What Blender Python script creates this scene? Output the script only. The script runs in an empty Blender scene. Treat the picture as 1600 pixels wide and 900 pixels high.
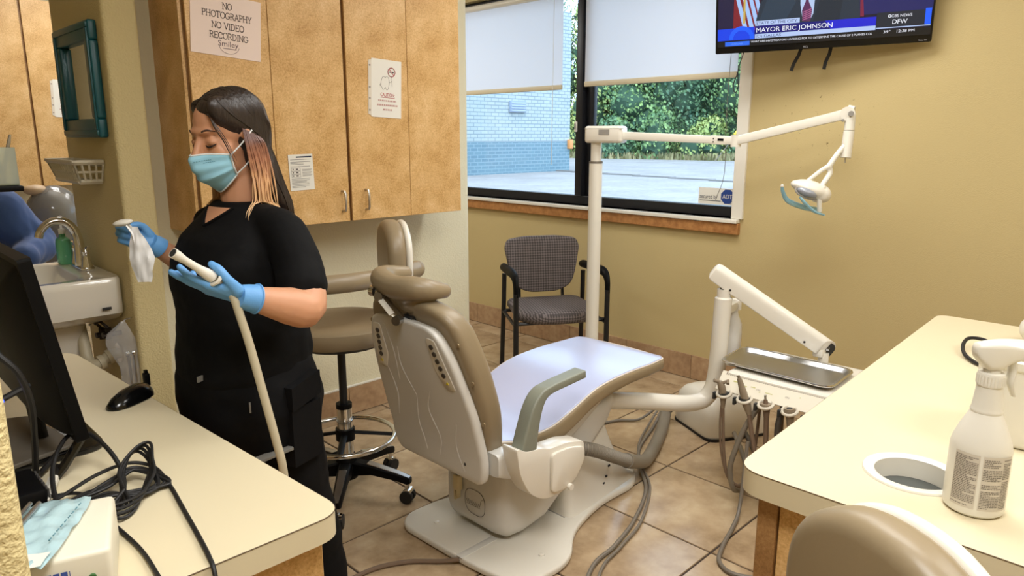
import bpy, bmesh, math, random
from mathutils import Vector, Matrix, noise
random.seed(7)
SC = bpy.context.scene
COL = SC.collection
PI = math.pi
R = math.radians

# ------------------------------------------------------------------ camera
cam_d = bpy.data.cameras.new('camera')
cam_d.sensor_width = 36.0
cam_d.lens = 1113.0 / 1600.0 * 36.0
cam_d.clip_end = 400
cam_o = bpy.data.objects.new('camera', cam_d)
COL.objects.link(cam_o)
cam_o.location = (0, 0, 1.5)
cam_o.rotation_euler = (R(90) - math.atan(237 / 1113.0), 0, R(-45))
SC.camera = cam_o

# ------------------------------------------------------------------ world, sun, exposure
w = bpy.data.worlds.new('sky')
SC.world = w
w.use_nodes = True
bg = w.node_tree.nodes['Background']
bg.inputs[0].default_value = (0.62, 0.80, 1.0, 1)
bg.inputs[1].default_value = 3.1
sun_d = bpy.data.lights.new('sun', 'SUN')
sun_d.energy = 2.0
sun_d.angle = R(20)
sun_d.color = (1, 0.96, 0.9)
sun_o = bpy.data.objects.new('sun', sun_d)
COL.objects.link(sun_o)
sun_o.rotation_euler = Vector((0.55, 0.45, -1.0)).to_track_quat('-Z', 'Y').to_euler()
vs = SC.view_settings
vs.view_transform = 'Standard'
vs.look = 'None'
vs.exposure = 0.12
vs.gamma = 1.0
vs.use_curve_mapping = False

# ceiling troffers: (x, y, watts)
TROFFERS = [(1.75, 0.75, 21), (2.9, 1.7, 20), (0.25, 0.05, 36), (2.3, -0.9, 22),
            (1.5, 5.2, 18), (2.75, 4.6, 14)]
CEIL = 2.72

# ------------------------------------------------------------------ materials
MATS = {}
def nodes(name):
    m = bpy.data.materials.new(name)
    m.use_nodes = True
    nt = m.node_tree
    return m, nt, nt.nodes['Principled BSDF']
def srgb(r, g, b):
    f = lambda c: (c / 255 / 12.92) if c / 255 <= 0.04045 else ((c / 255 + 0.055) / 1.055) ** 2.4
    return (f(r), f(g), f(b), 1)
def mat(name, col, rough=0.5, metal=0.0, spec=0.5, coat=0.0, coat_rough=0.1, alpha=None, trans=0.0,
        emit=None, estr=1.0, bump=None, var=None, sheen=0.0, ior=None, sss=0.0):
    """plain principled; bump=(scale,strength,detail); var=(scale,amount,detail): value noise on the colour"""
    if name in MATS:
        return MATS[name]
    m, nt, b = nodes(name)
    b.inputs['Base Color'].default_value = col
    b.inputs['Roughness'].default_value = rough
    b.inputs['Metallic'].default_value = metal
    b.inputs['Specular IOR Level'].default_value = spec
    b.inputs['Coat Weight'].default_value = coat
    b.inputs['Coat Roughness'].default_value = coat_rough
    b.inputs['Sheen Weight'].default_value = sheen
    if sss:
        b.inputs['Subsurface Weight'].default_value = sss
        b.inputs['Subsurface Radius'].default_value = (0.012, 0.005, 0.003)
    if ior: b.inputs['IOR'].default_value = ior
    if trans: b.inputs['Transmission Weight'].default_value = trans
    if alpha is not None: b.inputs['Alpha'].default_value = alpha
    if emit:
        b.inputs['Emission Color'].default_value = emit
        b.inputs['Emission Strength'].default_value = estr
    tc = nt.nodes.new('ShaderNodeTexCoord')
    if var:
        n = nt.nodes.new('ShaderNodeTexNoise'); n.inputs['Scale'].default_value = var[0]
        n.inputs['Detail'].default_value = var[2] if len(var) > 2 else 4
        nt.links.new(tc.outputs['Object'], n.inputs['Vector'])
        mx = nt.nodes.new('ShaderNodeMix'); mx.data_type = 'RGBA'
        a = tuple(max(0, c * (1 - var[1])) for c in col[:3]) + (1,)
        c2 = tuple(min(1, c * (1 + var[1])) for c in col[:3]) + (1,)
        mx.inputs[6].default_value = a; mx.inputs[7].default_value = c2
        nt.links.new(n.outputs['Fac'], mx.inputs[0])
        nt.links.new(mx.outputs[2], b.inputs['Base Color'])
    if bump:
        n = nt.nodes.new('ShaderNodeTexNoise'); n.inputs['Scale'].default_value = bump[0]
        n.inputs['Detail'].default_value = bump[2] if len(bump) > 2 else 3
        nt.links.new(tc.outputs['Object'], n.inputs['Vector'])
        bp = nt.nodes.new('ShaderNodeBump'); bp.inputs['Strength'].default_value = bump[1]
        bp.inputs['Distance'].default_value = 0.004
        nt.links.new(n.outputs['Fac'], bp.inputs['Height'])
        nt.links.new(bp.outputs['Normal'], b.inputs['Normal'])
    MATS[name] = m
    return m

def ramp_mat(name, stops, scale, detail=8, rough=0.5, bump=0.0, second=None, objrand=0.0, spec=0.5, coat=0, wrough=0.6):
    m, nt, b = nodes(name)
    tc = nt.nodes.new('ShaderNodeTexCoord')
    n = nt.nodes.new('ShaderNodeTexNoise'); n.inputs['Scale'].default_value = scale; n.inputs['Detail'].default_value = detail
    n.inputs['Roughness'].default_value = wrough
    vec = tc.outputs['Object']
    if objrand:
        oi = nt.nodes.new('ShaderNodeObjectInfo')
        ad = nt.nodes.new('ShaderNodeVectorMath'); ad.operation = 'MULTIPLY_ADD'
        cb = nt.nodes.new('ShaderNodeCombineXYZ')
        for i in range(3): nt.links.new(oi.outputs['Random'], cb.inputs[i])
        nt.links.new(cb.outputs[0], ad.inputs[0]); ad.inputs[1].default_value = (37, 53, 71)
        nt.links.new(tc.outputs['Object'], ad.inputs[2])
        vec = ad.outputs[0]
    nt.links.new(vec, n.inputs['Vector'])
    fac = n.outputs['Fac']
    if second:
        n2 = nt.nodes.new('ShaderNodeTexNoise'); n2.inputs['Scale'].default_value = second[0]; n2.inputs['Detail'].default_value = 3
        nt.links.new(vec, n2.inputs['Vector'])
        mm = nt.nodes.new('ShaderNodeMix'); mm.data_type = 'FLOAT'; mm.inputs[0].default_value = second[1]
        nt.links.new(n.outputs['Fac'], mm.inputs[2]); nt.links.new(n2.outputs['Fac'], mm.inputs[3])
        fac = mm.outputs[0]
    cr = nt.nodes.new('ShaderNodeValToRGB')
    el = cr.color_ramp.elements
    while len(el) > 1: el.remove(el[-1])
    el[0].position = stops[0][0]; el[0].color = stops[0][1]
    for p_, c_ in stops[1:]:
        e = el.new(p_); e.color = c_
    nt.links.new(fac, cr.inputs[0])
    col = cr.outputs[0]
    if objrand:
        hs = nt.nodes.new('ShaderNodeHueSaturation')
        mr = nt.nodes.new('ShaderNodeMapRange'); mr.inputs[3].default_value = 1 - objrand; mr.inputs[4].default_value = 1 + objrand
        nt.links.new(oi.outputs['Random'], mr.inputs[0]); nt.links.new(mr.outputs[0], hs.inputs['Value'])
        nt.links.new(col, hs.inputs['Color']); col = hs.outputs[0]
    nt.links.new(col, b.inputs['Base Color'])
    b.inputs['Roughness'].default_value = rough
    b.inputs['Specular IOR Level'].default_value = spec
    b.inputs['Coat Weight'].default_value = coat
    if bump:
        bp = nt.nodes.new('ShaderNodeBump'); bp.inputs['Strength'].default_value = bump; bp.inputs['Distance'].default_value = 0.002
        nt.links.new(fac, bp.inputs['Height']); nt.links.new(bp.outputs['Normal'], b.inputs['Normal'])
    MATS[name] = m
    return m

M = {}
M['paint'] = mat('yellow_wall_paint', srgb(199, 180, 130), 0.6, bump=(260, 0.25, 2), var=(1.4, 0.05, 2), spec=0.3)
M['paint_tex'] = mat('textured_yellow_wall_paint', srgb(216, 200, 150), 0.6, bump=(150, 0.9, 2), spec=0.3)
M['paint_white'] = mat('cream_white_wall_paint', srgb(226, 219, 190), 0.6, bump=(130, 0.6, 2), spec=0.3)
M['ceiling'] = mat('ceiling_white', srgb(235, 232, 222), 0.8)
M['tile'] = ramp_mat('beige_ceramic_tile', [(0.30, srgb(132, 108, 80)), (0.5, srgb(178, 154, 122)), (0.70, srgb(204, 184, 152))], 9, 9, 0.22,
                     0.08, (2.3, 0.45), objrand=0.06)
M['base_tile'] = ramp_mat('beige_base_tile', [(0.25, srgb(140, 106, 78)), (0.5, srgb(178, 146, 112)), (0.8, srgb(205, 178, 142))], 26, 9, 0.35,
                          0.08, (5, 0.4), objrand=0.05)
M['grout'] = mat('dark_grout', srgb(62, 48, 38), 0.9)
M['wood_lam'] = ramp_mat('speckled_tan_laminate', [(0.30, srgb(140, 96, 48)), (0.43, srgb(198, 154, 92)), (0.55, srgb(222, 182, 124)), (0.7, srgb(240, 210, 162))], 150, 10, 0.42,
                         0.03, (7, 0.38), wrough=0.75)
M['wood_dark'] = ramp_mat('speckled_brown_laminate', [(0.28, srgb(105, 72, 38)), (0.45, srgb(150, 110, 66)), (0.6, srgb(176, 136, 88)), (0.75, srgb(198, 160, 112))], 140, 10, 0.45,
                         0.03, (7, 0.38), wrough=0.75)
M['oak'] = ramp_mat('oak_trim', [(0.3, srgb(150, 98, 52)), (0.7, srgb(192, 138, 82))], 30, 6, 0.45)
M['cream_lam'] = mat('cream_laminate_top', srgb(217, 205, 173), 0.38, var=(3, 0.02, 3))
M['white_pl'] = mat('white_enamel', srgb(232, 228, 216), 0.28, coat=0.3)
M['shell_white'] = mat('offwhite_plastic_shell', srgb(211, 209, 202), 0.3, coat=0.2, bump=(5, 0.25, 2))
M['plate_white'] = mat('offwhite_base_enamel', srgb(222, 218, 206), 0.3, coat=0.2)
M['tan_vinyl'] = mat('tan_vinyl', srgb(145, 129, 102), 0.38, bump=(60, 0.08, 2), var=(6, 0.03, 2))
M['grey_arm'] = mat('grey_green_armrest_plastic', srgb(133, 137, 124), 0.4, bump=(300, 0.2, 2))
M['window_sheen'] = mat('painted_window_sheen', srgb(184, 193, 226), 0.3, bump=(9, 0.35, 4), coat=0.5, coat_rough=0.25)  # window reflection on the tan seat vinyl, put in as pale blue colour
M['chrome'] = mat('chrome', (0.75, 0.75, 0.74, 1), 0.14, 1.0)
M['steel'] = mat('brushed_steel', (0.5, 0.5, 0.49, 1), 0.32, 1.0, bump=(40, 0.05, 4))
M['nickel'] = mat('satin_nickel', (0.5, 0.47, 0.42, 1), 0.35, 1.0)
M['black_pl'] = mat('black_plastic', srgb(6, 6, 7), 0.5, spec=0.15)
M['black_gl'] = mat('gloss_black_plastic', srgb(10, 10, 11), 0.18)
M['black_rub'] = mat('black_rubber', srgb(18, 17, 17), 0.55)
M['black_metal'] = mat('black_powder_metal', srgb(22, 23, 25), 0.4)
M['dark_int'] = mat('dark_cavity', srgb(40, 42, 42), 0.6)
M['grey_hose'] = mat('grey_hose_rubber', srgb(128, 120, 106), 0.5)
M['taupe_hose'] = mat('taupe_tubing', srgb(116, 96, 78), 0.5)
M['grey_cord'] = mat('grey_cord', srgb(120, 112, 100), 0.5)
M['frame_black'] = mat('black_window_aluminium', srgb(20, 21, 26), 0.4)
M['paper'] = mat('white_paper', srgb(233, 230, 220), 0.7)
M['paper_pink'] = mat('pinkish_paper', srgb(238, 218, 207), 0.7, bump=(12, 0.3, 2))
M['ink'] = mat('grey_ink', srgb(82, 70, 70), 0.8)
M['ink_black'] = mat('black_ink', srgb(38, 38, 44), 0.8)
M['ink_grey'] = mat('pale_grey_ink', srgb(150, 146, 140), 0.8)
M['ink_red'] = mat('red_ink', srgb(182, 44, 62), 0.8)
M['ink_navy'] = mat('navy_ink', srgb(32, 44, 70), 0.8)
M['ink_blue'] = mat('blue_ink', srgb(60, 84, 160), 0.8)
M['label_tint'] = mat('label_pale_grey', srgb(206, 198, 184), 0.6)
M['porcelain'] = mat('white_porcelain', srgb(236, 231, 218), 0.12, coat=0.5)
M['teal'] = mat('teal_painted_frame', srgb(20, 88, 98), 0.35, var=(6, 0.12, 3))
M['mirror'] = mat('mirror_glass', (0.86, 0.88, 0.84, 1), 0.02, 1.0)
M['bottle_white'] = mat('white_bottle_plastic', srgb(226, 222, 210), 0.35)
M['skin'] = mat('skin', srgb(200, 146, 112), 0.5, sss=0.12, var=(9, 0.05, 3))
M['scrub'] = mat('black_scrub_fabric', srgb(6, 6, 7), 0.8, spec=0.18, bump=(16, 0.8, 4))
M['scrub2'] = mat('black_trouser_fabric', srgb(7, 7, 9), 0.8, spec=0.18, bump=(12, 0.8, 4))
M['glove'] = mat('blue_nitrile', srgb(98, 158, 216), 0.5, bump=(70, 0.25, 3))
M['mask'] = mat('light_blue_mask', srgb(150, 204, 226), 0.75)
M['mask_edge'] = mat('mask_white_edge', srgb(226, 230, 230), 0.75)
def hair_mat(name, c1, c2):
    m, nt, b = nodes(name)
    tc = nt.nodes.new('ShaderNodeTexCoord')
    mp = nt.nodes.new('ShaderNodeMapping'); mp.inputs['Scale'].default_value = (130, 130, 7)
    n = nt.nodes.new('ShaderNodeTexNoise'); n.inputs['Scale'].default_value = 1.0; n.inputs['Detail'].default_value = 3
    nt.links.new(tc.outputs['Object'], mp.inputs[0]); nt.links.new(mp.outputs[0], n.inputs['Vector'])
    mx = nt.nodes.new('ShaderNodeMix'); mx.data_type = 'RGBA'
    mx.inputs[6].default_value = c1; mx.inputs[7].default_value = c2
    nt.links.new(n.outputs['Fac'], mx.inputs[0]); nt.links.new(mx.outputs[2], b.inputs['Base Color'])
    bp = nt.nodes.new('ShaderNodeBump'); bp.inputs['Strength'].default_value = 0.9; bp.inputs['Distance'].default_value = 0.003
    nt.links.new(n.outputs['Fac'], bp.inputs['Height']); nt.links.new(bp.outputs['Normal'], b.inputs['Normal'])
    b.inputs['Roughness'].default_value = 0.38
    return m
M['hair'] = hair_mat('dark_brown_hair', srgb(24, 19, 18), srgb(60, 48, 42))
M['hair_blond'] = hair_mat('blond_streak_hair', srgb(170, 118, 74), srgb(226, 184, 128))
M['hair_ginger'] = hair_mat('copper_streak_hair', srgb(160, 92, 66), srgb(214, 150, 112))
M['gown'] = mat('blue_gown_fabric', srgb(62, 90, 146), 0.75, bump=(9, 0.9, 4), var=(3, 0.2, 2), sheen=0.2)

def glassy(name, tint, rough, mixf, gloss=0.08):
    """clear film or pane: transparent body with a fresnel gloss and a little tinted diffuse"""
    m, nt, b = nodes(name)
    out = nt.nodes['Material Output']
    tr = nt.nodes.new('ShaderNodeBsdfTransparent'); tr.inputs[0].default_value = tint
    b.inputs['Base Color'].default_value = tint; b.inputs['Roughness'].default_value = rough
    ms = nt.nodes.new('ShaderNodeMixShader'); ms.inputs[0].default_value = mixf
    nt.links.new(tr.outputs[0], ms.inputs[1]); nt.links.new(b.outputs[0], ms.inputs[2])
    gl = nt.nodes.new('ShaderNodeBsdfGlossy'); gl.inputs['Roughness'].default_value = rough
    fr = nt.nodes.new('ShaderNodeFresnel'); fr.inputs[0].default_value = 1.0 + gloss * 5
    ms2 = nt.nodes.new('ShaderNodeMixShader')
    nt.links.new(fr.outputs[0], ms2.inputs[0]); nt.links.new(ms.outputs[0], ms2.inputs[1]); nt.links.new(gl.outputs[0], ms2.inputs[2])
    nt.links.new(ms2.outputs[0], out.inputs[0])
    return m
M['glass'] = glassy('window_glass', (0.95, 0.98, 1.0, 1), 0.0, 0.0, 0.05)
M['film'] = glassy('clear_plastic_film', (0.93, 0.93, 0.92, 1), 0.12, 0.22, 0.1)
M['film_white'] = mat('milky_plastic_film', srgb(250, 250, 250), 0.3, alpha=0.9)
M['acrylic'] = glassy('greenish_clear_acrylic', (0.86, 0.9, 0.82, 1), 0.1, 0.3, 0.1)
M['soap'] = mat('green_liquid_soap', srgb(112, 194, 146), 0.15, trans=0.3)
M['blue_handle'] = mat('clear_blue_plastic', srgb(164, 216, 236), 0.15, trans=0.45)
M['lens'] = mat('grey_lens', srgb(150, 156, 168), 0.1, coat=1)

def fabric_check():
    m, nt, b = nodes('grey_woven_check_fabric')
    tc = nt.nodes.new('ShaderNodeTexCoord')
    mp = nt.nodes.new('ShaderNodeMapping'); mp.inputs['Rotation'].default_value = (0, 0, R(45)); mp.inputs['Scale'].default_value = (84, 84, 84)
    nt.links.new(tc.outputs['UV'], mp.inputs[0])
    ck = nt.nodes.new('ShaderNodeTexChecker'); ck.inputs['Scale'].default_value = 1
    ck.inputs[1].default_value = srgb(74, 67, 66); ck.inputs[2].default_value = srgb(118, 109, 107)
    nt.links.new(mp.outputs[0], ck.inputs[0]); nt.links.new(ck.outputs[0], b.inputs['Base Color'])
    b.inputs['Roughness'].default_value = 0.85
    return m
M['check'] = fabric_check()
def emis(name, col, s=1.0):
    m, nt, b = nodes(name)
    b.inputs['Base Color'].default_value = (0.01, 0.01, 0.01, 1)
    b.inputs['Emission Color'].default_value = col
    b.inputs['Emission Strength'].default_value = s
    b.inputs['Roughness'].default_value = 0.25
    return m
def shade_mat():
    m, nt, b = nodes('white_roller_shade_cloth')
    out = nt.nodes['Material Output']
    b.inputs['Base Color'].default_value = srgb(240, 240, 242); b.inputs['Roughness'].default_value = 0.8
    t = nt.nodes.new('ShaderNodeBsdfTranslucent'); t.inputs[0].default_value = srgb(250, 250, 252)
    ms = nt.nodes.new('ShaderNodeMixShader'); ms.inputs[0].default_value = 0.6
    nt.links.new(b.outputs[0], ms.inputs[1]); nt.links.new(t.outputs[0], ms.inputs[2]); nt.links.new(ms.outputs[0], out.inputs[0])
    return m
M['shade'] = shade_mat()
# ------------------------------------------------------------------ geometry helpers (all return (verts, faces))
def V(*a): return Vector(a)
def merge(*parts):
    vs_, fs_ = [], []
    for v, f in parts:
        o = len(vs_); vs_ += [tuple(p) for p in v]; fs_ += [tuple(i + o for i in q) for q in f]
    return vs_, fs_
def from_bm(bm):
    bm.verts.ensure_lookup_table(); bm.verts.index_update()
    v = [tuple(x.co) for x in bm.verts]; f = [tuple(x.index for x in q.verts) for q in bm.faces]
    bm.free(); return v, f
def xf(g, mtx):
    return [tuple(mtx @ Vector(p)) for p in g[0]], g[1]
def bxx(x0, x1, y0, y1, z0, z1, bev=0.0, seg=2):
    x0, x1 = sorted((x0, x1)); y0, y1 = sorted((y0, y1)); z0, z1 = sorted((z0, z1))
    v = [(x0, y0, z0), (x1, y0, z0), (x1, y1, z0), (x0, y1, z0), (x0, y0, z1), (x1, y0, z1), (x1, y1, z1), (x0, y1, z1)]
    f = [(0, 3, 2, 1), (4, 5, 6, 7), (0, 1, 5, 4), (1, 2, 6, 5), (2, 3, 7, 6), (3, 0, 4, 7)]
    if not bev: return v, f
    bm = bmesh.new(); vv = [bm.verts.new(p) for p in v]
    for q in f: bm.faces.new([vv[i] for i in q])
    bmesh.ops.bevel(bm, geom=bm.edges[:], offset=min(bev, 0.49 * min(x1 - x0, y1 - y0, z1 - z0)), segments=seg, profile=0.5, affect='EDGES')
    return from_bm(bm)
def box(c, s, bev=0.0, seg=2):
    return bxx(c[0] - s[0] / 2, c[0] + s[0] / 2, c[1] - s[1] / 2, c[1] + s[1] / 2, c[2] - s[2] / 2, c[2] + s[2] / 2, bev, seg)
def prism(poly, z0, z1, bev=0.0, seg=2):
    bm = bmesh.new()
    lo = [bm.verts.new((p[0], p[1], z0)) for p in poly]; hi = [bm.verts.new((p[0], p[1], z1)) for p in poly]
    bm.faces.new(lo[::-1]); bm.faces.new(hi); n = len(poly)
    for i in range(n): bm.faces.new((lo[i], lo[(i + 1) % n], hi[(i + 1) % n], hi[i]))
    bmesh.ops.recalc_face_normals(bm, faces=bm.faces[:])
    if bev:
        e = [x for x in bm.edges if abs(x.verts[0].co.z - x.verts[1].co.z) < 1e-6]
        bmesh.ops.bevel(bm, geom=e, offset=bev, segments=seg, profile=0.5, affect='EDGES')
    return from_bm(bm)
def round_poly(pts, r, k=6):
    """round each corner of a polygon; r number or list"""
    out = []; n = len(pts)
    for i in range(n):
        p = Vector(pts[i]).to_2d(); a = Vector(pts[i - 1]).to_2d(); b = Vector(pts[(i + 1) % n]).to_2d()
        rr = r[i] if isinstance(r, (list, tuple)) else r
        da = (a - p); db = (b - p)
        d = min(rr, da.length * 0.49, db.length * 0.49)
        if d < 1e-5: out.append(tuple(p)); continue
        s = p + da.normalized() * d; e = p + db.normalized() * d
        for j in range(k + 1):
            t = j / k
            q = s * (1 - t) ** 2 + p * 2 * t * (1 - t) + e * t ** 2
            out.append(tuple(q))
    return out
def catmull(pts, k=6, closed=False):
    P = [Vector(p) for p in pts]; n = len(P); out = []
    rng = range(n if closed else n - 1)
    for i in rng:
        p1, p2 = P[i], P[(i + 1) % n]
        p0 = P[i - 1] if (i > 0 or closed) else p1 + (p1 - p2)
        p3 = P[(i + 2) % n] if (i + 2 < n or closed) else p2 + (p2 - p1)
        for j in range(k):
            t = j / k
            out.append(0.5 * ((2 * p1) + (-p0 + p2) * t + (2 * p0 - 5 * p1 + 4 * p2 - p3) * t * t + (-p0 + 3 * p1 - 3 * p2 + p3) * t ** 3))
    if not closed: out.append(P[-1])
    return out
def lerp_list(vals, m):
    n = len(vals) - 1; out = []
    for i in range(m):
        t = i / (m - 1) * n; a = min(int(t), n - 1); out.append(vals[a] + (vals[a + 1] - vals[a]) * (t - a))
    return out
def tube(path, r, n=10, closed=False, flat=None, up=None):
    """swept tube; r number or list; flat=(sx,sy) makes an elliptic section"""
    P = [Vector(p) for p in path]; m = len(P)
    rs = r if isinstance(r, (list, tuple)) else [r] * m
    if len(rs) != m: rs = lerp_list(list(rs), m)
    v, f = [], []
    T = []
    for i in range(m):
        if closed: t = P[(i + 1) % m] - P[i - 1]
        else: t = P[min(i + 1, m - 1)] - P[max(i - 1, 0)]
        T.append(t.normalized() if t.length > 1e-9 else Vector((0, 0, 1)))
    u0 = Vector(up) if up else (Vector((0, 0, 1)) if abs(T[0].z) < 0.9 else Vector((1, 0, 0)))
    N = (u0 - T[0] * u0.dot(T[0])).normalized()
    sx, sy = flat if flat else (1, 1)
    for i in range(m):
        if i:
            ax = T[i - 1].cross(T[i])
            if ax.length > 1e-8:
                N = Matrix.Rotation(T[i - 1].angle(T[i]), 3, ax.normalized()) @ N
            if up:
                q = Vector(up); N2 = q - T[i] * q.dot(T[i])
                if N2.length > 0.05: N = N2.normalized()
            N = (N - T[i] * N.dot(T[i])).normalized()
        B = T[i].cross(N)
        for j in range(n):
            a = 2 * PI * j / n
            v.append(tuple(P[i] + N * (math.cos(a) * rs[i] * sx) + B * (math.sin(a) * rs[i] * sy)))
    seg = m if closed else m - 1
    for i in range(seg):
        for j in range(n):
            a = i * n + j; b = i * n + (j + 1) % n; c = ((i + 1) % m) * n + (j + 1) % n; d = ((i + 1) % m) * n + j
            f.append((a, b, c, d))
    if not closed:
        f.append(tuple(range(n))[::-1]); f.append(tuple((m - 1) * n + j for j in range(n)))
    return v, f
def rod(a, b, r, n=12): return tube([a, b], r, n)
def cone(a, b, r0, r1, n=16): return tube([a, b], [r0, r1], n)
def sweep_poly(path, prof, up=(0, 0, 1), closed_path=False):
    """sweep a 2D profile [(x,y)] along a path with a fixed up"""
    P = [Vector(p) for p in path]; m = len(P); n = len(prof); v, f = [], []
    for i in range(m):
        t = (P[min(i + 1, m - 1)] - P[max(i - 1, 0)]).normalized()
        u = Vector(up); s = t.cross(u).normalized(); u = s.cross(t)
        for (a, b) in prof: v.append(tuple(P[i] + s * a + u * b))
    for i in range(m - 1):
        for j in range(n): f.append((i * n + j, i * n + (j + 1) % n, (i + 1) * n + (j + 1) % n, (i + 1) * n + j))
    f.append(tuple(range(n))[::-1]); f.append(tuple((m - 1) * n + j for j in range(n)))
    return fixn(v, f)
def fixn(v, f):
    bm = bmesh.new(); vv = [bm.verts.new(p) for p in v]
    for q in f:
        try: bm.faces.new([vv[i] for i in q])
        except ValueError: pass
    bmesh.ops.recalc_face_normals(bm, faces=bm.faces[:])
    return from_bm(bm)
def lathe(prof, c=(0, 0, 0), n=28, sx=1, sy=1):
    v, f = [], []
    m = len(prof)
    for (r, z) in prof:
        for j in range(n):
            a = 2 * PI * j / n; v.append((c[0] + r * math.cos(a) * sx, c[1] + r * math.sin(a) * sy, c[2] + z))
    for i in range(m - 1):
        for j in range(n): f.append((i * n + j, i * n + (j + 1) % n, (i + 1) * n + (j + 1) % n, (i + 1) * n + j))
    f.append(tuple(range(n))[::-1]); f.append(tuple((m - 1) * n + j for j in range(n)))
    return v, f
def loft(secs, cap=True):
    n = len(secs[0]); v, f = [], []
    for s in secs: v += [tuple(p) for p in s]
    for i in range(len(secs) - 1):
        for j in range(n): f.append((i * n + j, i * n + (j + 1) % n, (i + 1) * n + (j + 1) % n, (i + 1) * n + j))
    if cap: f.append(tuple(range(n))[::-1]); f.append(tuple((len(secs) - 1) * n + j for j in range(n)))
    return fixn(v, f)
def sell(cx, cy, z, a, b, e=2.0, n=32, fwd=None):
    """superellipse ring at height z, a along fwd, b across"""
    fx = Vector(fwd).normalized() if fwd else Vector((1, 0)); lx = Vector((-fx.y, fx.x)); out = []
    for j in range(n):
        t = 2 * PI * j / n; c, s = math.cos(t), math.sin(t)
        x = a * math.copysign(abs(c) ** (2 / e), c); y = b * math.copysign(abs(s) ** (2 / e), s)
        q = Vector((cx, cy)) + fx * x + lx * y; out.append((q.x, q.y, z))
    return out
def ell(c, r, mtx=None, nu=20, nv=12):
    v, f = [], []
    v.append((0, 0, r[2]))
    for i in range(1, nv):
        th = PI * i / nv
        for j in range(nu):
            a = 2 * PI * j / nu; v.append((r[0] * math.sin(th) * math.cos(a), r[1] * math.sin(th) * math.sin(a), r[2] * math.cos(th)))
    v.append((0, 0, -r[2])); L = len(v) - 1
    for j in range(nu): f.append((0, 1 + j, 1 + (j + 1) % nu)); f.append((L, L - nu + (j + 1) % nu, L - nu + j))
    for i in range(nv - 2):
        for j in range(nu):
            a = 1 + i * nu + j; b = 1 + i * nu + (j + 1) % nu; f.append((a, a + nu, b + nu, b))
    if mtx is not None: v = [tuple(mtx @ Vector(p)) for p in v]
    return [(p[0] + c[0], p[1] + c[1], p[2] + c[2]) for p in v], f
def chain(pts, rs, n=12, k=4):
    """closed rounded limb along points with radii (for unions)"""
    P = catmull(pts, k); rr = lerp_list(list(rs), len(P))
    g = [tube(P, rr, n)]
    g.append(ell(P[0], (rr[0],) * 3, nu=12, nv=8)); g.append(ell(P[-1], (rr[-1],) * 3, nu=12, nv=8))
    return merge(*g)
def frame(o, xd, yd=None, zd=None):
    x = Vector(xd).normalized()
    if zd is not None:
        z = Vector(zd); z = (z - x * z.dot(x)).normalized(); y = z.cross(x)
    else:
        y = Vector(yd); y = (y - x * y.dot(x)).normalized(); z = x.cross(y)
    m = Matrix.Identity(4)
    for i, a in enumerate((x, y, z)):
        m[0][i], m[1][i], m[2][i] = a.x, a.y, a.z
    m.translation = Vector(o); return m

# ------------------------------------------------------------------ object helpers
def to_mesh(name, g, m, smooth=True, ang=40):
    me = bpy.data.meshes.new(name); me.from_pydata(g[0], [], g[1]); me.validate()
    if m: me.materials.append(m)
    if smooth:
        me.polygons.foreach_set('use_smooth', [True] * len(me.polygons))
        try: me.set_sharp_from_angle(angle=R(ang))
        except Exception: pass
    me.update(); return me
def link(name, me, parent=None):
    o = bpy.data.objects.new(name, me); COL.objects.link(o)
    if parent is not None:
        o.parent = parent
        w_ = parent.matrix_basis.copy()
        pp = parent
        if parent.parent is not None:
            w_ = parent.parent.matrix_basis @ parent.matrix_parent_inverse @ parent.matrix_basis
        o.matrix_parent_inverse = w_.inverted()
    return o
def part(name, g, m, parent, smooth=True, ang=40, label=None, kind=None):
    """a part given in WORLD coordinates, origin at its own centre"""
    c = Vector((0, 0, 0))
    n = max(1, len(g[0]))
    lo = [min(p[i] for p in g[0]) for i in range(3)]; hi = [max(p[i] for p in g[0]) for i in range(3)]
    c = Vector([(lo[i] + hi[i]) / 2 for i in range(3)])
    g2 = ([(p[0] - c.x, p[1] - c.y, p[2] - c.z) for p in g[0]], g[1])
    o = link(name, to_mesh(name, g2, m, smooth, ang), parent); o.location = c
    if label: o['label'] = label
    if kind: o['kind'] = kind
    return o
def sub(name, g, m, parent, **k): return part(name, g, m, parent, **k)
def thing(name, label, cat, loc, group=None):
    o = bpy.data.objects.new(name, None); COL.objects.link(o); o.location = loc; o.empty_display_size = 0.1
    o['label'] = label; o['category'] = cat
    if group: o['group'] = group
    return o
def solo(name, g, m, label, cat, group=None, smooth=True, ang=40):
    lo = [min(p[i] for p in g[0]) for i in range(3)]; hi = [max(p[i] for p in g[0]) for i in range(3)]
    c = Vector(((lo[0] + hi[0]) / 2, (lo[1] + hi[1]) / 2, lo[2]))
    g2 = ([(p[0] - c.x, p[1] - c.y, p[2] - c.z) for p in g[0]], g[1])
    o = link(name, to_mesh(name, g2, m, smooth, ang)); o.location = c
    o['label'] = label; o['category'] = cat
    if group: o['group'] = group
    return o
def struct(name, g, m, parent=None, smooth=False, label=None):
    if parent is None:
        o = link(name, to_mesh(name, g, m, smooth)); o['kind'] = 'structure'
        if label: o['label'] = label
        return o
    return part(name, g, m, parent, smooth)
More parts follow.
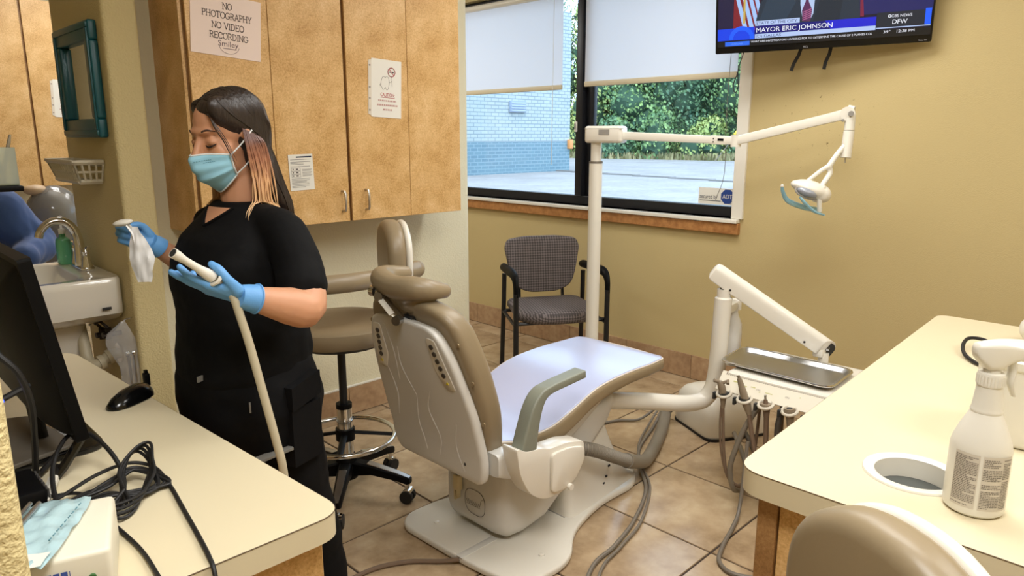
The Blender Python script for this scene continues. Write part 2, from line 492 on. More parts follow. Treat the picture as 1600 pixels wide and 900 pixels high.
def remesh(g, voxel, smooth_it=3, fac=0.5):
    me = bpy.data.meshes.new('tmp'); me.from_pydata(g[0], [], g[1]); me.validate()
    o = bpy.data.objects.new('tmp', me); COL.objects.link(o)
    md = o.modifiers.new('r', 'REMESH'); md.mode = 'VOXEL'; md.voxel_size = voxel
    if smooth_it:
        s = o.modifiers.new('s', 'SMOOTH'); s.factor = fac; s.iterations = smooth_it
    dg = bpy.context.evaluated_depsgraph_get(); dg.update()
    m2 = bpy.data.meshes.new_from_object(o.evaluated_get(dg))
    v = [tuple(x.co) for x in m2.vertices]; f = [tuple(p.vertices) for p in m2.polygons]
    bpy.data.objects.remove(o); bpy.data.meshes.remove(me); bpy.data.meshes.remove(m2)
    return v, f
_tc = {}
def textg(s, size, origin, xd, yd, align='CENTER', width=None, thick=1.0):
    """flat lettering in world space: origin, x and y directions"""
    cu = bpy.data.curves.new('t', 'FONT'); cu.body = s; cu.size = size; cu.align_x = align; cu.align_y = 'BOTTOM_BASELINE'
    cu.resolution_u = 3
    if thick != 1.0: cu.offset = thick
    o = bpy.data.objects.new('t', cu); COL.objects.link(o)
    dg = bpy.context.evaluated_depsgraph_get(); dg.update()
    me = bpy.data.meshes.new_from_object(o.evaluated_get(dg))
    xs = [v.co.x for v in me.vertices]
    k = 1.0
    if width and xs: k = width / (max(xs) - min(xs))
    x_, y_, o_ = Vector(xd).normalized(), Vector(yd).normalized(), Vector(origin)
    v = [tuple(o_ + x_ * (p.co.x * k) + y_ * p.co.y) for p in me.vertices]; f = [tuple(p.vertices) for p in me.polygons]
    bpy.data.objects.remove(o); bpy.data.curves.remove(cu); bpy.data.meshes.remove(me)
    return v, f
class Sheet:
    """flat print on a plane: local (s,t) metres from an origin"""
    def __init__(self, o, xd, yd):
        self.o = Vector(o); self.x = Vector(xd).normalized(); self.y = Vector(yd).normalized(); self.n = self.x.cross(self.y)
    def p(self, s, t, off=0.0): return tuple(self.o + self.x * s + self.y * t + self.n * off)
    def quad(self, s0, s1, t0, t1, off): return [self.p(s0, t0, off), self.p(s1, t0, off), self.p(s1, t1, off), self.p(s0, t1, off)], [(0, 1, 2, 3)]
    def poly(self, pts, off): return [self.p(a, b, off) for a, b in pts], [tuple(range(len(pts)))]
    def slab(self, pts, t0, t1):
        n = len(pts); v = [self.p(a, b, t0) for a, b in pts] + [self.p(a, b, t1) for a, b in pts]
        f = [tuple(range(n))[::-1], tuple(range(n, 2 * n))] + [(i, (i + 1) % n, n + (i + 1) % n, n + i) for i in range(n)]
        return v, f
    def line(self, pts, wd, off):
        v, f = [], []
        for i in range(len(pts) - 1):
            a, b = Vector(pts[i]), Vector(pts[i + 1]); d = (b - a)
            if d.length < 1e-7: continue
            d.normalize(); n = Vector((-d.y, d.x)) * wd / 2; e = d * wd * 0.3
            k = len(v)
            for q in (a - n - e, b - n + e, b + n + e, a + n - e): v.append(self.p(q.x, q.y, off))
            f.append((k, k + 1, k + 2, k + 3))
        return v, f
    def ring(self, c, r, wd, off, n=28, a0=0, a1=2 * PI, ry=None):
        ry = ry or r
        return self.line([(c[0] + r * math.cos(a0 + (a1 - a0) * i / n), c[1] + ry * math.sin(a0 + (a1 - a0) * i / n)) for i in range(n + 1)], wd, off)
    def text(self, s, size, sx, ty, off, align='CENTER', width=None):
        return textg(s, size, self.p(sx, ty, off), self.x, self.y, align, width)
# serif capitals drawn as strokes on a 0..1 square
def _arc(cx, cy, rx, ry, a0, a1, n=12): return [(cx + rx * math.cos(R(a0 + (a1 - a0) * i / n)), cy + ry * math.sin(R(a0 + (a1 - a0) * i / n))) for i in range(n + 1)]
SERIF = {
 'N': (0.82, [[(0.12, 0), (0.12, 1)], [(0.12, 1), (0.7, 0)], [(0.7, 0), (0.7, 1)]], [(0.12, 0), (0.7, 1), (0.08, 1)]),
 'O': (0.86, [_arc(0.43, 0.5, 0.36, 0.5, 0, 360, 20)], []),
 'P': (0.66, [[(0.14, 0), (0.14, 1)], [(0.14, 1), (0.34, 1)] + _arc(0.34, 0.74, 0.24, 0.26, 90, -90) + [(0.14, 0.48)]], [(0.14, 0), (0.1, 1)]),
 'H': (0.84, [[(0.14, 0), (0.14, 1)], [(0.7, 0), (0.7, 1)], [(0.14, 0.52), (0.7, 0.52)]], [(0.14, 0), (0.14, 1), (0.7, 0), (0.7, 1)]),
 'T': (0.72, [[(0.36, 0), (0.36, 1)], [(0.04, 0.84), (0.04, 1), (0.68, 1), (0.68, 0.84)]], [(0.36, 0)]),
 'G': (0.84, [_arc(0.43, 0.5, 0.37, 0.5, 40, 330, 18) + [(0.75, 0.42)], [(0.52, 0.42), (0.84, 0.42)]], []),
 'R': (0.76, [[(0.14, 0), (0.14, 1)], [(0.14, 1), (0.34, 1)] + _arc(0.34, 0.75, 0.23, 0.25, 90, -90) + [(0.14, 0.5)], [(0.36, 0.5), (0.68, 0.02)]], [(0.14, 0), (0.1, 1), (0.7, 0)]),
 'A': (0.8, [[(0.08, 0), (0.4, 1), (0.72, 0)], [(0.2, 0.36), (0.6, 0.36)]], [(0.08, 0), (0.72, 0)]),
 'Y': (0.76, [[(0.38, 0), (0.38, 0.44), (0.08, 1)], [(0.38, 0.44), (0.68, 1)]], [(0.38, 0), (0.08, 1), (0.68, 1)]),
 'V': (0.78, [[(0.08, 1), (0.39, 0), (0.7, 1)]], [(0.08, 1), (0.7, 1)]),
 'I': (0.36, [[(0.18, 0), (0.18, 1)]], [(0.18, 0), (0.18, 1)]),
 'D': (0.82, [[(0.14, 0), (0.14, 1), (0.36, 1)] + _arc(0.36, 0.5, 0.36, 0.5, 90, -90) + [(0.14, 0)]], [(0.1, 0), (0.1, 1)]),
 'E': (0.7, [[(0.6, 0.84), (0.6, 1), (0.14, 1), (0.14, 0), (0.62, 0), (0.62, 0.17)], [(0.14, 0.52), (0.46, 0.52)]], [(0.1, 0), (0.1, 1)]),
 'C': (0.8, [_arc(0.43, 0.5, 0.37, 0.5, 45, 318, 18), [(0.7, 0.68), (0.7, 0.96)]], []),
 ' ': (0.42, [], [])}
def serif_text(sh, s, h, cx, ty, wd, off, stretch=1.0):
    tot = sum(SERIF[c][0] for c in s) * h * stretch; x = cx - tot / 2; g = []
    for c in s:
        wdt, st, sf = SERIF[c]
        for pl in st: g.append(sh.line([(x + a * h * stretch, ty + b * h) for a, b in pl], wd, off))
        for a, b in sf: g.append(sh.line([(x + (a - 0.12) * h * stretch, ty + b * h), (x + (a + 0.12) * h * stretch, ty + b * h)], wd * 0.7, off))
        x += wdt * h * stretch
    return merge(*g)
# ------------------------------------------------------------------ room shell
XW, XL, YB, YF = 3.84, -1.8, -2.2, 6.53
def scuffed_paint():
    m = mat('scuffed_yellow_wall_paint', srgb(199, 180, 130), 0.6, bump=(260, 0.25, 2), var=(1.4, 0.05, 2), spec=0.3)
    nt = m.node_tree; b = nt.nodes['Principled BSDF']
    src = b.inputs['Base Color'].links[0].from_socket
    geo = nt.nodes.new('ShaderNodeNewGeometry')
    mp = nt.nodes.new('ShaderNodeMapping'); mp.vector_type = 'TEXTURE'
    mp.inputs['Location'].default_value = (3.84, 1.62, 1.55); mp.inputs['Scale'].default_value = (1, 0.42, 0.26)
    nt.links.new(geo.outputs['Position'], mp.inputs[0])
    ln = nt.nodes.new('ShaderNodeVectorMath'); ln.operation = 'LENGTH'; nt.links.new(mp.outputs[0], ln.inputs[0])
    n = nt.nodes.new('ShaderNodeTexNoise'); n.inputs['Scale'].default_value = 38; n.inputs['Detail'].default_value = 5; n.inputs['Roughness'].default_value = 0.7
    nt.links.new(geo.outputs['Position'], n.inputs['Vector'])
    mr = nt.nodes.new('ShaderNodeMapRange'); mr.inputs[1].default_value = 0.64; mr.inputs[2].default_value = 0.70
    nt.links.new(n.outputs['Fac'], mr.inputs[0])
    m2 = nt.nodes.new('ShaderNodeMapRange'); m2.inputs[1].default_value = 1.0; m2.inputs[2].default_value = 0.45
    nt.links.new(ln.outputs['Value'], m2.inputs[0])
    mu = nt.nodes.new('ShaderNodeMath'); mu.operation = 'MULTIPLY'; nt.links.new(mr.outputs[0], mu.inputs[0]); nt.links.new(m2.outputs[0], mu.inputs[1])
    mx = nt.nodes.new('ShaderNodeMix'); mx.data_type = 'RGBA'; mx.inputs[7].default_value = srgb(92, 70, 36)
    nt.links.new(mu.outputs[0], mx.inputs[0]); nt.links.new(src, mx.inputs[6]); nt.links.new(mx.outputs[2], b.inputs['Base Color'])
    return m
M['paint_scuff'] = scuffed_paint()

# floor with separate tiles
floor = struct('floor', bxx(XL, XW, YB, YF, -0.12, -0.004), M['grout'])
TX, TY = 0.4935, 0.505
tile_cache = {}
def tile_mesh(sx, sy):
    key = (round(sx, 3), round(sy, 3))
    if key not in tile_cache:
        b = 0.0025; x, y = sx / 2, sy / 2
        v = [(-x, -y, -0.004), (x, -y, -0.004), (x, y, -0.004), (-x, y, -0.004),
             (-x + b, -y + b, 0.004), (x - b, -y + b, 0.004), (x - b, y - b, 0.004), (-x + b, y - b, 0.004)]
        f = [(4, 5, 6, 7), (0, 1, 5, 4), (1, 2, 6, 5), (2, 3, 7, 6), (3, 0, 4, 7)]
        tile_cache[key] = to_mesh('floor_tile', (v, f), M['tile'], False)
    return tile_cache[key]
gx = [2.19 + TX * k for k in range(-9, 5)]
gy = [1.66 + TY * k for k in range(-8, 11)]
for i in range(len(gx) - 1):
    for j in range(len(gy) - 1):
        x0, x1 = max(gx[i], XL), min(gx[i + 1], XW); y0, y1 = max(gy[j], YB), min(gy[j + 1], YF)
        if x1 - x0 < 0.03 or y1 - y0 < 0.03: continue
        t = bpy.data.objects.new('floor_tile', tile_mesh(x1 - x0 - 0.006, y1 - y0 - 0.006)); COL.objects.link(t)
        t.parent = floor; t.location = ((x0 + x1) / 2, (y0 + y1) / 2, -0.004)

struct('ceiling', bxx(XL - .1, XW + .2, YB - .1, YF + .1, CEIL, CEIL + 0.1), M['ceiling'])
WY0, WY1, WZ0, WZ1 = 2.0, 5.3, 1.03, 2.5
wallw = struct('wall_window', merge(
    bxx(XW, XW + .16, YB, YF, -.1, WZ0), bxx(XW, XW + .16, YB, YF, WZ1, CEIL),
    bxx(XW, XW + .16, YB, WY0, WZ0, WZ1), bxx(XW, XW + .16, WY1, YF, WZ0, WZ1)), M['paint_scuff'], label='yellow wall with the window and the television')
struct('wall_back', bxx(XL, XW, YB - .12, YB, -.1, CEIL), M['paint'])
struct('wall_left', bxx(XL - .12, XL, YB, YF, -.1, CEIL), M['paint'])
struct('wall_far', bxx(XL, XW, YF, YF + .12, -.1, CEIL), M['paint_white'])

def bullnose_wall(name, x0, x1, y0, y1, m, rads, label=None, h=CEIL):
    pl = round_poly([(x0, y0), (x1, y0), (x1, y1), (x0, y1)], rads, 6)
    return struct(name, prism(pl, 0, h), m, smooth=True, label=label)
wallc = bullnose_wall('wall_cabinet', 1.05, 2.885, 3.25, 3.40, M['paint_white'], [0, .03, .03, 0], 'cream textured wall carrying the wall cabinet')
walls = bullnose_wall('wall_sink', 0.926, 1.0575, 3.15, 3.87, M['paint_tex'], [.022, .018, .02, .02], 'textured yellow wall stub beside the wash basin')
walln = bullnose_wall('wall_near', -0.9, 0.100, 0.70, 0.815, M['paint_tex'], [0, .02, .02, 0], 'textured yellow low partition end at the photo edge', 1.30)

# baseboards in separate tiles
def base_run(name, p0, p1, nrm, start, step, h=.155, th=.012):
    p0, p1, nrm = Vector(p0), Vector(p1), Vector(nrm); L = (p1 - p0).length; d = (p1 - p0) / L
    def slab(a, b, z0, z1, t):
        q = [p0 + d * a, p0 + d * b, p0 + d * b + nrm * t, p0 + d * a + nrm * t]
        return fixn(*prism([(c.x, c.y) for c in q], z0, z1))
    base = struct(name, slab(0, L, 0.0, h - .004, th * .55), M['grout'])
    s = [0]; x = start
    while x < L - .02:
        if x > .02: s.append(x)
        x += step
    s.append(L)
    for a, b in zip(s[:-1], s[1:]): part('base_tile', slab(a + .002, b - .002, 0.004, h, th), M['base_tile'], base, smooth=False)
    return base
base_run('baseboard_window', (XW, YB, 0), (XW, YF, 0), (-1, 0, 0), 2.235 - YB - 5 * .5, .5)
bc = base_run('baseboard_cabinet', (1.06, 3.25, 0), (2.87, 3.25, 0), (0, -1, 0), .42, .5)
part('top_bead', bxx(1.06, 2.87, 3.236, 3.25, .155, .167, .004), M['white_pl'], bc)

# window: sill, jamb casing, frame, panes
t1 = struct('trim_1', bxx(3.808, XW, 1.97, 5.33, .942, 1.006, .004), M['oak'], label='oak apron under the window')
t2 = struct('trim_2', bxx(3.795, 3.91, 1.975, 5.33, 1.007, 1.03, .004), M['white_pl'], label='white window stool')
t3 = struct('trim_3', bxx(3.822, 3.85, 1.955, 2.025, 1.0305, 2.52, .004), M['white_pl'], label='white casing at the window side')
win = struct('window_1', merge(bxx(3.90, 3.965, 2.0, 5.3, 1.03, 1.092, .004), bxx(3.90, 3.965, 2.0, 5.3, 2.45, 2.5, .004),
                               bxx(3.90, 3.965, 2.0, 2.05, 1.092, 2.45, .004), bxx(3.90, 3.965, 5.25, 5.3, 1.092, 2.45, .004)), M['frame_black'], smooth=False, label='black aluminium window with two panes')
part('mullion', bxx(3.885, 3.975, 3.205, 3.265, 1.092, 2.45, .006), M['frame_black'], win)
part('sash_stile', bxx(3.925, 3.965, 3.14, 3.203, 1.092, 2.45, .004), M['frame_black'], win)
part('pane', bxx(3.932, 3.938, 2.05, 3.2, 1.092, 2.45), M['glass'], win, smooth=False)
part('pane', bxx(3.932, 3.938, 3.265, 5.25, 1.092, 2.45), M['glass'], win, smooth=False)

# roller shades
def roller(y0, y1, zb, label):
    t = thing('roller_shade', label, 'shade', (3.86, (y0 + y1) / 2, zb), 'white roller shades at the window')
    part('cloth', bxx(3.868, 3.8695, y0, y1, zb + .02, 2.44), M['shade'], t, smooth=False)
    part('hem_bar', bxx(3.858, 3.876, y0, y1, zb - .006, zb + .028, .006), mat('cream_hem_bar', srgb(214, 202, 172), 0.5), t)
    part('roller_tube', tube([(3.868, y0, 2.45), (3.868, y1, 2.45)], .022, 14), M['white_pl'], t)
    return t
ra = roller(3.375, 5.2, 1.822, 'shorter-hung white roller shade over the left window pane behind the wall cabinet end')
rb = roller(2.065, 3.175, 1.832, 'white roller shade drawn halfway over the right pane above the lamp arm')
part('pull_cord', tube(catmull([(3.86, 3.45, 2.44), (3.858, 3.455, 1.8), (3.857, 3.46, 1.30)], 6), .0018, 6), M['paper'], ra)
part('pull_cord', tube(catmull([(3.86, 2.09, 2.44), (3.857, 2.11, 1.7), (3.856, 2.10, 1.3), (3.86, 2.15, 1.13)], 6), .0016, 6), M['grey_cord'], rb)

# alarm sticker on the pane and contact sensor on the mullion
sh = Sheet((3.895, 2.285, 1.10), (0, -1, 0), (0, 0, 1))
st = thing('alarm_sign', 'white alarm sign with blue octagon badge in the lower window corner', 'sign', (3.895, 2.15, 1.10))
part('plate', sh.slab([(0, 0), (.245, 0), (.245, .098), (0, .098)], -.003, 0), M['paper'], st, smooth=False)
part('lettering', sh.text('secured by', .034, .008, .034, .0008, 'LEFT', .118), M['ink_navy'], st, smooth=False)
part('badge', sh.slab([(.193 + .045 * math.cos(R(22.5 + 45 * i)), .05 + .045 * math.sin(R(22.5 + 45 * i))) for i in range(8)], .0005, .002), mat('alarm_blue', srgb(34, 66, 140), .5), st, smooth=False)
part('badge_lettering', sh.text('ADT', .036, .193, .038, .003, 'CENTER', .062), M['paper'], st, smooth=False)
part('underline', sh.quad(.01, .15, .02, .0235, .0008), M['ink_navy'], st, smooth=False)
se = thing('window_sensor', 'small white contact sensor on the black window mullion', 'sensor', (3.87, 3.25, 1.53))
part('sensor_body', bxx(3.868, 3.885, 3.243, 3.263, 1.53, 1.60, .005), M['white_pl'], se)
part('sensor_slot', bxx(3.866, 3.869, 3.247, 3.259, 1.545, 1.585, .001), M['ink_grey'], se)

# ceiling lights
LT = ['above the right-hand counter', 'above the delivery unit', 'above the left-hand counter', 'behind the right-hand counter',
      'in the next bay beyond the wash basin', 'behind the wall cabinet']
for k, (x, y, wt) in enumerate(TROFFERS):
    t = thing('ceiling_light', 'white recessed ceiling light panel ' + LT[k], 'light', (x, y, CEIL - .02), 'ceiling light panels')
    part('frame', merge(bxx(x - .31, x + .31, y - .62, y - .59, CEIL - .02, CEIL), bxx(x - .31, x + .31, y + .59, y + .62, CEIL - .02, CEIL),
                        bxx(x - .31, x - .28, y - .59, y + .59, CEIL - .02, CEIL), bxx(x + .28, x + .31, y - .59, y + .59, CEIL - .02, CEIL)), M['white_pl'], t, smooth=False)
    part('diffuser', bxx(x - .28, x + .28, y - .59, y + .59, CEIL - .008, CEIL - .002), emis('lit_diffuser_%d' % k, (1, .96, .88, 1), 2.0), t, smooth=False)
    ld = bpy.data.lights.new('tube_light', 'AREA'); ld.shape = 'RECTANGLE'; ld.size = .54; ld.size_y = 1.15; ld.energy = wt; ld.color = (1.0, 0.985, 0.965)
    lo = bpy.data.objects.new('tube_light', ld); COL.objects.link(lo); lo.parent = t; lo.location = (0, 0, -.004)
# ------------------------------------------------------------------ outside the window
GZ = -0.15
struct('ground', bxx(XW + .16, 160, -90, 120, GZ - .3, GZ), ramp_mat('pale_concrete_paving', [(0.3, srgb(128, 125, 124)), (0.7, srgb(166, 164, 164))], .5, 8, .9, 0, (6, .4)), label='pale concrete car park')
kb = thing('kerb', 'low grey kerb line crossing the car park', 'kerb', (24, 12, GZ))
for i in range(14):
    y0 = -2 + i * 2.0
    part('kerb_stone', bxx(22 + i * .35, 22.3 + i * .35, y0, y0 + 1.97, GZ, GZ + .05, .01), mat('grey_kerb', srgb(128, 126, 124), .9), kb)
# painted block building
def block_mat(name, c1, c2, mortar):
    m, nt, b = nodes(name)
    tc = nt.nodes.new('ShaderNodeTexCoord')
    mp = nt.nodes.new('ShaderNodeMapping'); mp.inputs['Rotation'].default_value = (R(90), 0, 0)
    nt.links.new(tc.outputs['Object'], mp.inputs[0])
    br = nt.nodes.new('ShaderNodeTexBrick'); br.inputs['Scale'].default_value = 1
    br.inputs['Brick Width'].default_value = .42; br.inputs['Row Height'].default_value = .155; br.inputs['Mortar Size'].default_value = .02
    br.inputs['Color1'].default_value = c1; br.inputs['Color2'].default_value = c2; br.inputs['Mortar'].default_value = mortar
    nt.links.new(mp.outputs[0], br.inputs['Vector']); nt.links.new(br.outputs[0], b.inputs['Base Color'])
    b.inputs['Roughness'].default_value = .8
    return m
bd = thing('block_building', 'white and blue painted block building outside the left window pane', 'building', (23.3, 24, GZ))
bx0, by0 = 14.0, 23.2
part('upper_wall', bxx(19.2, 27.2, by0, by0 + 12, 1.25, 7.2), block_mat('white_painted_block', srgb(176, 186, 184), srgb(166, 178, 178), srgb(128, 144, 152)), bd, smooth=False)
part('lower_wall', bxx(19.2, 27.2, by0 - .01, by0 + 12, GZ, 1.25), block_mat('blue_painted_block', srgb(110, 140, 152), srgb(102, 132, 146), srgb(134, 158, 168)), bd, smooth=False)
dr = part('door', bxx(17.9, 19.15, by0 - .06, by0 + 12, GZ, 3.3), mat('pale_blue_door', srgb(160, 178, 186), .6), bd, smooth=False)
sub('door_casing', bxx(17.6, 19.2, by0 + .04, by0 + 12, 3.3, 7.2), mat('pale_blue_door', srgb(160, 178, 186), .6), dr, smooth=False)
vt = part('wall_vent', bxx(23.0, 24.0, by0 - .12, by0, 2.55, 3.05, .02), mat('blue_grey_vent', srgb(140, 156, 176), .6), bd)
for k in range(4): sub('louvre', bxx(23.06, 23.94, by0 - .15, by0 - .11, 2.6 + k * .11, 2.66 + k * .11), mat('blue_grey_louvre', srgb(166, 180, 198), .6), vt, smooth=False)
part('corner_lamp', bxx(27.0, 27.25, by0 - .2, by0, .9, 1.35, .03), mat('orange_lamp', srgb(220, 150, 90), .5), bd)

def leaf_mat(name, c1, c2):
    m, nt, b = nodes(name)
    tc = nt.nodes.new('ShaderNodeNewGeometry')
    n = nt.nodes.new('ShaderNodeTexNoise'); n.inputs['Scale'].default_value = .9; n.inputs['Detail'].default_value = 5
    nt.links.new(tc.outputs['Position'], n.inputs['Vector'])
    mr = nt.nodes.new('ShaderNodeMapRange'); mr.inputs[1].default_value = .35; mr.inputs[2].default_value = .65
    nt.links.new(n.outputs['Fac'], mr.inputs[0])
    mx = nt.nodes.new('ShaderNodeMix'); mx.data_type = 'RGBA'; mx.inputs[6].default_value = c1; mx.inputs[7].default_value = c2
    nt.links.new(mr.outputs[0], mx.inputs[0]); nt.links.new(mx.outputs[2], b.inputs['Base Color'])
    b.inputs['Roughness'].default_value = .6
    return m
LM = [leaf_mat('green_leaves', srgb(86, 124, 84), srgb(150, 182, 110)), leaf_mat('dark_green_leaves', srgb(64, 104, 84), srgb(124, 162, 114)),
      leaf_mat('yellow_green_leaves', srgb(112, 142, 78), srgb(190, 200, 122))]
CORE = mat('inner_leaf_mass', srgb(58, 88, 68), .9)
BARK = mat('tree_bark', srgb(96, 84, 72), .9)
def tree(x, y, h, rad, mi, label, n=9000, name='tree', group='trees beyond the car park'):
    rnd = random.Random(int(x * 31 + y * 17))
    t = thing(name, label, 'tree' if name == 'tree' else 'shrub', (x, y, GZ), group)
    part('trunk', tube(catmull([(x, y, GZ), (x + .2, y, GZ + h * .3), (x - .1, y + .1, GZ + h * .6)], 4), [.22 * h / 10, .16 * h / 10, .06], 8), BARK, t)
    blobs = []
    nb = 16
    for k in range(nb):
        zz = .08 + .86 * k / (nb - 1)
        rr = rad * (0.55 + .5 * math.sin(PI * min(1, zz * .85 + .12))) * .62
        a = rnd.uniform(0, 2 * PI); d = rad * .5 * rnd.random() * (1.15 - zz * .6)
        blobs.append((Vector((x + d * math.cos(a), y + d * math.sin(a), GZ + h * zz)), rr * rnd.uniform(.7, 1.1)))
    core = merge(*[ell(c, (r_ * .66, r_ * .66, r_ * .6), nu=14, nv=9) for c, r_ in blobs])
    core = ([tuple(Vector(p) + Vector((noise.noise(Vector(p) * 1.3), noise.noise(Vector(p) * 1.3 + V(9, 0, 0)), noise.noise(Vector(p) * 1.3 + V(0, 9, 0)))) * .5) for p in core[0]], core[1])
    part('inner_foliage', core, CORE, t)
    v, f = [], []
    for k in range(n):
        c, r_ = blobs[rnd.randrange(nb)]
        d = Vector((rnd.gauss(0, 1), rnd.gauss(0, 1), rnd.gauss(0, 1))).normalized()
        p = c + d * r_ * rnd.uniform(.62, 1.12)
        if p.z < GZ + .05: continue
        q = (d + Vector((rnd.gauss(0, .5), rnd.gauss(0, .5), rnd.gauss(0, .5)))).normalized()
        a = q.orthogonal().normalized(); b = q.cross(a); s = rnd.uniform(.08, .2)
        k0 = len(v)
        v += [tuple(p - a * s), tuple(p + b * s * .6), tuple(p + a * s), tuple(p - b * s * .6)]
        f.append((k0, k0 + 1, k0 + 2, k0 + 3))
    part('leaves', (v, f), LM[mi], t, smooth=False, kind='stuff')
specs = [(45.5, 41.5, 12.5, 3.9, 1, 'dark tree showing in the gap beside the block building'),
         (47.5, 37.6, 13.5, 3.9, 2, 'yellow-green tree right of the window mullion'),
         (48.4, 33.6, 13, 3.9, 0, 'tall green tree behind the lamp arm'),
         (49.2, 29.8, 13.5, 3.9, 1, 'dark green tree left of the yellow guy wire'),
         (50.2, 26.0, 12.5, 3.8, 0, 'bright green tree beside the yellow guy wire'),
         (51.5, 22.2, 13, 3.9, 2, 'rightmost tree seen by the window casing')]
for s_ in specs: tree(*s_)
for i, (x, y) in enumerate(((56, 40), (58, 33), (60, 26))): tree(x, y, 15, 6.5, (1, 0, 1)[i], ['broad tree standing far behind the yellow-green tree', 'broad tree standing far behind the lamp arm', 'broad tree standing far behind the guy wire'][i], 7000)
for i, (x, y, h, r_, mi) in enumerate([(45, 38.2, 3.0, 2.6, 2), (45.6, 34.2, 2.6, 2.4, 1), (46.3, 30.6, 2.8, 2.5, 0), (47.2, 27.0, 2.4, 2.3, 2), (48.3, 23.6, 2.8, 2.4, 1)]):
    tree(x, y, h, r_, mi, ['low yellow-green shrub below the mullion', 'low dark shrub at the car park edge', 'low mid-green shrub under the lamp arm',
                           'low pale shrub near the guy wire', 'low dark shrub by the window casing'][i], 4000, 'shrub', 'shrubs at the car park edge')
gv, gf = [], []
rg = random.Random(3)
for k in range(5200):
    s_ = rg.random(); x = 43.2 + s_ * 4 + rg.uniform(-1.2, 1.5); y = 43 - s_ * 22 + rg.uniform(-1, 1); hh = rg.uniform(.25, .6); a = rg.uniform(0, PI)
    dx, dy = math.cos(a) * .1, math.sin(a) * .1; lx = rg.uniform(-.2, .2)
    k0 = len(gv); gv += [(x - dx, y - dy, GZ), (x + dx, y + dy, GZ), (x + lx, y + lx, GZ + hh)]; gf.append((k0, k0 + 1, k0 + 2))
go = solo('rough_grass', (gv, gf), leaf_mat('dry_grass', srgb(118, 124, 84), srgb(168, 158, 116)), 'dry rough grass along the car park edge', 'grass', smooth=False)
go['kind'] = 'stuff'
gw = thing('guy_wire', 'yellow sleeved guy wire leaning in front of the trees', 'guy wire', (44.9, 23.6, GZ))
part('sleeve', tube([(44.9, 23.9, 1.6), (46.2, 22.7, 3.9)], .09, 8), mat('yellow_sleeve', srgb(226, 190, 60), .5), gw)
part('wire', tube([(44.0, 24.73, GZ), (48.6, 20.5, 8.0)], .03, 6), M['grey_cord'], gw)
# ------------------------------------------------------------------ wall cabinet with doors
def bar_handle(x, y, z0, z1, parent, nrm=(0, -1)):
    """upright bar pull standing off a door that faces nrm"""
    nx, ny = nrm; d = .03
    p = [(x, y, z0), (x + nx * d * .8, y + ny * d * .8, z0 + .003), (x + nx * d, y + ny * d, z0 + .014), (x + nx * d, y + ny * d, z1 - .014), (x + nx * d * .8, y + ny * d * .8, z1 - .003), (x, y, z1)]
    return sub('handle', tube(p, .0055, 8), M['nickel'], parent, label='satin nickel bar handle')
def wall_cabinet(name, label, x0, x1, yf, yb, z0, z1, gap, seams, handles):
    c = thing(name, label, 'cabinet', ((x0 + x1) / 2, yb, z0))
    part('body', merge(bxx(x0, x1, yf, yb, z0, z0 + .018), bxx(x0, x1, yf, yb, z1 - .018, z1), bxx(x0 + .001, x0 + .018, yf, yb, z0 + .018, z1 - .018),
                       bxx(x1 - .018, x1, yf, yb, z0 + .018, z1 - .018), bxx(x0 + .018, x1 - .018, yb - .012, yb, z0 + .018, z1 - .018),
                       bxx(gap - .02, gap + .02, yf, yf + .02, z0 + .018, z1 - .018)), M['wood_dark'], c, smooth=False)
    part('side_panel', bxx(x0 - .012, x0, yf, yb, z0, z1), M['wood_lam'], c, smooth=False)
    for k, (a, b, s) in enumerate([(x0 + .006, gap - .008, seams[0]), (gap + .008, x1 - .001, seams[1])]):
        d = part('door', bxx(a, b, yf - .012, yf - .003, z0 + .001, z1), M['wood_dark'], c, smooth=False)
        sub('door_panel', bxx(a, s - .0012, yf - .022, yf - .012, z0 + .001, z1, .0012, 1), M['wood_lam'], d, smooth=False)
        sub('door_panel', bxx(s + .0012, b, yf - .022, yf - .012, z0 + .001, z1, .0012, 1), M['wood_lam'], d, smooth=False)
        if handles[k]: bar_handle(handles[k], yf - .022, z0 + .05, z0 + .145, d)
    return c
wall_cabinet('wall_cabinet', 'tan speckled laminate wall cabinet with notices behind the woman in black', 1.15, 2.54, 2.952, 3.25, 1.106, 2.38, 1.852, (1.492, 2.205), (1.806, 1.935))
wall_cabinet('wall_cabinet', 'tan speckled laminate wall cabinet in the next bay beyond the mirror', .35, 2.1, 6.222, 6.53, 1.14, 2.45, 1.30, (.85, 1.62), (None, None))

# ------------------------------------------------------------------ notices
def paper_slab(sh, w_, h_, m, parent, name='sheet', skew=0.0):
    return part(name, sh.slab([(0, 0), (w_, skew), (w_, h_ + skew), (0, h_)], -.0012, 0), m, parent, smooth=False)
YD = 2.9275
# no photography notice: right corner hangs lower
a_ = R(-4.2)
sh = Sheet((1.165, YD, 1.823), (math.cos(a_), 0, math.sin(a_)), (-math.sin(a_), 0, math.cos(a_)))
n1 = thing('notice', 'pinkish paper notice reading no photography no video recording', 'notice', (1.33, YD, 1.80), 'notices taped to the cabinet')
paper_slab(sh, .285, .235, M['paper_pink'], n1)
part('lettering', merge(serif_text(sh, 'NO', .0235, .145, .181, .0026, .0008, 1.0), serif_text(sh, 'PHOTOGRAPHY', .0235, .145, .145, .0026, .0008, 1.0),
                        serif_text(sh, 'NO VIDEO', .0235, .148, .105, .0026, .0008, 1.0), serif_text(sh, 'RECORDING', .0235, .152, .067, .0026, .0008, 1.0)), M['ink'], n1, smooth=False)
part('logo', merge(sh.text('Smiley', .031, .148, .039, .0008, 'CENTER', .082), sh.line(_arc(.152, .042, .040, .03, 190, 355, 14), .0016, .0008),
                   sh.quad(.128, .182, .030, .0325, .0008)), mat('plum_ink', srgb(112, 92, 98), .8), n1, smooth=False)
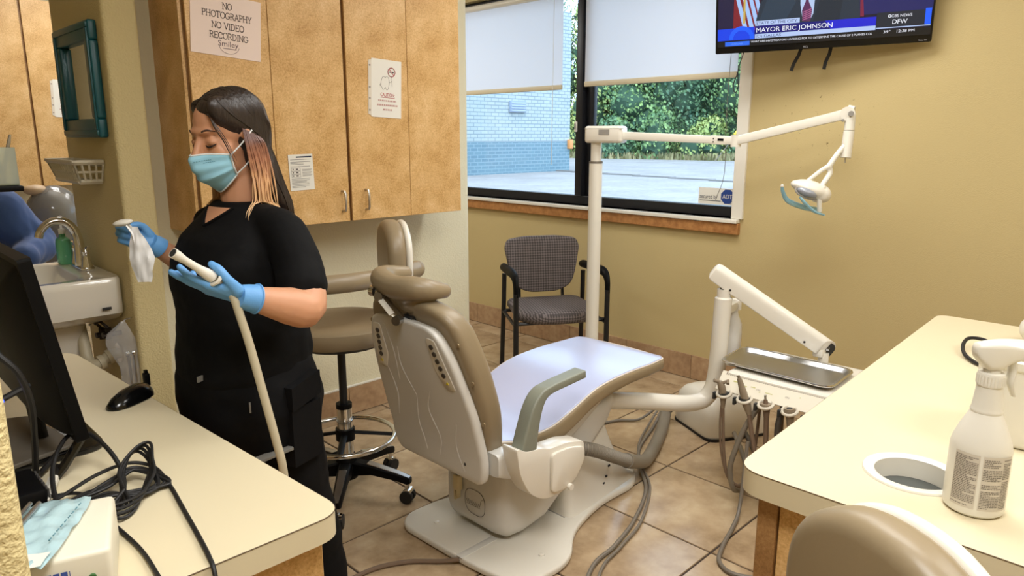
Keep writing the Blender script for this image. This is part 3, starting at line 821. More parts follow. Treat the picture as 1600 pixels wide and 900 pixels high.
# caution notice in a punched sleeve
def caution(sx, yd, zb, k, label, full=True):
    t = thing('notice', label, 'notice', (sx, yd, zb), 'notices taped to the cabinet')
    a = R(-2.5)
    s = Sheet((sx, yd, zb), (math.cos(a), 0, math.sin(a)), (-math.sin(a), 0, math.cos(a)))
    part('sleeve', s.slab([(-.017, .012), (0, .006), (0, .262), (-.017, .256)], -.0012, -.0002), mat('punched_sleeve_edge', srgb(222, 212, 196), .4), t, smooth=False)
    for z in (.03, .085, .135, .235): part('punch_hole', s.ring((-.009, z), .003, .0022, .0003, 8), M['ink'], t, smooth=False)
    paper_slab(s, .172, .268, M['paper'], t)
    # tooth outline and prohibition sign on a stick
    out = [(.062, .186), (.055, .168), (.054, .150), (.060, .138), (.066, .130), (.073, .133), (.078, .141), (.084, .131), (.091, .130), (.097, .142), (.101, .160), (.099, .178), (.092, .190), (.083, .190), (.078, .185), (.071, .190), (.062, .186)]
    part('tooth_drawing', merge(s.line([tuple(p[:2]) for p in catmull([Vector((x, y, 0)) for x, y in out], 4)], .0014, .0008),
                                s.line([(.101, .166), (.110, .166), (.115, .172)], .0014, .0008), s.line([(.055, .160), (.048, .150), (.053, .144)], .0014, .0008)), M['ink'], t, smooth=False)
    part('sign_stick', s.line([(.116, .192), (.118, .148)], .0018, .0008), M['ink'], t, smooth=False)
    part('ban_sign', merge(s.ring((.114, .213), .0205, .0036, .0008), s.line([(.100, .228), (.128, .198)], .0034, .0009)), M['ink_red'], t, smooth=False)
    part('ban_symbol', merge(s.quad(.101, .111, .211, .215, .0007), s.quad(.119, .127, .210, .216, .0007)), M['ink_black'], t, smooth=False)
    part('heading', merge(s.text('CAUTION:', .024, .092, .098, .0008, 'CENTER', .082), s.quad(.05, .134, .0925, .0945, .0008)), M['ink_red'], t, smooth=False)
    lines = []
    rn = random.Random(4)
    for z, x0, x1 in ((.075, .038, .142), (.054, .032, .150), (.033, .066, .118)):
        x = x0
        while x < x1:
            L = rn.uniform(.006, .016); lines.append(s.quad(x, min(x + L, x1), z, z + .0075, .0008)); x += L + .003
    part('small_print', merge(*lines), mat('faded_red_ink', srgb(196, 158, 152), .8), t, smooth=False)
    return t
caution(1.985, YD, 1.592, 1, 'white caution notice with a red ban sign above the cabinet handles')
caution(1.437, 6.197, 1.64, 1, 'white caution notice half hidden behind the teal mirror frame')
# small printed form
sh = Sheet((1.548, YD, 1.263), (math.cos(R(1.5)), 0, math.sin(R(1.5))), (-math.sin(R(1.5)), 0, math.cos(R(1.5))))
n3 = thing('notice', 'small white printed form with a dark header bar on the cabinet door', 'notice', (1.61, YD, 1.263), 'notices taped to the cabinet')
paper_slab(sh, .118, .158, M['paper'], n3)
part('header_bar', sh.quad(.037, .112, .143, .149, .0008), M['ink_navy'], n3, smooth=False)
rn = random.Random(2); ln = []
for z in (.134, .124, .119, .114, .104, .050, .043, .038, .033, .026, .019, .013):
    ln.append(sh.quad(.008, .008 + rn.uniform(.06, .1), z, z + .0022, .0008))
for z in (.09, .078, .066): ln.append(sh.quad(.062, .11, z, z + .0022, .0008)); ln.append(sh.quad(.062, .105, z - .005, z - .003, .0008))
part('print_lines', merge(*ln), M['ink_grey'], n3, smooth=False)
tb = []
for i in range(3):
    z = .058 + i * .0145
    tb += [sh.line([(.01, z), (.053, z), (.053, z + .012), (.01, z + .012), (.01, z)], .0009, .0008), sh.quad(.016, .021, z + .004, z + .009, .0008), sh.quad(.032, .043, z + .004, z + .009, .0008)]
part('print_table', merge(*tb), M['ink'], n3, smooth=False)

# ------------------------------------------------------------------ counters
def counter(name, label, poly, rads, z0, z1, hole=None):
    t = thing(name, label, 'counter', (sum(p[0] for p in poly) / len(poly), sum(p[1] for p in poly) / len(poly), 0))
    pl = round_poly(poly, rads, 8)
    bm = bmesh.new()
    if hole:
        hx, hy, hr = hole; n = len(pl)
        # bridge outline to the hole so the top has a true opening
        def ring(z, pts): return [bm.verts.new((p[0], p[1], z)) for p in pts]
        hp = [(hx + hr * math.cos(2 * PI * i / 32), hy + hr * math.sin(2 * PI * i / 32)) for i in range(32)]
        for z in (z0, z1):
            o = ring(z, pl); h_ = ring(z, hp)
            eo = [bm.edges.new((o[i], o[(i + 1) % len(o)])) for i in range(len(o))]; eh = [bm.edges.new((h_[i], h_[(i + 1) % 32])) for i in range(32)]
            bmesh.ops.triangle_fill(bm, edges=eo + eh, use_beauty=True)
            if z == z0: lo, lh = o, h_
            else: hi, hh = o, h_
        for i in range(len(lo)): bm.faces.new((lo[i], lo[(i + 1) % len(lo)], hi[(i + 1) % len(hi)], hi[i]))
        for i in range(32): bm.faces.new((lh[i], hh[i], hh[(i + 1) % 32], lh[(i + 1) % 32]))
        bmesh.ops.recalc_face_normals(bm, faces=bm.faces[:])
        g = from_bm(bm)
    else:
        bm.free(); g = prism(pl, z0, z1)
    part('worktop', g, M['cream_lam'], t, smooth=True, ang=30)
    part('edge_line', tube([(p[0], p[1], z1 - .001) for p in pl], .0011, 5, closed=True), mat('laminate_seam', srgb(96, 78, 54), .7), t)
    return t
ZC = .86
cl = counter('left_counter', 'cream laminate counter holding the monitor and mouse', [(-.55, 1.012), (.600, 1.012), (.522, 2.43), (-.55, 2.43)], [.0, .055, .075, 0], ZC - .046, ZC)
part('cabinet_body', bxx(-.53, .545, 1.075, 2.33, .10, ZC - .046), M['wood_dark'], cl, smooth=False)
part('end_panel', bxx(.10, .575, 1.055, 1.073, .10, ZC - .046, .002, 1), M['wood_lam'], cl, smooth=False)
part('side_panel', bxx(.548, .566, 1.075, 2.33, .10, ZC - .046, .002, 1), M['wood_lam'], cl, smooth=False)
part('toe_kick', bxx(-.5, .5, 1.12, 2.3, 0, .10), M['black_pl'], cl, smooth=False)
HX, HY, HR = 1.452, .352, .072
crt = counter('right_counter', 'cream laminate counter with a round waste chute and spray bottle', [(1.238, -1.6), (2.905, -1.6), (2.905, .688), (1.238, .612)], [0, 0, .045, .06], ZC - .05, ZC, (HX, HY, HR))
part('chute_ring', lathe([(HR - .004, -.04), (HR - .004, .0015), (HR, .004), (HR + .016, .004), (HR + .018, .001), (HR + .018, .0), (HR - .001, .0), (HR - .001, -.04)], (HX, HY, ZC + .0002), 40), M['white_pl'], crt)
part('chute_liner', tube([(HX, HY, ZC - .05), (HX, HY, ZC - .2)], HR - .003, 28), M['white_pl'], crt)
part('chute_lid', lathe([(0, 0), (HR - .006, 0), (HR - .006, .008), (0, .009)], (HX, HY, ZC - .045), 28), mat('dark_waste_lid', srgb(74, 78, 75), .35), crt)
part('cabinet_body', bxx(1.29, 2.88, -1.55, .565, .10, ZC - .21), M['wood_dark'], crt, smooth=False)
part('apron', merge(bxx(1.29, 1.31, -1.55, .565, ZC - .21, ZC - .05), bxx(1.31, 2.88, .545, .565, ZC - .21, ZC - .05), bxx(2.86, 2.88, -1.55, .545, ZC - .21, ZC - .05)), M['wood_dark'], crt, smooth=False)
part('front_panel', bxx(1.272, 1.288, .02, .53, .10, ZC - .052, .0015, 1), M['wood_lam'], crt, smooth=False)
part('front_panel', bxx(1.272, 1.288, -.52, .014, .10, ZC - .052, .0015, 1), M['wood_lam'], crt, smooth=False)
part('corner_post', bxx(1.266, 1.288, .533, .572, .10, ZC - .052, .0015, 1), M['wood_dark'], crt, smooth=False)
part('side_panel', bxx(1.29, 2.87, .567, .583, .10, ZC - .052, .0015, 1), M['wood_lam'], crt, smooth=False)
part('toe_kick', bxx(1.34, 2.82, -1.5, .50, 0, .10), M['black_pl'], crt, smooth=False)
part('cabinet_pull', tube([(1.270, .30, .55), (1.248, .30, .552), (1.246, .30, .565), (1.246, .30, .645), (1.248, .30, .658), (1.270, .30, .66)], .005, 8), M['nickel'], crt)
# ------------------------------------------------------------------ television
L0 = Vector((3.55, 2.027, 1.924)); R0 = Vector((3.777, 1.064, 1.924))
TW = (R0 - L0).length
xd = (R0 - L0).normalized(); tilt = R(9)
nh = Vector((0, 0, 1)).cross(xd); nh = -nh if nh.x > 0 else nh          # horizontal normal towards the room
yd_ = (Vector((0, 0, 1)) * math.cos(tilt) + nh * math.sin(tilt)).normalized()
TS = Sheet(L0, xd, yd_)
if TS.n.dot(nh) < 0: TS.n = -TS.n
TH = .57
tv = thing('television', 'black wall-mounted television showing a news broadcast', 'television', (3.7, 1.55, 1.92))
part('housing', TS.slab(round_poly([(0, 0), (TW, 0), (TW, TH), (0, TH)], .008, 3), -.035, 0), M['black_gl'], tv, smooth=False)
part('rear_bulge', TS.slab(round_poly([(.2, .1), (TW - .2, .1), (TW - .2, TH - .1), (.2, TH - .1)], .03, 3), -.07, -.035), M['black_pl'], tv, smooth=False)
c0 = Vector(TS.p(TW / 2, TH / 2, -.07))
part('wall_bracket', merge(tube([c0, (XW - .02, c0.y + .05, c0.z + .02)], .03, 8), bxx(XW - .02, XW - .001, c0.y - .1, c0.y + .2, c0.z - .12, c0.z + .15)), M['black_metal'], tv)
def u2(x): return (x - 75) / 1425 * TW
def t2(h): return h / 1425 * TW
EM = {}
def scr(name, col, s=1.0):
    if name not in EM: EM[name] = emis('screen_' + name, col, s)
    return EM[name]
S_ = 1.0
screen = part('screen', TS.quad(.012, TW - .012, .032, TH - .012, .001), scr('night', srgb(14, 14, 40), S_), tv, smooth=False)
def sp(name, pts, col, off, nm): return sub(nm, TS.poly([(u2(a), t2(b)) for a, b in pts], off), scr(name, col, S_), screen, smooth=False)
TOP = 790
sp('navy', [(92, 175), (205, 175), (205, TOP), (92, TOP)], srgb(24, 20, 58), .0015, 'backdrop')
sp('bluewall', [(1050, 200), (1490, 200), (1490, TOP), (1050, TOP)], srgb(26, 30, 92), .0015, 'backdrop')
# flags
sp('red', [(205, 175), (390, 150), (400, TOP), (215, TOP)], srgb(122, 26, 40), .0018, 'flag')
for a in (215, 262, 305, 345):
    sp('pale', [(a + 60, 178), (a + 92, 178), (a + 22, 420), (a - 4, 420)], srgb(160, 192, 240), .0021, 'flag_stripe')
sp('gold', [(276, 205), (292, 205), (290, TOP), (280, TOP)], srgb(196, 168, 80), .0024, 'flag_pole')
# speaker's dark suit: jacket, shirt, tie (cut off by the frame above)
sp('suit', [(360, 180), (1062, 180), (1050, 330), (1000, 440), (880, 500), (640, 500), (470, 440), (395, 330)], srgb(32, 46, 62), .0027, 'jacket')
sp('suit2', [(380, 180), (560, 180), (640, 320), (600, 440), (470, 430)], srgb(38, 56, 74), .0029, 'lapel')
sp('suit3', [(760, 180), (930, 180), (960, 420), (860, 470), (790, 300)], srgb(26, 38, 52), .0029, 'lapel')
sp('shirt', [(672, 300), (690, 205), (735, 185), (760, 235), (775, 470), (665, 470)], srgb(176, 196, 232), .0031, 'shirt')
sp('tie', [(690, 190), (742, 185), (752, 260), (725, 320), (735, 470), (700, 470), (706, 320), (684, 262)], srgb(86, 40, 84), .0034, 'tie')
sub('tie_stripe', merge(*[TS.line([(u2(690), t2(196 + k * 13)), (u2(746), t2(216 + k * 13))], .0022, .0036) for k in range(5)]), scr('pink', srgb(214, 120, 170), S_), screen, smooth=False)
sp('crimson', [(1062, 190), (1085, 190), (1070, 330), (1048, 420)], srgb(120, 30, 60), .0026, 'chair_back')
# lower thirds
sp('blue1', [(92, 92), (362, 92), (362, 178), (92, 174)], srgb(10, 62, 224), .0038, 'banner')
sub('globe', TS.poly([(u2(268 + 92 * math.cos(R(a))), t2(96 + 92 * math.sin(R(a)))) for a in range(0, 181, 12)], .0041), scr('blue2', srgb(24, 92, 246), S_), screen, smooth=False)
sub('globe_band', TS.poly([(u2(268 + 62 * math.cos(R(a))), t2(96 + 62 * math.sin(R(a)))) for a in range(0, 181, 12)], .0043), scr('blue1', srgb(10, 62, 224), S_), screen, smooth=False)
sp('tab', [(148, 52), (328, 52), (328, 82), (148, 82)], srgb(40, 104, 232), .0041, 'tab')
sp('state', [(365, 182), (672, 182), (672, 215), (365, 215)], srgb(176, 196, 236), .0041, 'banner')
sp('deep', [(365, 125), (1162, 125), (1162, 182), (365, 182)], srgb(12, 14, 110), .0039, 'banner')
sp('deep2', [(880, 125), (1162, 125), (1162, 182), (840, 182)], srgb(22, 30, 200), .0041, 'banner')
sp('state', [(365, 95), (1162, 97), (1162, 125), (365, 125)], srgb(176, 196, 236), .0041, 'banner')
sp('black', [(92, 46), (1490, 46), (1490, 95), (92, 92)], srgb(6, 8, 14), .0036, 'ticker')
sp('slate', [(1165, 112), (1450, 112), (1450, 205), (1165, 205)], srgb(26, 34, 48), .0039, 'channel_block')
sp('blue2', [(1450, 112), (1485, 112), (1485, 212), (1450, 212)], srgb(24, 92, 246), .0041, 'channel_strip')
sp('state', [(1165, 103), (1485, 103), (1485, 109), (1165, 109)], srgb(120, 140, 230), .0041, 'rule')
WH = scr('white', srgb(238, 240, 250), S_); DK = scr('inky', srgb(30, 38, 96), S_); PB = scr('paleblue', srgb(120, 170, 250), S_)
def tx(s, x0, x1, h, size, m, nm='lettering'):
    g = textg(s, t2(size) / .73, TS.p(u2((x0 + x1) / 2), t2(h), .0048), TS.x, TS.y, 'CENTER', u2(x1) - u2(x0))
    sub(nm, g, m, screen, smooth=False)
tx('STATE OF THE CITY', 374, 655, 189, 20, DK)
tx('MAYOR ERIC JOHNSON', 374, 890, 137, 32, WH)
tx('(D) DALLAS', 372, 548, 101, 19, DK)
tx('WHAT ARE INVESTIGATORS LOOKING FOR TO DETERMINE THE CAUSE OF 2 PLANES COL', 338, 1145, 68, 14, WH)
tx('HEADLINES', 192, 280, 61, 11, PB)
tx('CBS NEWS', 1252, 1374, 170, 18, WH)
tx('DFW', 1260, 1348, 128, 29, WH)
tx('39\u00b0', 1212, 1254, 72, 18, WH)
tx('12:38 PM', 1290, 1394, 72, 18, WH)
sub('channel_mark', TS.ring((u2(1242), t2(179)), .0055, .003, .0048, 14), WH, screen, smooth=False)
gm = mat('tv_grey_lettering', srgb(170, 170, 174), .5)
part('maker_mark', textg('TCL', t2(13) / .73, TS.p(u2(720), t2(9), .0012), TS.x, TS.y, 'CENTER', t2(34)), gm, tv, smooth=False)
part('corner_mark', textg('Roku TV', t2(9) / .73, TS.p(u2(1449), t2(9), .0012), TS.x, TS.y, 'CENTER', t2(48)), gm, tv, smooth=False)
# black straps and looped cable hanging below
for s0, s1, ln_, nm in (((680 - 75) / 1425 * TW, (615 - 75) / 1425 * TW, .105, 'left'), ((880 - 75) / 1425 * TW, (840 - 75) / 1425 * TW, .105, 'right')):
    a = Vector(TS.p(s0, .01, -.05)); b = Vector(TS.p(s1, -ln_, -.05))
    part('strap', tube([a, a.lerp(b, .35) + Vector((0, -.004, 0)), a.lerp(b, .7) + Vector((0, .003, 0)), b], .010, 6, flat=(.25, 1)), M['black_rub'], tv)
c_ = Vector(TS.p(.137, .005, -.045))
part('cable', tube(catmull([c_, c_ + V(-.0, .02, -.06), c_ + V(0, .03, -.11), c_ + V(0, .048, -.16), c_ + V(0, .045, -.2), c_ + V(0, .03, -.205), c_ + V(0, .022, -.17), c_ + V(0, .028, -.12), c_ + V(-.003, .024, -.07)], 6), .0026, 8), M['black_rub'], tv)
# ------------------------------------------------------------------ dental chair (long axis along +X)
YC_ = 1.865
dc = thing('dental_chair', 'tan and white dental chair with window sheen painted pale blue on the seat in the middle of the room', 'dental chair', (1.95, 1.81, 0))
bp = part('base_plate', prism(round_poly([(1.475, 2.075), (1.485, 1.70), (1.52, 1.47), (1.76, 1.455), (1.90, 1.575), (2.15, 1.645), (2.40, 1.635), (2.53, 1.74), (2.53, 1.89), (2.40, 1.985), (2.12, 1.965), (1.86, 2.05), (1.72, 2.125), (1.54, 2.13)],
     [.07, .3, .09, .13, .12, .12, .07, .06, .06, .07, .12, .12, .07, .06], 6), .004, .032, .009, 3), M['plate_white'], dc)
sub('cable_groove', bxx(1.482, 1.66, 1.735, 1.765, .031, .0345, .001), M['shell_white'], bp)
for x, y in ((1.575, 1.99), (1.70, 1.55), (2.02, 1.70), (1.93, 1.93)): sub('bolt_cap', lathe([(0, 0), (.011, 0), (.010, .004), (0, .006)], (x, y, .032), 12), M['white_pl'], bp)
sub('seam', bxx(1.95, 1.955, 1.66, 1.97, .0315, .0328), M['ink_grey'], bp, smooth=False)
def rr(cx, cy, hw, hh, r_, X, n=5):
    pts = round_poly([(cy - hw, cx - hh), (cy + hw, cx - hh), (cy + hw, cx + hh), (cy - hw, cx + hh)], r_, n)
    return [(X, a, b) for a, b in pts]
lb = [rr((z0 + z1) / 2, 1.845, hw, (z1 - z0) / 2, .055, X) for X, z0, z1, hw in
      ((1.635, .085, .30, .125), (1.645, .062, .325, .152), (1.672, .048, .345, .172), (1.74, .045, .36, .178), (1.85, .062, .38, .18), (1.95, .125, .40, .18), (2.1, .225, .425, .172), (2.26, .32, .44, .155), (2.32, .37, .44, .13))]
bx_ = part('lift_housing', loft(lb), M['shell_white'], dc)
pd = []
for z, x0, x1, hw in ((.030, 1.955, 2.47, .185), (.06, 1.965, 2.43, .165), (.14, 1.975, 2.37, .150), (.26, 1.99, 2.31, .14), (.36, 2.02, 2.27, .13), (.43, 2.05, 2.24, .12)):
    pd.append([(a, b, z) for a, b in round_poly([(x0, 1.815 - hw), (x1, 1.815 - hw * .75), (x1, 1.815 + hw * .75), (x0, 1.815 + hw)], .05, 5)])
pdl = part('pedestal', loft(pd), M['plate_white'], dc)
for x, z in ((2.24, .10), (2.26, .14), (2.22, .075)): sub('foot_switch_mark', box((x, 1.672 + z * .06, z), (.012, .004, .008)), M['ink_black'], pdl)
# emblem on the rear of the housing: ring, flourish
es = Sheet((1.6335, 1.90, .07), (0, -1, 0), (0, 0, 1))
sub('emblem_ring', es.line((lambda q: q + q[:1])([(p[0], p[1]) for p in round_poly([(.015, .035), (.125, .035), (.125, .135), (.015, .135)], .045, 6)]), .0022, .0009), M['ink_black'], bx_, smooth=False)
fl = [(.022 + i * .0016, .080 + .006 * math.sin(i * 1.05) * (1 if i % 12 < 8 else 1.7)) for i in range(44)] + [(.096, .074), (.104, .104), (.118, .112)]
sub('emblem_script', merge(es.line(fl, .0014, .0010), es.line([(.022, .068), (.10, .070)], .0014, .0010)), mat('dark_gold_print', srgb(86, 76, 60), .6), bx_, smooth=False)
# upper seat frame and keys
part('seat_frame', loft([rr((z0 + z1) / 2, 1.855, hw, (z1 - z0) / 2, .02, X) for X, z0, z1, hw in ((1.57, .36, .45, .235), (1.75, .345, .44, .235), (1.95, .36, .455, .215), (2.12, .40, .50, .18), (2.3, .46, .51, .15))]), M['shell_white'], dc)
wr = part('wiring_plug', merge(tube(catmull([(1.60, 1.915, .36), (1.612, 1.918, .30), (1.617, 1.912, .245)], 5), .005, 6), tube(catmull([(1.60, 1.90, .36), (1.612, 1.90, .31), (1.617, 1.908, .245)], 5), .005, 6)), M['grey_cord'], dc)
sub('plug', bxx(1.606, 1.630, 1.895, 1.925, .185, .245, .004), mat('ivory_plug', srgb(214, 200, 160), .5), wr)
sub('plug_tab', merge(bxx(1.608, 1.624, 1.90, 1.908, .155, .187), bxx(1.608, 1.624, 1.914, 1.922, .145, .187)), mat('ivory_plug', srgb(214, 200, 160), .5), wr)
# seat: lofted cushion, pale blue layer painted as window reflection, piping
top = [(1.585, .470), (1.66, .458), (1.74, .460), (1.84, .468), (1.95, .502), (2.06, .540), (2.16, .556), (2.30, .562), (2.44, .560), (2.54, .560), (2.575, .556)]
thk = [.07, .075, .078, .078, .075, .068, .062, .055, .052, .050, .040]
hwd = [.225, .245, .252, .255, .256, .256, .256, .256, .256, .250, .225]
def bed(t_off, h_off, w_off, rnd, only_top=False):
    P = catmull([Vector((x, 0, z)) for x, z in top], 4); m_ = len(P)
    T_ = lerp_list(thk, m_); W_ = lerp_list(hwd, m_); out = []
    for i, p in enumerate(P):
        h1 = p.z + t_off; h0 = (p.z + h_off) if only_top else p.z - T_[i]
        out.append([(p.x, YC_ + a, b) for a, b in round_poly([(-W_[i] + w_off, h0), (W_[i] - w_off, h0), (W_[i] - w_off, h1), (-W_[i] + w_off, h1)], rnd, 4)])
    return loft(out)
seat = part('seat_cushion', bed(0, 0, 0, .020), M['tan_vinyl'], dc)
sub('sheen_layer', bed(.004, -.006, .012, .004, True), M['window_sheen'], seat, label='pale blue layer painted as window sheen')
pp = [Vector((p.x, 0, p.z)) for p in catmull([Vector((x, 0, z)) for x, z in top], 4)]; WW = lerp_list(hwd, len(pp))
for s_ in (-1, 1):
    sub('piping', tube([(p.x, YC_ + s_ * (w_ - .009), p.z - .002) for p, w_ in zip(pp, WW)], .0038, 6), mat('pale_piping', srgb(214, 204, 190), .5), seat)
sub('piping', tube(catmull([(2.575, YC_ - .216, .554), (2.582, YC_ - .1, .556), (2.583, YC_, .557), (2.582, YC_ + .1, .556), (2.575, YC_ + .216, .554)], 4), .0038, 6), mat('pale_piping', srgb(214, 204, 190), .5), seat)
# backrest
def XR(z):
    k = [(.30, 1.535), (.45, 1.520), (.6, 1.482), (.75, 1.437), (.9, 1.392), (1.0, 1.352)]
    for (a, xa), (b, xb) in zip(k[:-1], k[1:]):
        if z <= b: return xa + (xb - xa) * (z - a) / (b - a)
    return k[-1][1]
def backmap(g): return [(XR(q[1]) + q[2], YC_ + q[0], q[1]) for q in g[0]], g[1]
def subdiv_prism(poly, t0, t1, bev, seg, cuts=6):
    bm = bmesh.new(); n = len(poly)
    lo = [bm.verts.new((p[0], p[1], t0)) for p in poly]; hi = [bm.verts.new((p[0], p[1], t1)) for p in poly]
    bm.faces.new(lo[::-1]); bm.faces.new(hi)
    for i in range(n): bm.faces.new((lo[i], lo[(i + 1) % n], hi[(i + 1) % n], hi[i]))
    bmesh.ops.recalc_face_normals(bm, faces=bm.faces[:])
    e = [x for x in bm.edges if abs(x.verts[0].co.z - x.verts[1].co.z) < 1e-6]
    bmesh.ops.bevel(bm, geom=e, offset=bev, segments=seg, profile=0.5, affect='EDGES')
    for zz in (.45, .6, .75, .9):
        bmesh.ops.bisect_plane(bm, geom=bm.verts[:] + bm.edges[:] + bm.faces[:], plane_co=(0, zz, 0), plane_no=(0, 1, 0))
    return from_bm(bm)
pad = round_poly([(-.225, .43), (.225, .43), (.272, .60), (.262, .80), (.215, .955), (.075, .985), (-.075, .985), (-.215, .955), (-.262, .80), (-.272, .60)], [.05, .05, .1, .1, .07, .1, .1, .07, .1, .1], 5)
back = part('backrest_cushion', backmap(subdiv_prism(pad, -.012, .085, .032, 5)), M['tan_vinyl'], dc)
shl = round_poly([(-.235, .345), (.215, .345), (.248, .40), (.252, .62), (.215, .82), (.168, .905), (.045, .918), (-.06, .915), (-.168, .905), (-.215, .82), (-.252, .62), (-.252, .40)], [.03, .05, .05, .08, .06, .04, .02, .02, .04, .06, .08, .05], 4)
shell = part('back_shell', backmap(subdiv_prism(shl, -.050, -.010, .014, 3)), M['shell_white'], dc)
crease = [[(.03, .62), (.07, .72), (.06, .80)], [(.03, .62), (.06, .50), (.04, .40)], [(-.06, .66), (-.02, .58), (-.05, .48), (-.03, .40)], [(.16, .70), (.15, .60), (.18, .5)], [(-.16, .56), (-.13, .46), (-.16, .38)], [(.10, .88), (.09, .78), (.11, .66)]]
for pl in crease:
    P = catmull([Vector((a, b, -.0497)) for a, b in pl], 5)
    sub('moulded_crease', backmap(tube(P, [.0015, .003, .0015], 6)), M['shell_white'], shell)
for sg, k in ((-1, 'R'), (1, 'L')):
    pnl = round_poly([(sg * .125, .875), (sg * .168, .872), (sg * .212, .70), (sg * .165, .695), (sg * .13, .76)], .012, 3)
    if sg < 0: pnl = pnl[::-1]
    kp = sub('keypad', backmap(subdiv_prism(pnl, -.053, -.049, .0015, 1)), M['white_pl'], shell)
for i in range(5):
    for sg in (-1, 1):
        a, z = sg * (.147 + .0062 * i), .845 - .024 * i
        c = Vector((XR(z) - .053, YC_ + a, z))
        sub('key_button', tube([c, c + V(-.004, 0, -.001)], .0088, 12), mat('dark_key', srgb(62, 56, 48), .45), shell)
sub('key_symbol', merge(*[tube([Vector((XR(.722) - .053, YC_ + sg * .180, .722)), Vector((XR(.722) - .0555, YC_ + sg * .180, .722))], .008, 3) for sg in (-1, 1)]), mat('yellow_warning', srgb(206, 184, 50), .5), shell)
sub('shell_mark', box((XR(.40) - .0505, YC_ - .165, .41), (.002, .008, .012)), M['ink_black'], shell)
for z in (.86, .73, .58, .47):
    for sg in (-1, 1):
        w_ = {.86: .233, .73: .257, .58: .26, .47: .238}[z]
        c = Vector((XR(z) - .0105, YC_ + sg * w_, z))
        sub('screw', tube([c, c + V(-.004, 0, 0)], .0075, 10), mat('brass_screw', srgb(150, 132, 100), .4, .6), back)
part('back_hinge', loft([rr((z0 + z1) / 2, 1.845, hw, (z1 - z0) / 2, .02, X) for X, z0, z1, hw in ((1.52, .38, .46, .262), (1.58, .355, .46, .27), (1.64, .35, .44, .262))]), M['shell_white'], dc)
# headrest
hp = catmull([(1.475, 2.005, 1.03), (1.40, 2.005, 1.035), (1.345, 1.965, 1.035), (1.335, 1.88, 1.02), (1.35, 1.80, 1.025), (1.385, 1.765, 1.02), (1.44, 1.752, 1.01)], 4)
hg = remesh(merge(chain([tuple(p) for p in hp], [.026, .034, .038, .040, .040, .036, .026], 12, 1), ell((1.405, 1.875, .995), (.068, .112, .050)), ell((1.40, 1.85, .968), (.052, .088, .048))), .006, 6)
hr = part('headrest', hg, M['tan_vinyl'], dc, label='tan horseshoe headrest')
mh = part('headrest_bracket', merge(tube([(1.392, 1.845, .905), (1.378, 1.878, .955)], .016, 8, flat=(.5, 1.3)), box((1.372, 1.845, .905), (.03, .055, .04), .004)), M['black_metal'], dc)
sub('knob', tube([(1.318, 1.985, .995), (1.335, 1.928, .992)], .019, 16), M['chrome'], mh)
sub('knob_band', merge(tube([(1.3235, 1.967, .994), (1.3265, 1.957, .9937)], .0205, 16), tube([(1.330, 1.945, .993), (1.332, 1.938, .9928)], .0205, 16)), M['black_metal'], mh)
lk = sub('link_plate', tube([(1.318, 1.925, .985), (1.325, 1.885, .948), (1.338, 1.848, .915)], .023, 8, flat=(.38, 1)), M['chrome'], mh)
sub('link_cover', tube([(1.308, 1.912, .974), (1.318, 1.866, .932)], .0165, 8, flat=(.5, 1)), M['white_pl'], mh)
for c in ((1.308, 1.922, .986), (1.322, 1.848, .916)):
    c = Vector(c); sub('pivot', tube([c + V(.012, .006, 0), c + V(-.012, -.006, 0)], .016, 14), M['steel'], mh)
part('hinge_block', bxx(1.366, 1.40, 1.82, 1.872, .885, .915, .004), M['black_pl'], dc)
# right armrest with bracket
AY = 1.545
ap = [Vector((1.60, AY, .465)), Vector((1.615, AY, .53)), Vector((1.64, AY, .605)), Vector((1.672, AY, .648)), Vector((1.72, AY, .662)), Vector((1.80, AY, .668)), Vector((1.888, AY, .674))]
prof = round_poly([(-.028, -.022), (.028, -.022), (.028, .022), (-.028, .022)], .008, 3)
AP = catmull(ap, 6)
v_, f_ = [], []
secs = []
for i, p in enumerate(AP):
    t = (AP[min(i + 1, len(AP) - 1)] - AP[max(i - 1, 0)]).normalized(); s = Vector((0, 1, 0)); u = s.cross(t).normalized()
    k = i / (len(AP) - 1); th = 1.75 - 1.1 * min(1, k * 1.6)
    secs.append([tuple(p + s * a + u * b * th) for a, b in prof])
arm = part('armrest', loft(secs), M['grey_arm'], dc, label='grey-green padded armrest')
ys = [1.575, 1.505]
bo = round_poly([(1.535, .505), (1.585, .478), (1.66, .468), (1.70, .452), (1.79, .448), (1.885, .425), (1.892, .36), (1.84, .285), (1.76, .262), (1.665, .272), (1.60, .32), (1.555, .40)], [.02, .015, .015, .02, .02, .02, .03, .04, .04, .04, .03, .03], 4)
g = prism(bo, 0, .07, .004, 2)
part('armrest_bracket', ([(p[0], 1.585 - p[2], p[1]) for p in g[0]], [tuple(reversed(q)) for q in g[1]]), M['white_pl'], dc)
br2 = [(1.70, .435), (1.79, .432), (1.872, .412), (1.878, .365), (1.83, .30), (1.76, .278), (1.70, .29)]
g = prism(round_poly(br2, .02, 4), 0, .014, .006, 2)
bplate = part('bracket_plate', ([(p[0], 1.516 - p[2], p[1]) for p in g[0]], [tuple(reversed(q)) for q in g[1]]), M['white_pl'], dc)
es = Sheet((1.82, 1.684 - .022, .315), (1, 0, .25), (-.25, 0, 1))
sub('housing_script', merge(es.line([(.0 + i * .0022, .006 + .006 * math.sin(i * 1.05)) for i in range(40)] + [(.092, -.006), (.1, .03), (.125, .045)], .002, .0012), es.line([(.0, -.012), (.085, -.006)], .002, .0012)), mat('dark_gold_print', srgb(86, 76, 60), .6), bx_, smooth=False)
sub('release_button', tube([(1.79, 1.502, .285), (1.79, 1.49, .285)], .012, 12), M['white_pl'], bplate)

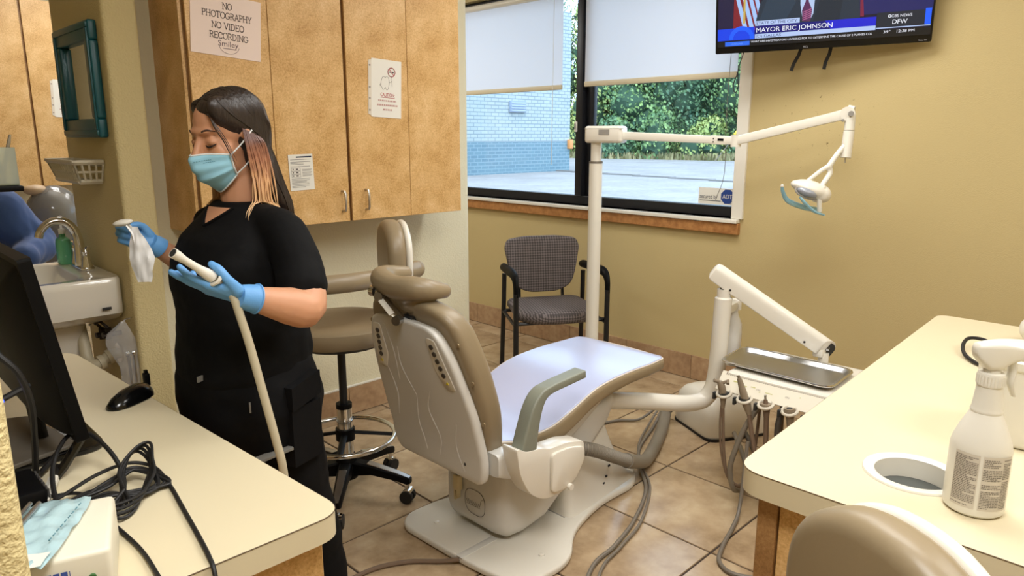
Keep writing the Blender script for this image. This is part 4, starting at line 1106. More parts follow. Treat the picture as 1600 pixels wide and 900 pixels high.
# floor cords (separate things)
solo('floor_cord', tube(catmull([(3.10, 1.97, .07), (3.0, 1.95, .015), (2.73, 1.85, .012), (2.56, 1.725, .012), (2.40, 1.585, .012), (2.16, 1.475, .012), (1.96, 1.42, .012), (1.76, 1.38, .012), (1.40, 1.15, .012), (1.20, .95, .012)], 8), .008, 8), M['grey_cord'],
     'grey cable running from the delivery unit past the chair base to the foreground', 'cable')
solo('floor_cord', tube(catmull([(3.11, 1.99, .08), (2.98, 1.97, .02), (2.76, 1.875, .012), (2.59, 1.74, .012), (2.43, 1.585, .012), (2.17, 1.45, .012), (1.97, 1.40, .012), (1.78, 1.35, .012), (1.43, 1.12, .012), (1.23, .92, .012)], 8), .006, 8), M['grey_cord'],
     'thinner grey cable lying beside the cable past the chair base', 'cable')
solo('floor_cord', tube(catmull([(3.12, 2.02, .06), (3.02, 2.06, .014), (2.93, 2.14, .010), (2.74, 2.19, .010), (2.60, 2.05, .010)], 8), .007, 8), M['grey_cord'], 'short grey cable under the foot end of the dental chair', 'cable')
solo('floor_cord', tube(catmull([(1.483, 1.75, .022), (1.44, 1.80, .012), (1.36, 1.88, .010), (1.26, 1.93, .010), (1.15, 1.94, .010), (.95, 1.95, .010), (.72, 2.1, .010)], 8), .0085, 8), M['taupe_hose'], 'dark grey cable leaving the rear of the chair base', 'cable')
solo('floor_cord', tube(catmull([(2.56, 1.22, .30), (2.49, 1.20, .05), (2.38, 1.17, .014), (2.24, 1.135, .010), (2.14, 1.09, .010), (2.12, 1.00, .010), (2.25, .86, .010), (2.45, .8, .010)], 8), .008, 8), M['grey_cord'], 'looped grey cable on the floor beside the right counter', 'cable')
hz = thing('vacuum_hose', 'thick grey ribbed vacuum hose from the chair to the delivery unit', 'hose', (2.6, 1.75, 0))
hpth = catmull([(1.98, 1.655, .325), (2.06, 1.60, .30), (2.18, 1.60, .235), (2.32, 1.625, .16), (2.48, 1.67, .085), (2.62, 1.73, .035), (2.76, 1.785, .030), (2.95, 1.87, .030), (3.10, 1.945, .06), (3.16, 1.97, .11)], 8)
part('smooth_hose', tube(hpth[24:], .030, 14), M['grey_hose'], hz)
ribs = []
cp = hpth[:26]; dense = []
for i in range(len(cp) - 1):
    for j in range(8): dense.append(cp[i].lerp(cp[i + 1], j / 8))
part('ribbed_section', tube(dense, [.0235 + (.004 if (i // 2) % 2 else 0) for i in range(len(dense))], 12), M['grey_hose'], hz)
part('hose_collar', tube([hpth[23], hpth[26]], .032, 14), M['grey_hose'], hz)
# ------------------------------------------------------------------ delivery unit: floor box, post, arm, tray head
du = thing('delivery_unit', 'white dental delivery unit with swing arm and handpiece panel near the wall', 'dental unit', (3.2, 1.7, 0))
fb = []
for z, g_ in ((.012, 0), (.03, .006), (.12, .0), (.17, -.012), (.205, -.045), (.225, -.09), (.232, -.14)):
    fb.append([(a, b, z) for a, b in round_poly([(3.045 - g_, 1.655 - g_), (3.36 + g_, 1.485 - g_ * .5), (3.50 + g_, 1.75), (3.20, 1.965 + g_)], .06, 5)])
fbx = part('floor_box', loft(fb), M['white_pl'], du)
sub('floor_gasket', loft([[(a, b, z) for a, b in round_poly([(3.037, 1.648), (3.366, 1.478), (3.506, 1.752), (3.20, 1.973)], .06, 5)] for z in (.001, .013)]), M['black_rub'], fbx)
sub('hose_port', tube([(3.10, 1.93, .10), (3.15, 1.955, .12)], .04, 14), M['black_rub'], fbx)
tp = catmull([(2.20, 1.80, .40), (2.35, 1.76, .385), (2.55, 1.69, .345), (2.70, 1.615, .315), (2.78, 1.57, .315), (2.815, 1.545, .345), (2.826, 1.525, .41), (2.828, 1.515, .55), (2.829, 1.51, .75), (2.83, 1.508, .80)], 8)
part('support_tube', tube(tp, .038, 20), M['white_pl'], du)
part('post_neck', merge(tube([(2.83, 1.508, .80), (2.83, 1.508, .842)], .03, 18), ell((2.83, 1.508, .80), (.038, .038, .012))), M['white_pl'], du)
part('pivot_collar', tube([(2.83, 1.508, .838), (2.83, 1.508, .88)], .018, 14), M['black_metal'], du)
# swing arm: rounded channel, from pivot down to the tray head
A0, A1 = Vector((2.815, 1.55, .918)), Vector((3.045, 1.125, .602))
am = frame((A0 + A1) / 2, A1 - A0, zd=(0, 0, 1)); L_ = (A1 - A0).length
pr = round_poly([(-.030, -.040), (.030, -.040), (.030, .02), (.015, .042), (-.015, .042), (-.030, .02)], [.006, .006, .015, .015, .015, .015], 3)
secs = [[tuple(am @ Vector((-L_ / 2 + d + sl * a, a * k, b * k))) for a, b in pr] for d, k, sl in ((-.012, .55, 0), (-.004, .9, 0), (.012, 1, 0), (L_ - .03, 1, 0), (L_ - .002, 1, 1.1), (L_, .97, 1.1))]
arm_ = part('swing_arm', loft(secs), M['white_pl'], du)
sub('arm_end_hollow', loft([[tuple(am @ Vector((L_ / 2 + d + 1.1 * a, a * .78, b * .78))) for a, b in pr] for d in (-.01, .0012)]), M['dark_int'], arm_)
sub('arm_spring', tube([am @ Vector((L_ / 2 + .001, -.01, .0)), am @ Vector((L_ / 2 + .004, .012, .01))], .006, 8), M['steel'], arm_)
for d in (-.19, .19): sub('arm_screw', tube([am @ Vector((d, -.0305, -.025)), am @ Vector((d, -.033, -.025))], .005, 8), M['black_metal'], arm_)
part('arm_knuckle', merge(tube([(3.04, 1.135, .585), (3.04, 1.135, .53)], .022, 16), box((3.03, 1.15, .585), (.045, .045, .035), .008)), M['white_pl'], du)
# water bottle
wb = part('bottle_holder', merge(xf(box((.075, 0, 0), (.15, .055, .042), .012), frame((2.83, 1.508, .745), (.98, .17, 0), zd=(0, 0, 1))), tube([(2.98, 1.535, .722), (2.98, 1.535, .766)], .034, 18)), M['white_pl'], du)
sub('water_bottle', lathe([(0, .0), (.036, .002), (.043, .014), (.044, .16), (.041, .20), (.026, .235), (.021, .25), (.021, .275)], (2.98, 1.535, .455), 24), glassy('frosted_bottle', (0.93, .92, .88, 1), .35, .85, .1), wb)
# tray head
hd_ = part('control_head', prism(round_poly([(2.655, 1.385), (2.655, .93), (3.09, .93), (3.09, 1.385)], .03, 4), .475, .532, .006, 2), M['white_pl'], du)
# sloping front panel
pn = [(2.665, 1.40, .533), (2.665, .895, .533), (2.605, .895, .468), (2.605, 1.40, .468)]
nrm_ = Vector((-.065, 0, .06)).normalized() * .006
panel = part('front_panel', fixn([p for p in pn] + [tuple(Vector(p) - nrm_) for p in pn], [(0, 1, 2, 3), (7, 6, 5, 4), (0, 4, 5, 1), (1, 5, 6, 2), (2, 6, 7, 3), (3, 7, 4, 0)]), mat('ivory_panel', srgb(228, 222, 204), .45), du, smooth=False)
ps = Sheet((2.605, 1.40, .468), (0, -1, 0), (.68, 0, .73)); PN = .0885
sub('vent_strip', merge(*[ps.quad(.02 + i * .009, .024 + i * .009, PN - .016, PN - .004, .0012) for i in range(51)]), mat('taupe_vent', srgb(132, 120, 104), .6), panel, smooth=False)
sub('wear_marks', merge(*[ps.quad(x, x + w_, y, y + h_, .0010) for x, y, w_, h_ in ((.062, .048, .03, .006), (.085, .040, .04, .004), (.14, .044, .02, .004), (.18, .03, .006, .004), (.205, .035, .03, .003), (.09, .06, .004, .006), (.34, .05, .004, .004))]), mat('yellowed_mark', srgb(196, 194, 130), .6), panel, smooth=False)
sub('panel_print', merge(*[ps.text('ON', .011, x, .036, .0012) for x in (.175, .295)]), M['ink_grey'], panel, smooth=False)
# handpiece holders and handpieces
hpm = mat('taupe_handpiece', srgb(140, 126, 106), .42)
for i, y in enumerate((1.352, 1.262, 1.172, 1.075, .985)):
    c = Vector((2.592, y, .462))
    h_ = part('handpiece_holder', tube([c + V(.028 * math.cos(a), .028 * math.sin(a), .01 * math.cos(a)) for a in [2 * PI * k / 20 for k in range(20)]], .0065, 8, closed=True), mat('pale_holder', srgb(206, 198, 180), .4), du)
    sub('holder_clip', merge(box(c + V(-.02, .032, -.012), (.02, .01, .03), .002), box(c + V(.03, -.0, 0.0), (.03, .02, .016), .003)), M['dark_int'], h_)
    sub('holder_bore', tube([c + V(0, 0, -.006), c + V(0, 0, .004)], .0215, 16), hpm if i > 1 else M['dark_int'], h_)
def handpiece(name, label, path, rad, m, group='handpieces on the delivery unit'):
    t = thing(name, label, 'handpiece', path[0], group)
    part('body', tube(catmull(path, 5), rad, 12), m, t); return t
h1 = handpiece('handpiece', 'taupe air syringe with forked head in the first holder of the delivery unit', [(2.585, 1.350, .40), (2.586, 1.353, .45), (2.582, 1.360, .49), (2.575, 1.368, .512)], [.008, .014, .016, .011], hpm)
part('lever', merge(tube([(2.575, 1.368, .512), (2.560, 1.385, .518)], .008, 8), tube([(2.58, 1.36, .505), (2.588, 1.335, .52), (2.575, 1.33, .512)], .007, 8)), hpm, h1)
h2 = handpiece('handpiece', 'taupe straight handpiece leaning upright in the second holder of the delivery unit', [(2.59, 1.235, .40), (2.59, 1.25, .44), (2.588, 1.268, .49), (2.584, 1.287, .545)], [.010, .017, .015, .009], hpm)
part('tip', tube([(2.584, 1.287, .545), (2.583, 1.291, .556)], .006, 8), M['steel'], h2)
h3 = handpiece('handpiece', 'short brown handpiece coupling in the third holder of the delivery unit', [(2.592, 1.165, .41), (2.592, 1.17, .45), (2.592, 1.174, .482)], [.011, .013, .007], M['taupe_hose'])
part('tip', tube([(2.592, 1.174, .48), (2.592, 1.176, .50)], .005, 8), M['steel'], h3)
h4 = handpiece('handpiece', 'hollow taupe suction handpiece in the fourth holder of the delivery unit', [(2.592, 1.068, .40), (2.592, 1.072, .44), (2.592, 1.076, .472)], [.012, .016, .021], hpm)
part('bore', tube([(2.592, 1.076, .468), (2.592, 1.0762, .4735)], .011, 12), M['dark_int'], h4)
h5 = handpiece('handpiece', 'taupe suction handpiece in the last holder of the delivery unit by the counter edge', [(2.592, .98, .40), (2.592, .983, .44), (2.592, .986, .472)], [.012, .016, .02], hpm)
part('bore', tube([(2.592, .986, .468), (2.592, .9862, .4735)], .011, 12), M['dark_int'], h5)
def tub(y, pts, r_, par, m=None): part('tubing', tube(catmull(pts, 6), r_, 8), m or M['taupe_hose'], par)
tub(0, [(2.585, 1.350, .41), (2.58, 1.34, .32), (2.575, 1.325, .2), (2.57, 1.30, .12), (2.60, 1.26, .08), (2.68, 1.25, .15), (2.72, 1.25, .474)], .0065, h1)
tub(0, [(2.582, 1.356, .41), (2.575, 1.352, .32), (2.572, 1.335, .2), (2.575, 1.295, .1), (2.62, 1.25, .07), (2.70, 1.22, .15), (2.74, 1.22, .474)], .0045, h1)
tub(0, [(2.59, 1.238, .41), (2.58, 1.215, .33), (2.575, 1.19, .24), (2.58, 1.16, .15), (2.63, 1.14, .12), (2.70, 1.15, .2), (2.72, 1.16, .474)], .0095, h2)
tub(0, [(2.592, 1.166, .42), (2.59, 1.16, .33), (2.59, 1.155, .2), (2.62, 1.14, .12), (2.70, 1.12, .2), (2.72, 1.12, .474)], .0105, h3)
tub(0, [(2.592, 1.069, .41), (2.59, 1.06, .33), (2.59, 1.05, .2), (2.64, 1.04, .13), (2.71, 1.05, .2), (2.72, 1.06, .474)], .0105, h4)
tub(0, [(2.592, .981, .41), (2.59, .975, .33), (2.60, .97, .2), (2.65, .97, .13), (2.71, .98, .2), (2.72, .99, .474)], .0105, h5)
solo('supply_hose', tube(catmull([(2.66, 1.20, .474), (2.60, 1.245, .36), (2.575, 1.275, .25), (2.565, 1.29, .15), (2.60, 1.28, .05), (2.75, 1.30, .03), (2.95, 1.42, .035), (3.12, 1.56, .06)], 8), .011, 10), M['grey_hose'],
     'grey supply hose hanging between the handpieces down to the floor box', 'hose')
solo('supply_hose', tube(catmull([(2.66, 1.115, .474), (2.60, 1.118, .40), (2.59, 1.112, .3), (2.585, 1.10, .18), (2.62, 1.12, .06), (2.78, 1.22, .025), (2.98, 1.36, .025), (3.18, 1.53, .05)], 8), .012, 10), mat('charcoal_hose', srgb(72, 66, 58), .5),
     'charcoal supply hose hanging straight below the fourth handpiece', 'hose')

# steel tray resting on the head
try_ = thing('instrument_tray', 'empty rectangular stainless steel instrument tray on the delivery unit', 'tray', (2.84, 1.21, .534))
def tr(z, d, r_): return [(a, b, z) for a, b in round_poly([(2.70 + d, .972 + d), (2.985 - d, .985 + d), (2.985 - d, 1.472 - d), (2.715 + d, 1.445 - d)], r_, 7)]
part('dish', loft([tr(.5345, .024, .035), tr(.537, .016, .04), tr(.552, .002, .05), tr(.5535, -.002, .052), tr(.556, -.001, .052), tr(.5565, .003, .05), tr(.555, .007, .048), tr(.541, .019, .04), tr(.5385, .026, .034)]), M['steel'], try_)
part('rolled_rim', tube(tr(.5535, -.003, .053), .0042, 8, closed=True), M['chrome'], try_)

# ------------------------------------------------------------------ examination lamp on its post
LX, LY = 3.19, 2.526
lp = thing('dental_lamp', 'white jointed dental lamp on a tall post in front of the window', 'lamp', (LX, LY, 0))
part('post', merge(tube([(LX, LY, .0), (LX, LY, 1.36)], .0375, 20), lathe([(.15, 0), (.15, .012), (.05, .025), (.04, .05)], (LX, LY, .0), 28)), M['white_pl'], lp)
part('post_upper', tube([(LX, LY, 1.36), (LX, LY, 1.47)], .030, 20), M['white_pl'], lp)
part('post_ring', merge(tube([(LX, LY, 1.352), (LX, LY, 1.364)], .0382, 20)), M['grey_cord'], lp)
A = Vector((LX, LY, 1.51)); B = Vector((3.40, 1.80, 1.478)); Cc = Vector((3.50, 1.30, 1.602))
da = (B - A).normalized(); fa = frame(A, V(da.x, da.y, 0), zd=(0, 0, 1))
hb = part('pivot_box', xf(box((.055, 0, 0), (.215, .11, .092), .016, 3), fa), M['white_pl'], lp)
sub('box_seam', xf(merge(box((.055, 0, .031), (.216, .111, .002)), box((.065, -.0555, .012), (.062, .002, .028))), fa), M['ink_grey'], hb, smooth=False)
sub('box_stud', merge(*[xf(tube([(x, 0, .045), (x, 0, .055)], .004, 8), fa) for x in (.0, .04)]), M['black_pl'], hb)
a1s = A + da * .15; sec = round_poly([(-.020, -.021), (.020, -.021), (.020, .021), (-.020, .021)], .006, 2)
f1 = frame(a1s, B - a1s, zd=(0, 0, 1)); L1 = (B - a1s).length
ar1 = part('lower_arm', loft([[tuple(f1 @ Vector((d, a * k, b * k))) for a, b in sec] for d, k in ((0, 1.05), (L1 - .1, .93), (L1, .98))]), M['white_pl'], lp)
es = Sheet(f1 @ Vector((L1 - .13, -.0205, -.016)), f1.col[0].to_3d(), (0, 0, 1))
sub('joint_plate', xf(box((L1 - .085, 0, 0), (.075, .0405, .044), .002), f1), M['white_pl'], ar1)
sub('joint_slot', xf(merge(box((L1 - .072, -.0205, .002), (.03, .002, .012)), box((L1 - .108, -.0205, .006), (.006, .002, .006)), box((L1 - .108, -.0205, -.010), (.006, .002, .006))), f1), M['black_pl'], ar1, smooth=False)
f2 = frame(B, Cc - B, zd=(0, 0, 1)); L2 = (Cc - B).length
ar2 = part('upper_arm', loft([[tuple(f2 @ Vector((d, a * k, b * k))) for a, b in sec] for d, k in ((-.02, .8), (0, 1.1), (.03, 1.05), (L2 * .8, 1.05), (L2, 1.15))]), M['white_pl'], lp)
part('elbow', tube([B + V(0, 0, -.03), B + V(0, 0, .028)], .026, 16), M['white_pl'], lp)
sub('arm_pivot', merge(tube([Cc + V(-.02, -.02, 0), Cc + V(-.03, -.026, 0)], .012, 12), tube([Cc + V(-.03, .01, -.03), Cc + V(-.034, .006, -.03)], .007, 8)), M['ink_grey'], ar2)
part('end_joint', merge(tube([Cc + V(.022, .006, 0), Cc + V(-.022, -.006, 0)], .032, 18), tube([Cc + V(0, 0, .028), Cc + V(0, -.028, .022)], .012, 8)), M['white_pl'], lp)
DB = Cc + V(-.02, -.015, -.20)
dp = part('drop_sleeve', merge(tube([Cc + V(.002, -.012, 0), Cc + V(-.004, -.014, -.075)], .0235, 18), tube([Cc + V(-.004, -.014, -.078), DB], .0245, 18)), M['white_pl'], lp)
sub('sleeve_pin', tube([DB, DB + V(0, 0, -.022)], .0035, 8), M['nickel'], dp)
# yoke: arm splitting in a fork
Hc = Vector((3.345, 1.375, 1.258))
yk0 = DB + V(-.005, .008, .055); yk1 = Vector((3.415, 1.330, 1.365))
rt = Vector((.7071, -.7071, 0)); fw = Vector((-.7071, -.7071, 0))
part('yoke', remesh(merge(chain([yk0, yk0.lerp(yk1, .5) + V(-.004, .0, .004), yk1], [.013, .0125, .015], 10, 3),
     chain([yk1, yk1 + rt * -.035 + V(0, 0, -.02), Hc + rt * -.020 + V(0, 0, .040)], [.013, .011, .010], 10, 4),
     chain([yk1, yk1 + rt * .005 + V(0, 0, -.035), Hc + rt * .038 + fw * .02 + V(0, 0, .018)], [.013, .014, .012], 10, 4), ell(Hc + rt * .032 + fw * .03 + V(0, 0, .008), (.022, .022, .019))), .004, 4), M['white_pl'], lp)
# head: tilted shell with a lens underneath and clear blue handles
hm = frame(Hc, rt * 1.0 + V(0, 0, -.32), yd=-fw + V(0, 0, .1))
hood = part('hood', remesh(merge(xf(ell((0, 0, 0), (.092, .07, .040)), hm), xf(ell((.04, 0, -.006), (.056, .064, .044)), hm), xf(ell((-.05, 0, .0), (.05, .05, .026)), hm)), .004, 4), M['white_pl'], lp)
sub('lens_visor', xf(ell((-.026, -.034, -.016), (.052, .042, .023)), hm), M['lens'], hood)
sub('lens_rim', xf(tube([(-.026 + .058 * math.cos(a), -.036 + .030 * math.sin(a) * .5, -.020 + .022 * math.sin(a)) for a in [2 * PI * k / 24 for k in range(24)]], .004, 6, closed=True), hm), M['ink_grey'], hood)
sub('handle_stem', xf(tube([(.03, -.04, -.01), (.045, -.05, -.055), (.06, -.045, -.08)], .011, 8), hm), M['white_pl'], hood)
part('handle', xf(tube(catmull([(.078, -.06, -.088), (.02, -.075, -.085), (-.035, -.075, -.062), (-.06, -.06, -.045)], 6), [.008, .013, .013, .008], 8, flat=(.6, 1)), hm), M['blue_handle'], lp, label='clear blue plastic grip')
part('handle', xf(tube(catmull([(.10, .03, -.075), (.03, .05, -.09), (-.06, .05, -.085), (-.105, .045, -.05), (-.118, .04, -.03)], 6), [.010, .013, .012, .009, .007], 8), hm), M['blue_handle'], lp, label='clear blue plastic grip')
part('grip_tip', xf(ell((-.119, .04, -.028), (.008, .008, .008)), hm), M['white_pl'], lp)
# ------------------------------------------------------------------ stools
def make_stool(name, label, c, fdir, seat_z, back_top, armpad, leg0, full=True):
    """c: base centre; fdir: direction the sitter faces; armpad: list of world points or None"""
    cx, cy = c; f = Vector(fdir).normalized(); l = Vector((-f.y, f.x))
    t = thing(name, label, 'stool', (cx, cy, 0), 'tan operator stools')
    W = lambda a, b, z: (cx + f.x * a + l.x * b, cy + f.y * a + l.y * b, z)
    hub = part('base_hub', lathe([(.0, .085), (.045, .085), (.05, .10), (.045, .17), (.03, .2), (0, .2)], (cx, cy, 0), 20), M['black_pl'], t)
    for k in range(5):
        a = R(leg0 + 72 * k); d = Vector((math.cos(a), math.sin(a), 0)); s = Vector((-d.y, d.x, 0)); o = Vector((cx, cy, 0))
        secs = []
        for r_, w_, z0, z1 in ((.02, .026, .10, .165), (.12, .024, .115, .155), (.23, .020, .10, .13), (.275, .018, .088, .118), (.288, .012, .09, .112)):
            secs.append([tuple(o + d * r_ + s * w_ * p + V(0, 0, 1) * z) for p, z in ((-1, z0), (1, z0), (1, z1 - .006), (.75, z1), (-.75, z1), (-1, z1 - .006))])
        lg = part('leg', loft(secs), M['black_pl'], t)
        sub('leg_top', loft([[tuple(o + d * r_ + s * w_ * p + V(0, 0, 1) * (z + q)) for p, q in ((-.7, 0), (.7, 0), (.65, .003), (-.65, .003))] for r_, w_, z in ((.1, .024, .159), (.23, .020, .1295), (.283, .014, .113))]), M['steel'], lg)
        cc = o + d * .272
        w = sub('caster', merge(tube([cc + s * .006 + V(0, 0, .03), cc + s * .024 + V(0, 0, .03)], .028, 16), tube([cc - s * .006 + V(0, 0, .03), cc - s * .024 + V(0, 0, .03)], .028, 16)), M['black_rub'], lg)
        sub('caster_fork', merge(tube([cc + V(0, 0, .05), cc + V(0, 0, .09)], .009, 10), tube([cc + d * .004 + s * -.02 + V(0, 0, .05), cc + d * .004 + s * .02 + V(0, 0, .05)], .016, 10)), M['chrome'], lg)
    part('gas_sleeve', merge(tube([(cx, cy, .19), (cx, cy, .40)], .032, 20), tube([(cx, cy, .335), (cx, cy, .342)], .0335, 20)), M['chrome'], t)
    part('sleeve_cap', tube([(cx, cy, .395), (cx, cy, .415)], .033, 20), M['black_pl'], t)
    part('gas_column', tube([(cx, cy, .41), (cx, cy, seat_z - .10)], .0165, 16), M['black_metal'], t)
    part('seat_hub', tube([(cx, cy, seat_z - .125), (cx, cy, seat_z - .075)], .028, 16), M['chrome'], t)
    if full:
        rg_ = part('foot_ring', tube([(cx + .205 * math.cos(2 * PI * k / 40), cy + .205 * math.sin(2 * PI * k / 40), .268) for k in range(40)], .0105, 10, closed=True), M['chrome'], t)
        for k in range(4):
            a = R(leg0 + 20 + 90 * k); d = Vector((math.cos(a), math.sin(a), 0)); o = Vector((cx, cy, 0))
            sub('spoke', tube([o + d * .03 + V(0, 0, .285), o + d * .2 + V(0, 0, .268)], .014, 8, flat=(.45, 1)), M['black_pl'], rg_)
        sub('ring_clamp', tube([(cx, cy, .255), (cx, cy, .305)], .04, 16), M['black_pl'], rg_)
    # seat
    sec = []
    for z, k in ((-.078, .80), (-.074, .93), (-.06, .98), (-.03, 1.0), (-.012, .985), (-.002, .93), (.004, .8), (.004, .4)):
        sec.append(sell(cx, cy, seat_z + z, .215 * k, .235 * k, 2.3, 36, (f.x, f.y)))
    se_ = part('seat', loft(sec), M['tan_vinyl'], t)
    sub('seat_pan', loft([sell(cx, cy, seat_z - .098, .16, .17, 2.3, 28, (f.x, f.y)), sell(cx, cy, seat_z - .077, .19, .205, 2.3, 28, (f.x, f.y))]), M['black_pl'], se_)
    # back bar
    part('back_bar', tube(catmull([W(0, 0, seat_z - .10), W(-.12, -.02, seat_z - .125), W(-.22, -.02, seat_z - .135), W(-.285, -.01, seat_z - .09), W(-.305, 0, seat_z + .05), W(-.31, 0, back_top - .22)], 6), .0145, 10), M['chrome'], t)
    # backrest: rounded shield
    zb = back_top - .28
    def bk(m_): return frame(W(-.265, 0, back_top - .15), V(l.x, l.y, 0), zd=(-f.x, -f.y, 0)) 
    fm = frame(W(-.235, .012, back_top - .15), V(l.x, l.y, 0), yd=(0, 0, 1))
    if (fm.col[2].to_3d()).dot(V(f.x, f.y, 0)) < 0: sgn = -1
    else: sgn = 1
    out = round_poly([(-.125, -.14), (.125, -.14), (.165, -.02), (.15, .09), (.06, .15), (-.06, .15), (-.15, .09), (-.165, -.02)], .08, 5)
    cus = prism(out, -.022, .055, .030, 5)
    if sgn < 0: cus = [(p[0], p[1], -p[2]) for p in cus[0]], [tuple(reversed(q)) for q in cus[1]]
    bkp = part('backrest', xf(cus, fm), M['tan_vinyl'], t)
    shl_ = prism([(a * .985, b * .985) for a, b in out], -.042, -.016, .012, 3)
    if sgn < 0: shl_ = [(p[0], p[1], -p[2]) for p in shl_[0]], [tuple(reversed(q)) for q in shl_[1]]
    part('back_shell', xf(shl_, fm), M['white_pl'], t, label='white backrest shell')
    if armpad:
        P = catmull(armpad, 6)
        ap_ = part('arm_pad', merge(tube(P, .036, 16, flat=(1, .85)), ell(P[0], (.034, .034, .036), nu=14, nv=8), ell(P[-1], (.034, .034, .036), nu=14, nv=8)), M['tan_vinyl'], t, label='tan curved arm support pad')
        q = Vector(armpad[0]); sub('pad_bracket', tube(catmull([q + V(-.03, .02, -.03), q + V(.02, .09, -.07), W(-.31, 0, zb + .03)], 5), .012, 8), M['black_metal'], ap_)
    return t
make_stool('operator_stool', 'tan stool with curved arm pad between the woman and the dental chair', (1.485, 2.475), (-.90, .43), .775, 1.172,
           [(1.80, 2.365, .955), (1.71, 2.32, .958), (1.58, 2.28, .962), (1.44, 2.266, .965), (1.32, 2.299, .965), (1.25, 2.374, .965)], -59)
make_stool('operator_stool', 'tan stool backrest cut off at the lower photo edge by the right counter', (.745, .345), (-.90, .43), .60, 1.012, None, -40, False)

# ------------------------------------------------------------------ visitor armchair
gb = Vector((.53, .85)).normalized(); gs = Vector((.85, -.53)).normalized(); go_ = Vector((3.185, 2.755))
def G(s, t, z): q = go_ + gs * s + gb * t; return Vector((q.x, q.y, z))
gc = thing('armchair', 'grey check upholstered armchair with black frame under the window', 'chair', (3.3, 2.95, 0))
for sg in (-1, 1):
    fr = part('leg', tube([G(sg * .288, 0, .0), G(sg * .288, 0, .58)], .0165, 10, flat=(1, 1)), M['black_metal'], gc)
    rl = part('leg', tube([G(sg * .275, .46, .0), G(sg * .27, .42, .42), G(sg * .268, .41, .63)], .0155, 10), M['black_metal'], gc)
    part('armrest', tube(catmull([G(sg * .288, 0, .56), G(sg * .288, .005, .63), G(sg * .287, .035, .672), G(sg * .285, .10, .685), G(sg * .28, .25, .68), G(sg * .272, .42, .672), G(sg * .27, .47, .668)], 6), [.017, .018, .023, .026, .026, .025, .017], 12, flat=(.75, 1.05)), M['black_pl'], gc)
    part('side_rail', tube([G(sg * .285, .01, .375), G(sg * .27, .43, .375)], .011, 8), M['black_metal'], gc)
    for p in ((0, .0), (.46, .0)): pass
part('cross_rail', tube([G(-.285, .04, .385), G(.285, .04, .385)], .012, 8), M['black_metal'], gc)
part('cross_rail', tube([G(-.27, .40, .385), G(.27, .40, .385)], .012, 8), M['black_metal'], gc)
def uvwrap(o, fn):
    me = o.data; uv = me.uv_layers.new(name='uv'); mw = o.location
    for lp_ in me.loops:
        co = me.vertices[lp_.vertex_index].co + mw; uv.data[lp_.index].uv = fn(co)
def gl(co):
    d = Vector((co.x, co.y)) - go_; return d.dot(gs), d.dot(gb), co.z
# seat cushion: wider in front, curved waterfall edge
sec = []
for z, k in ((.385, .86), (.395, .95), (.415, 1.0), (.44, .995), (.455, .95), (.465, .82), (.468, .45)):
    ring = []
    pl = round_poly([(-.245, .46), (-.27, .06), (-.15, -.055), (.15, -.055), (.27, .06), (.245, .46)], [.05, .08, .10, .10, .08, .05], 6)
    for a, b in pl: ring.append(tuple(G(a * k, .2 + (b - .2) * k, z)))
    sec.append(ring)
st_ = part('seat', loft(sec), M['check'], gc)
uvwrap(st_, lambda co: (gl(co)[0], gl(co)[1] - 1.0 * gl(co)[2]))
# back: trapezoid shield, bowed
out = round_poly([(-.235, .84), (-.255, .79), (-.222, .62), (-.19, .535), (-.10, .492), (.10, .492), (.19, .535), (.222, .62), (.255, .79), (.235, .84), (.12, .857), (-.12, .857)], [.03, .03, .06, .05, .06, .06, .05, .06, .03, .03, .1, .1], 4)
g = prism(out, -.022, .022, .014, 3)
def bowm(p):
    s, z, t = p; tt = .415 + (z - .5) * .16 + t + .5 * s * s * -1 * .6 + .03
    return tuple(G(s, tt, z))
bk_ = part('backrest', ([bowm(p) for p in g[0]], g[1]), M['check'], gc)
uvwrap(bk_, lambda co: (gl(co)[0], gl(co)[2]))
for sg in (-1, 1): part('back_stay', tube(catmull([G(sg * .15, .40, .385), G(sg * .15, .47, .42), G(sg * .15, .49, .5), G(sg * .15, .50, .62)], 5), .011, 8), M['black_metal'], gc)
# ------------------------------------------------------------------ wash basin corner
SX = .926
sk = thing('wash_basin', 'white pedestal wash basin under the teal mirror', 'basin', (.70, 3.55, 0))
def sk_ring(z, x0, x1, y0, y1, r_): return [(a, b, z) for a, b in round_poly([(x0, y0), (x1, y0), (x1, y1), (x0, y1)], r_, 8)]
secs = [sk_ring(.700, .60, .86, 3.42, 3.70, [.1, .03, .03, .1]), sk_ring(.735, .54, .922, 3.31, 3.80, [.14, .03, .03, .14]), sk_ring(.765, .50, .922, 3.262, 3.846, [.15, .03, .03, .15]),
        sk_ring(.80, .485, .922, 3.252, 3.856, [.15, .035, .035, .15]), sk_ring(.89, .462, .922, 3.245, 3.862, [.16, .05, .05, .16]), sk_ring(.912, .458, .922, 3.246, 3.860, [.16, .05, .05, .16]), sk_ring(.922, .466, .918, 3.254, 3.852, [.155, .05, .05, .155]),
        sk_ring(.922, .492, .80, 3.292, 3.814, [.13, .1, .1, .13]), sk_ring(.915, .50, .79, 3.302, 3.804, [.13, .1, .1, .13]), sk_ring(.86, .52, .77, 3.35, 3.75, [.12, .1, .1, .12]), sk_ring(.80, .56, .73, 3.45, 3.65, [.08, .08, .08, .08])]
part('bowl', loft(secs), M['porcelain'], sk)
part('pedestal', loft([sell(.735, 3.545, z, a, b, 3, 28) for z, a, b in ((0, .125, .12), (.03, .12, .115), (.08, .085, .08), (.4, .07, .07), (.62, .075, .085), (.72, .10, .12))]), M['porcelain'], sk)
part('overflow_slot', box((.85, 3.2445, .795), (.035, .004, .012), .001), M['dark_int'], sk)
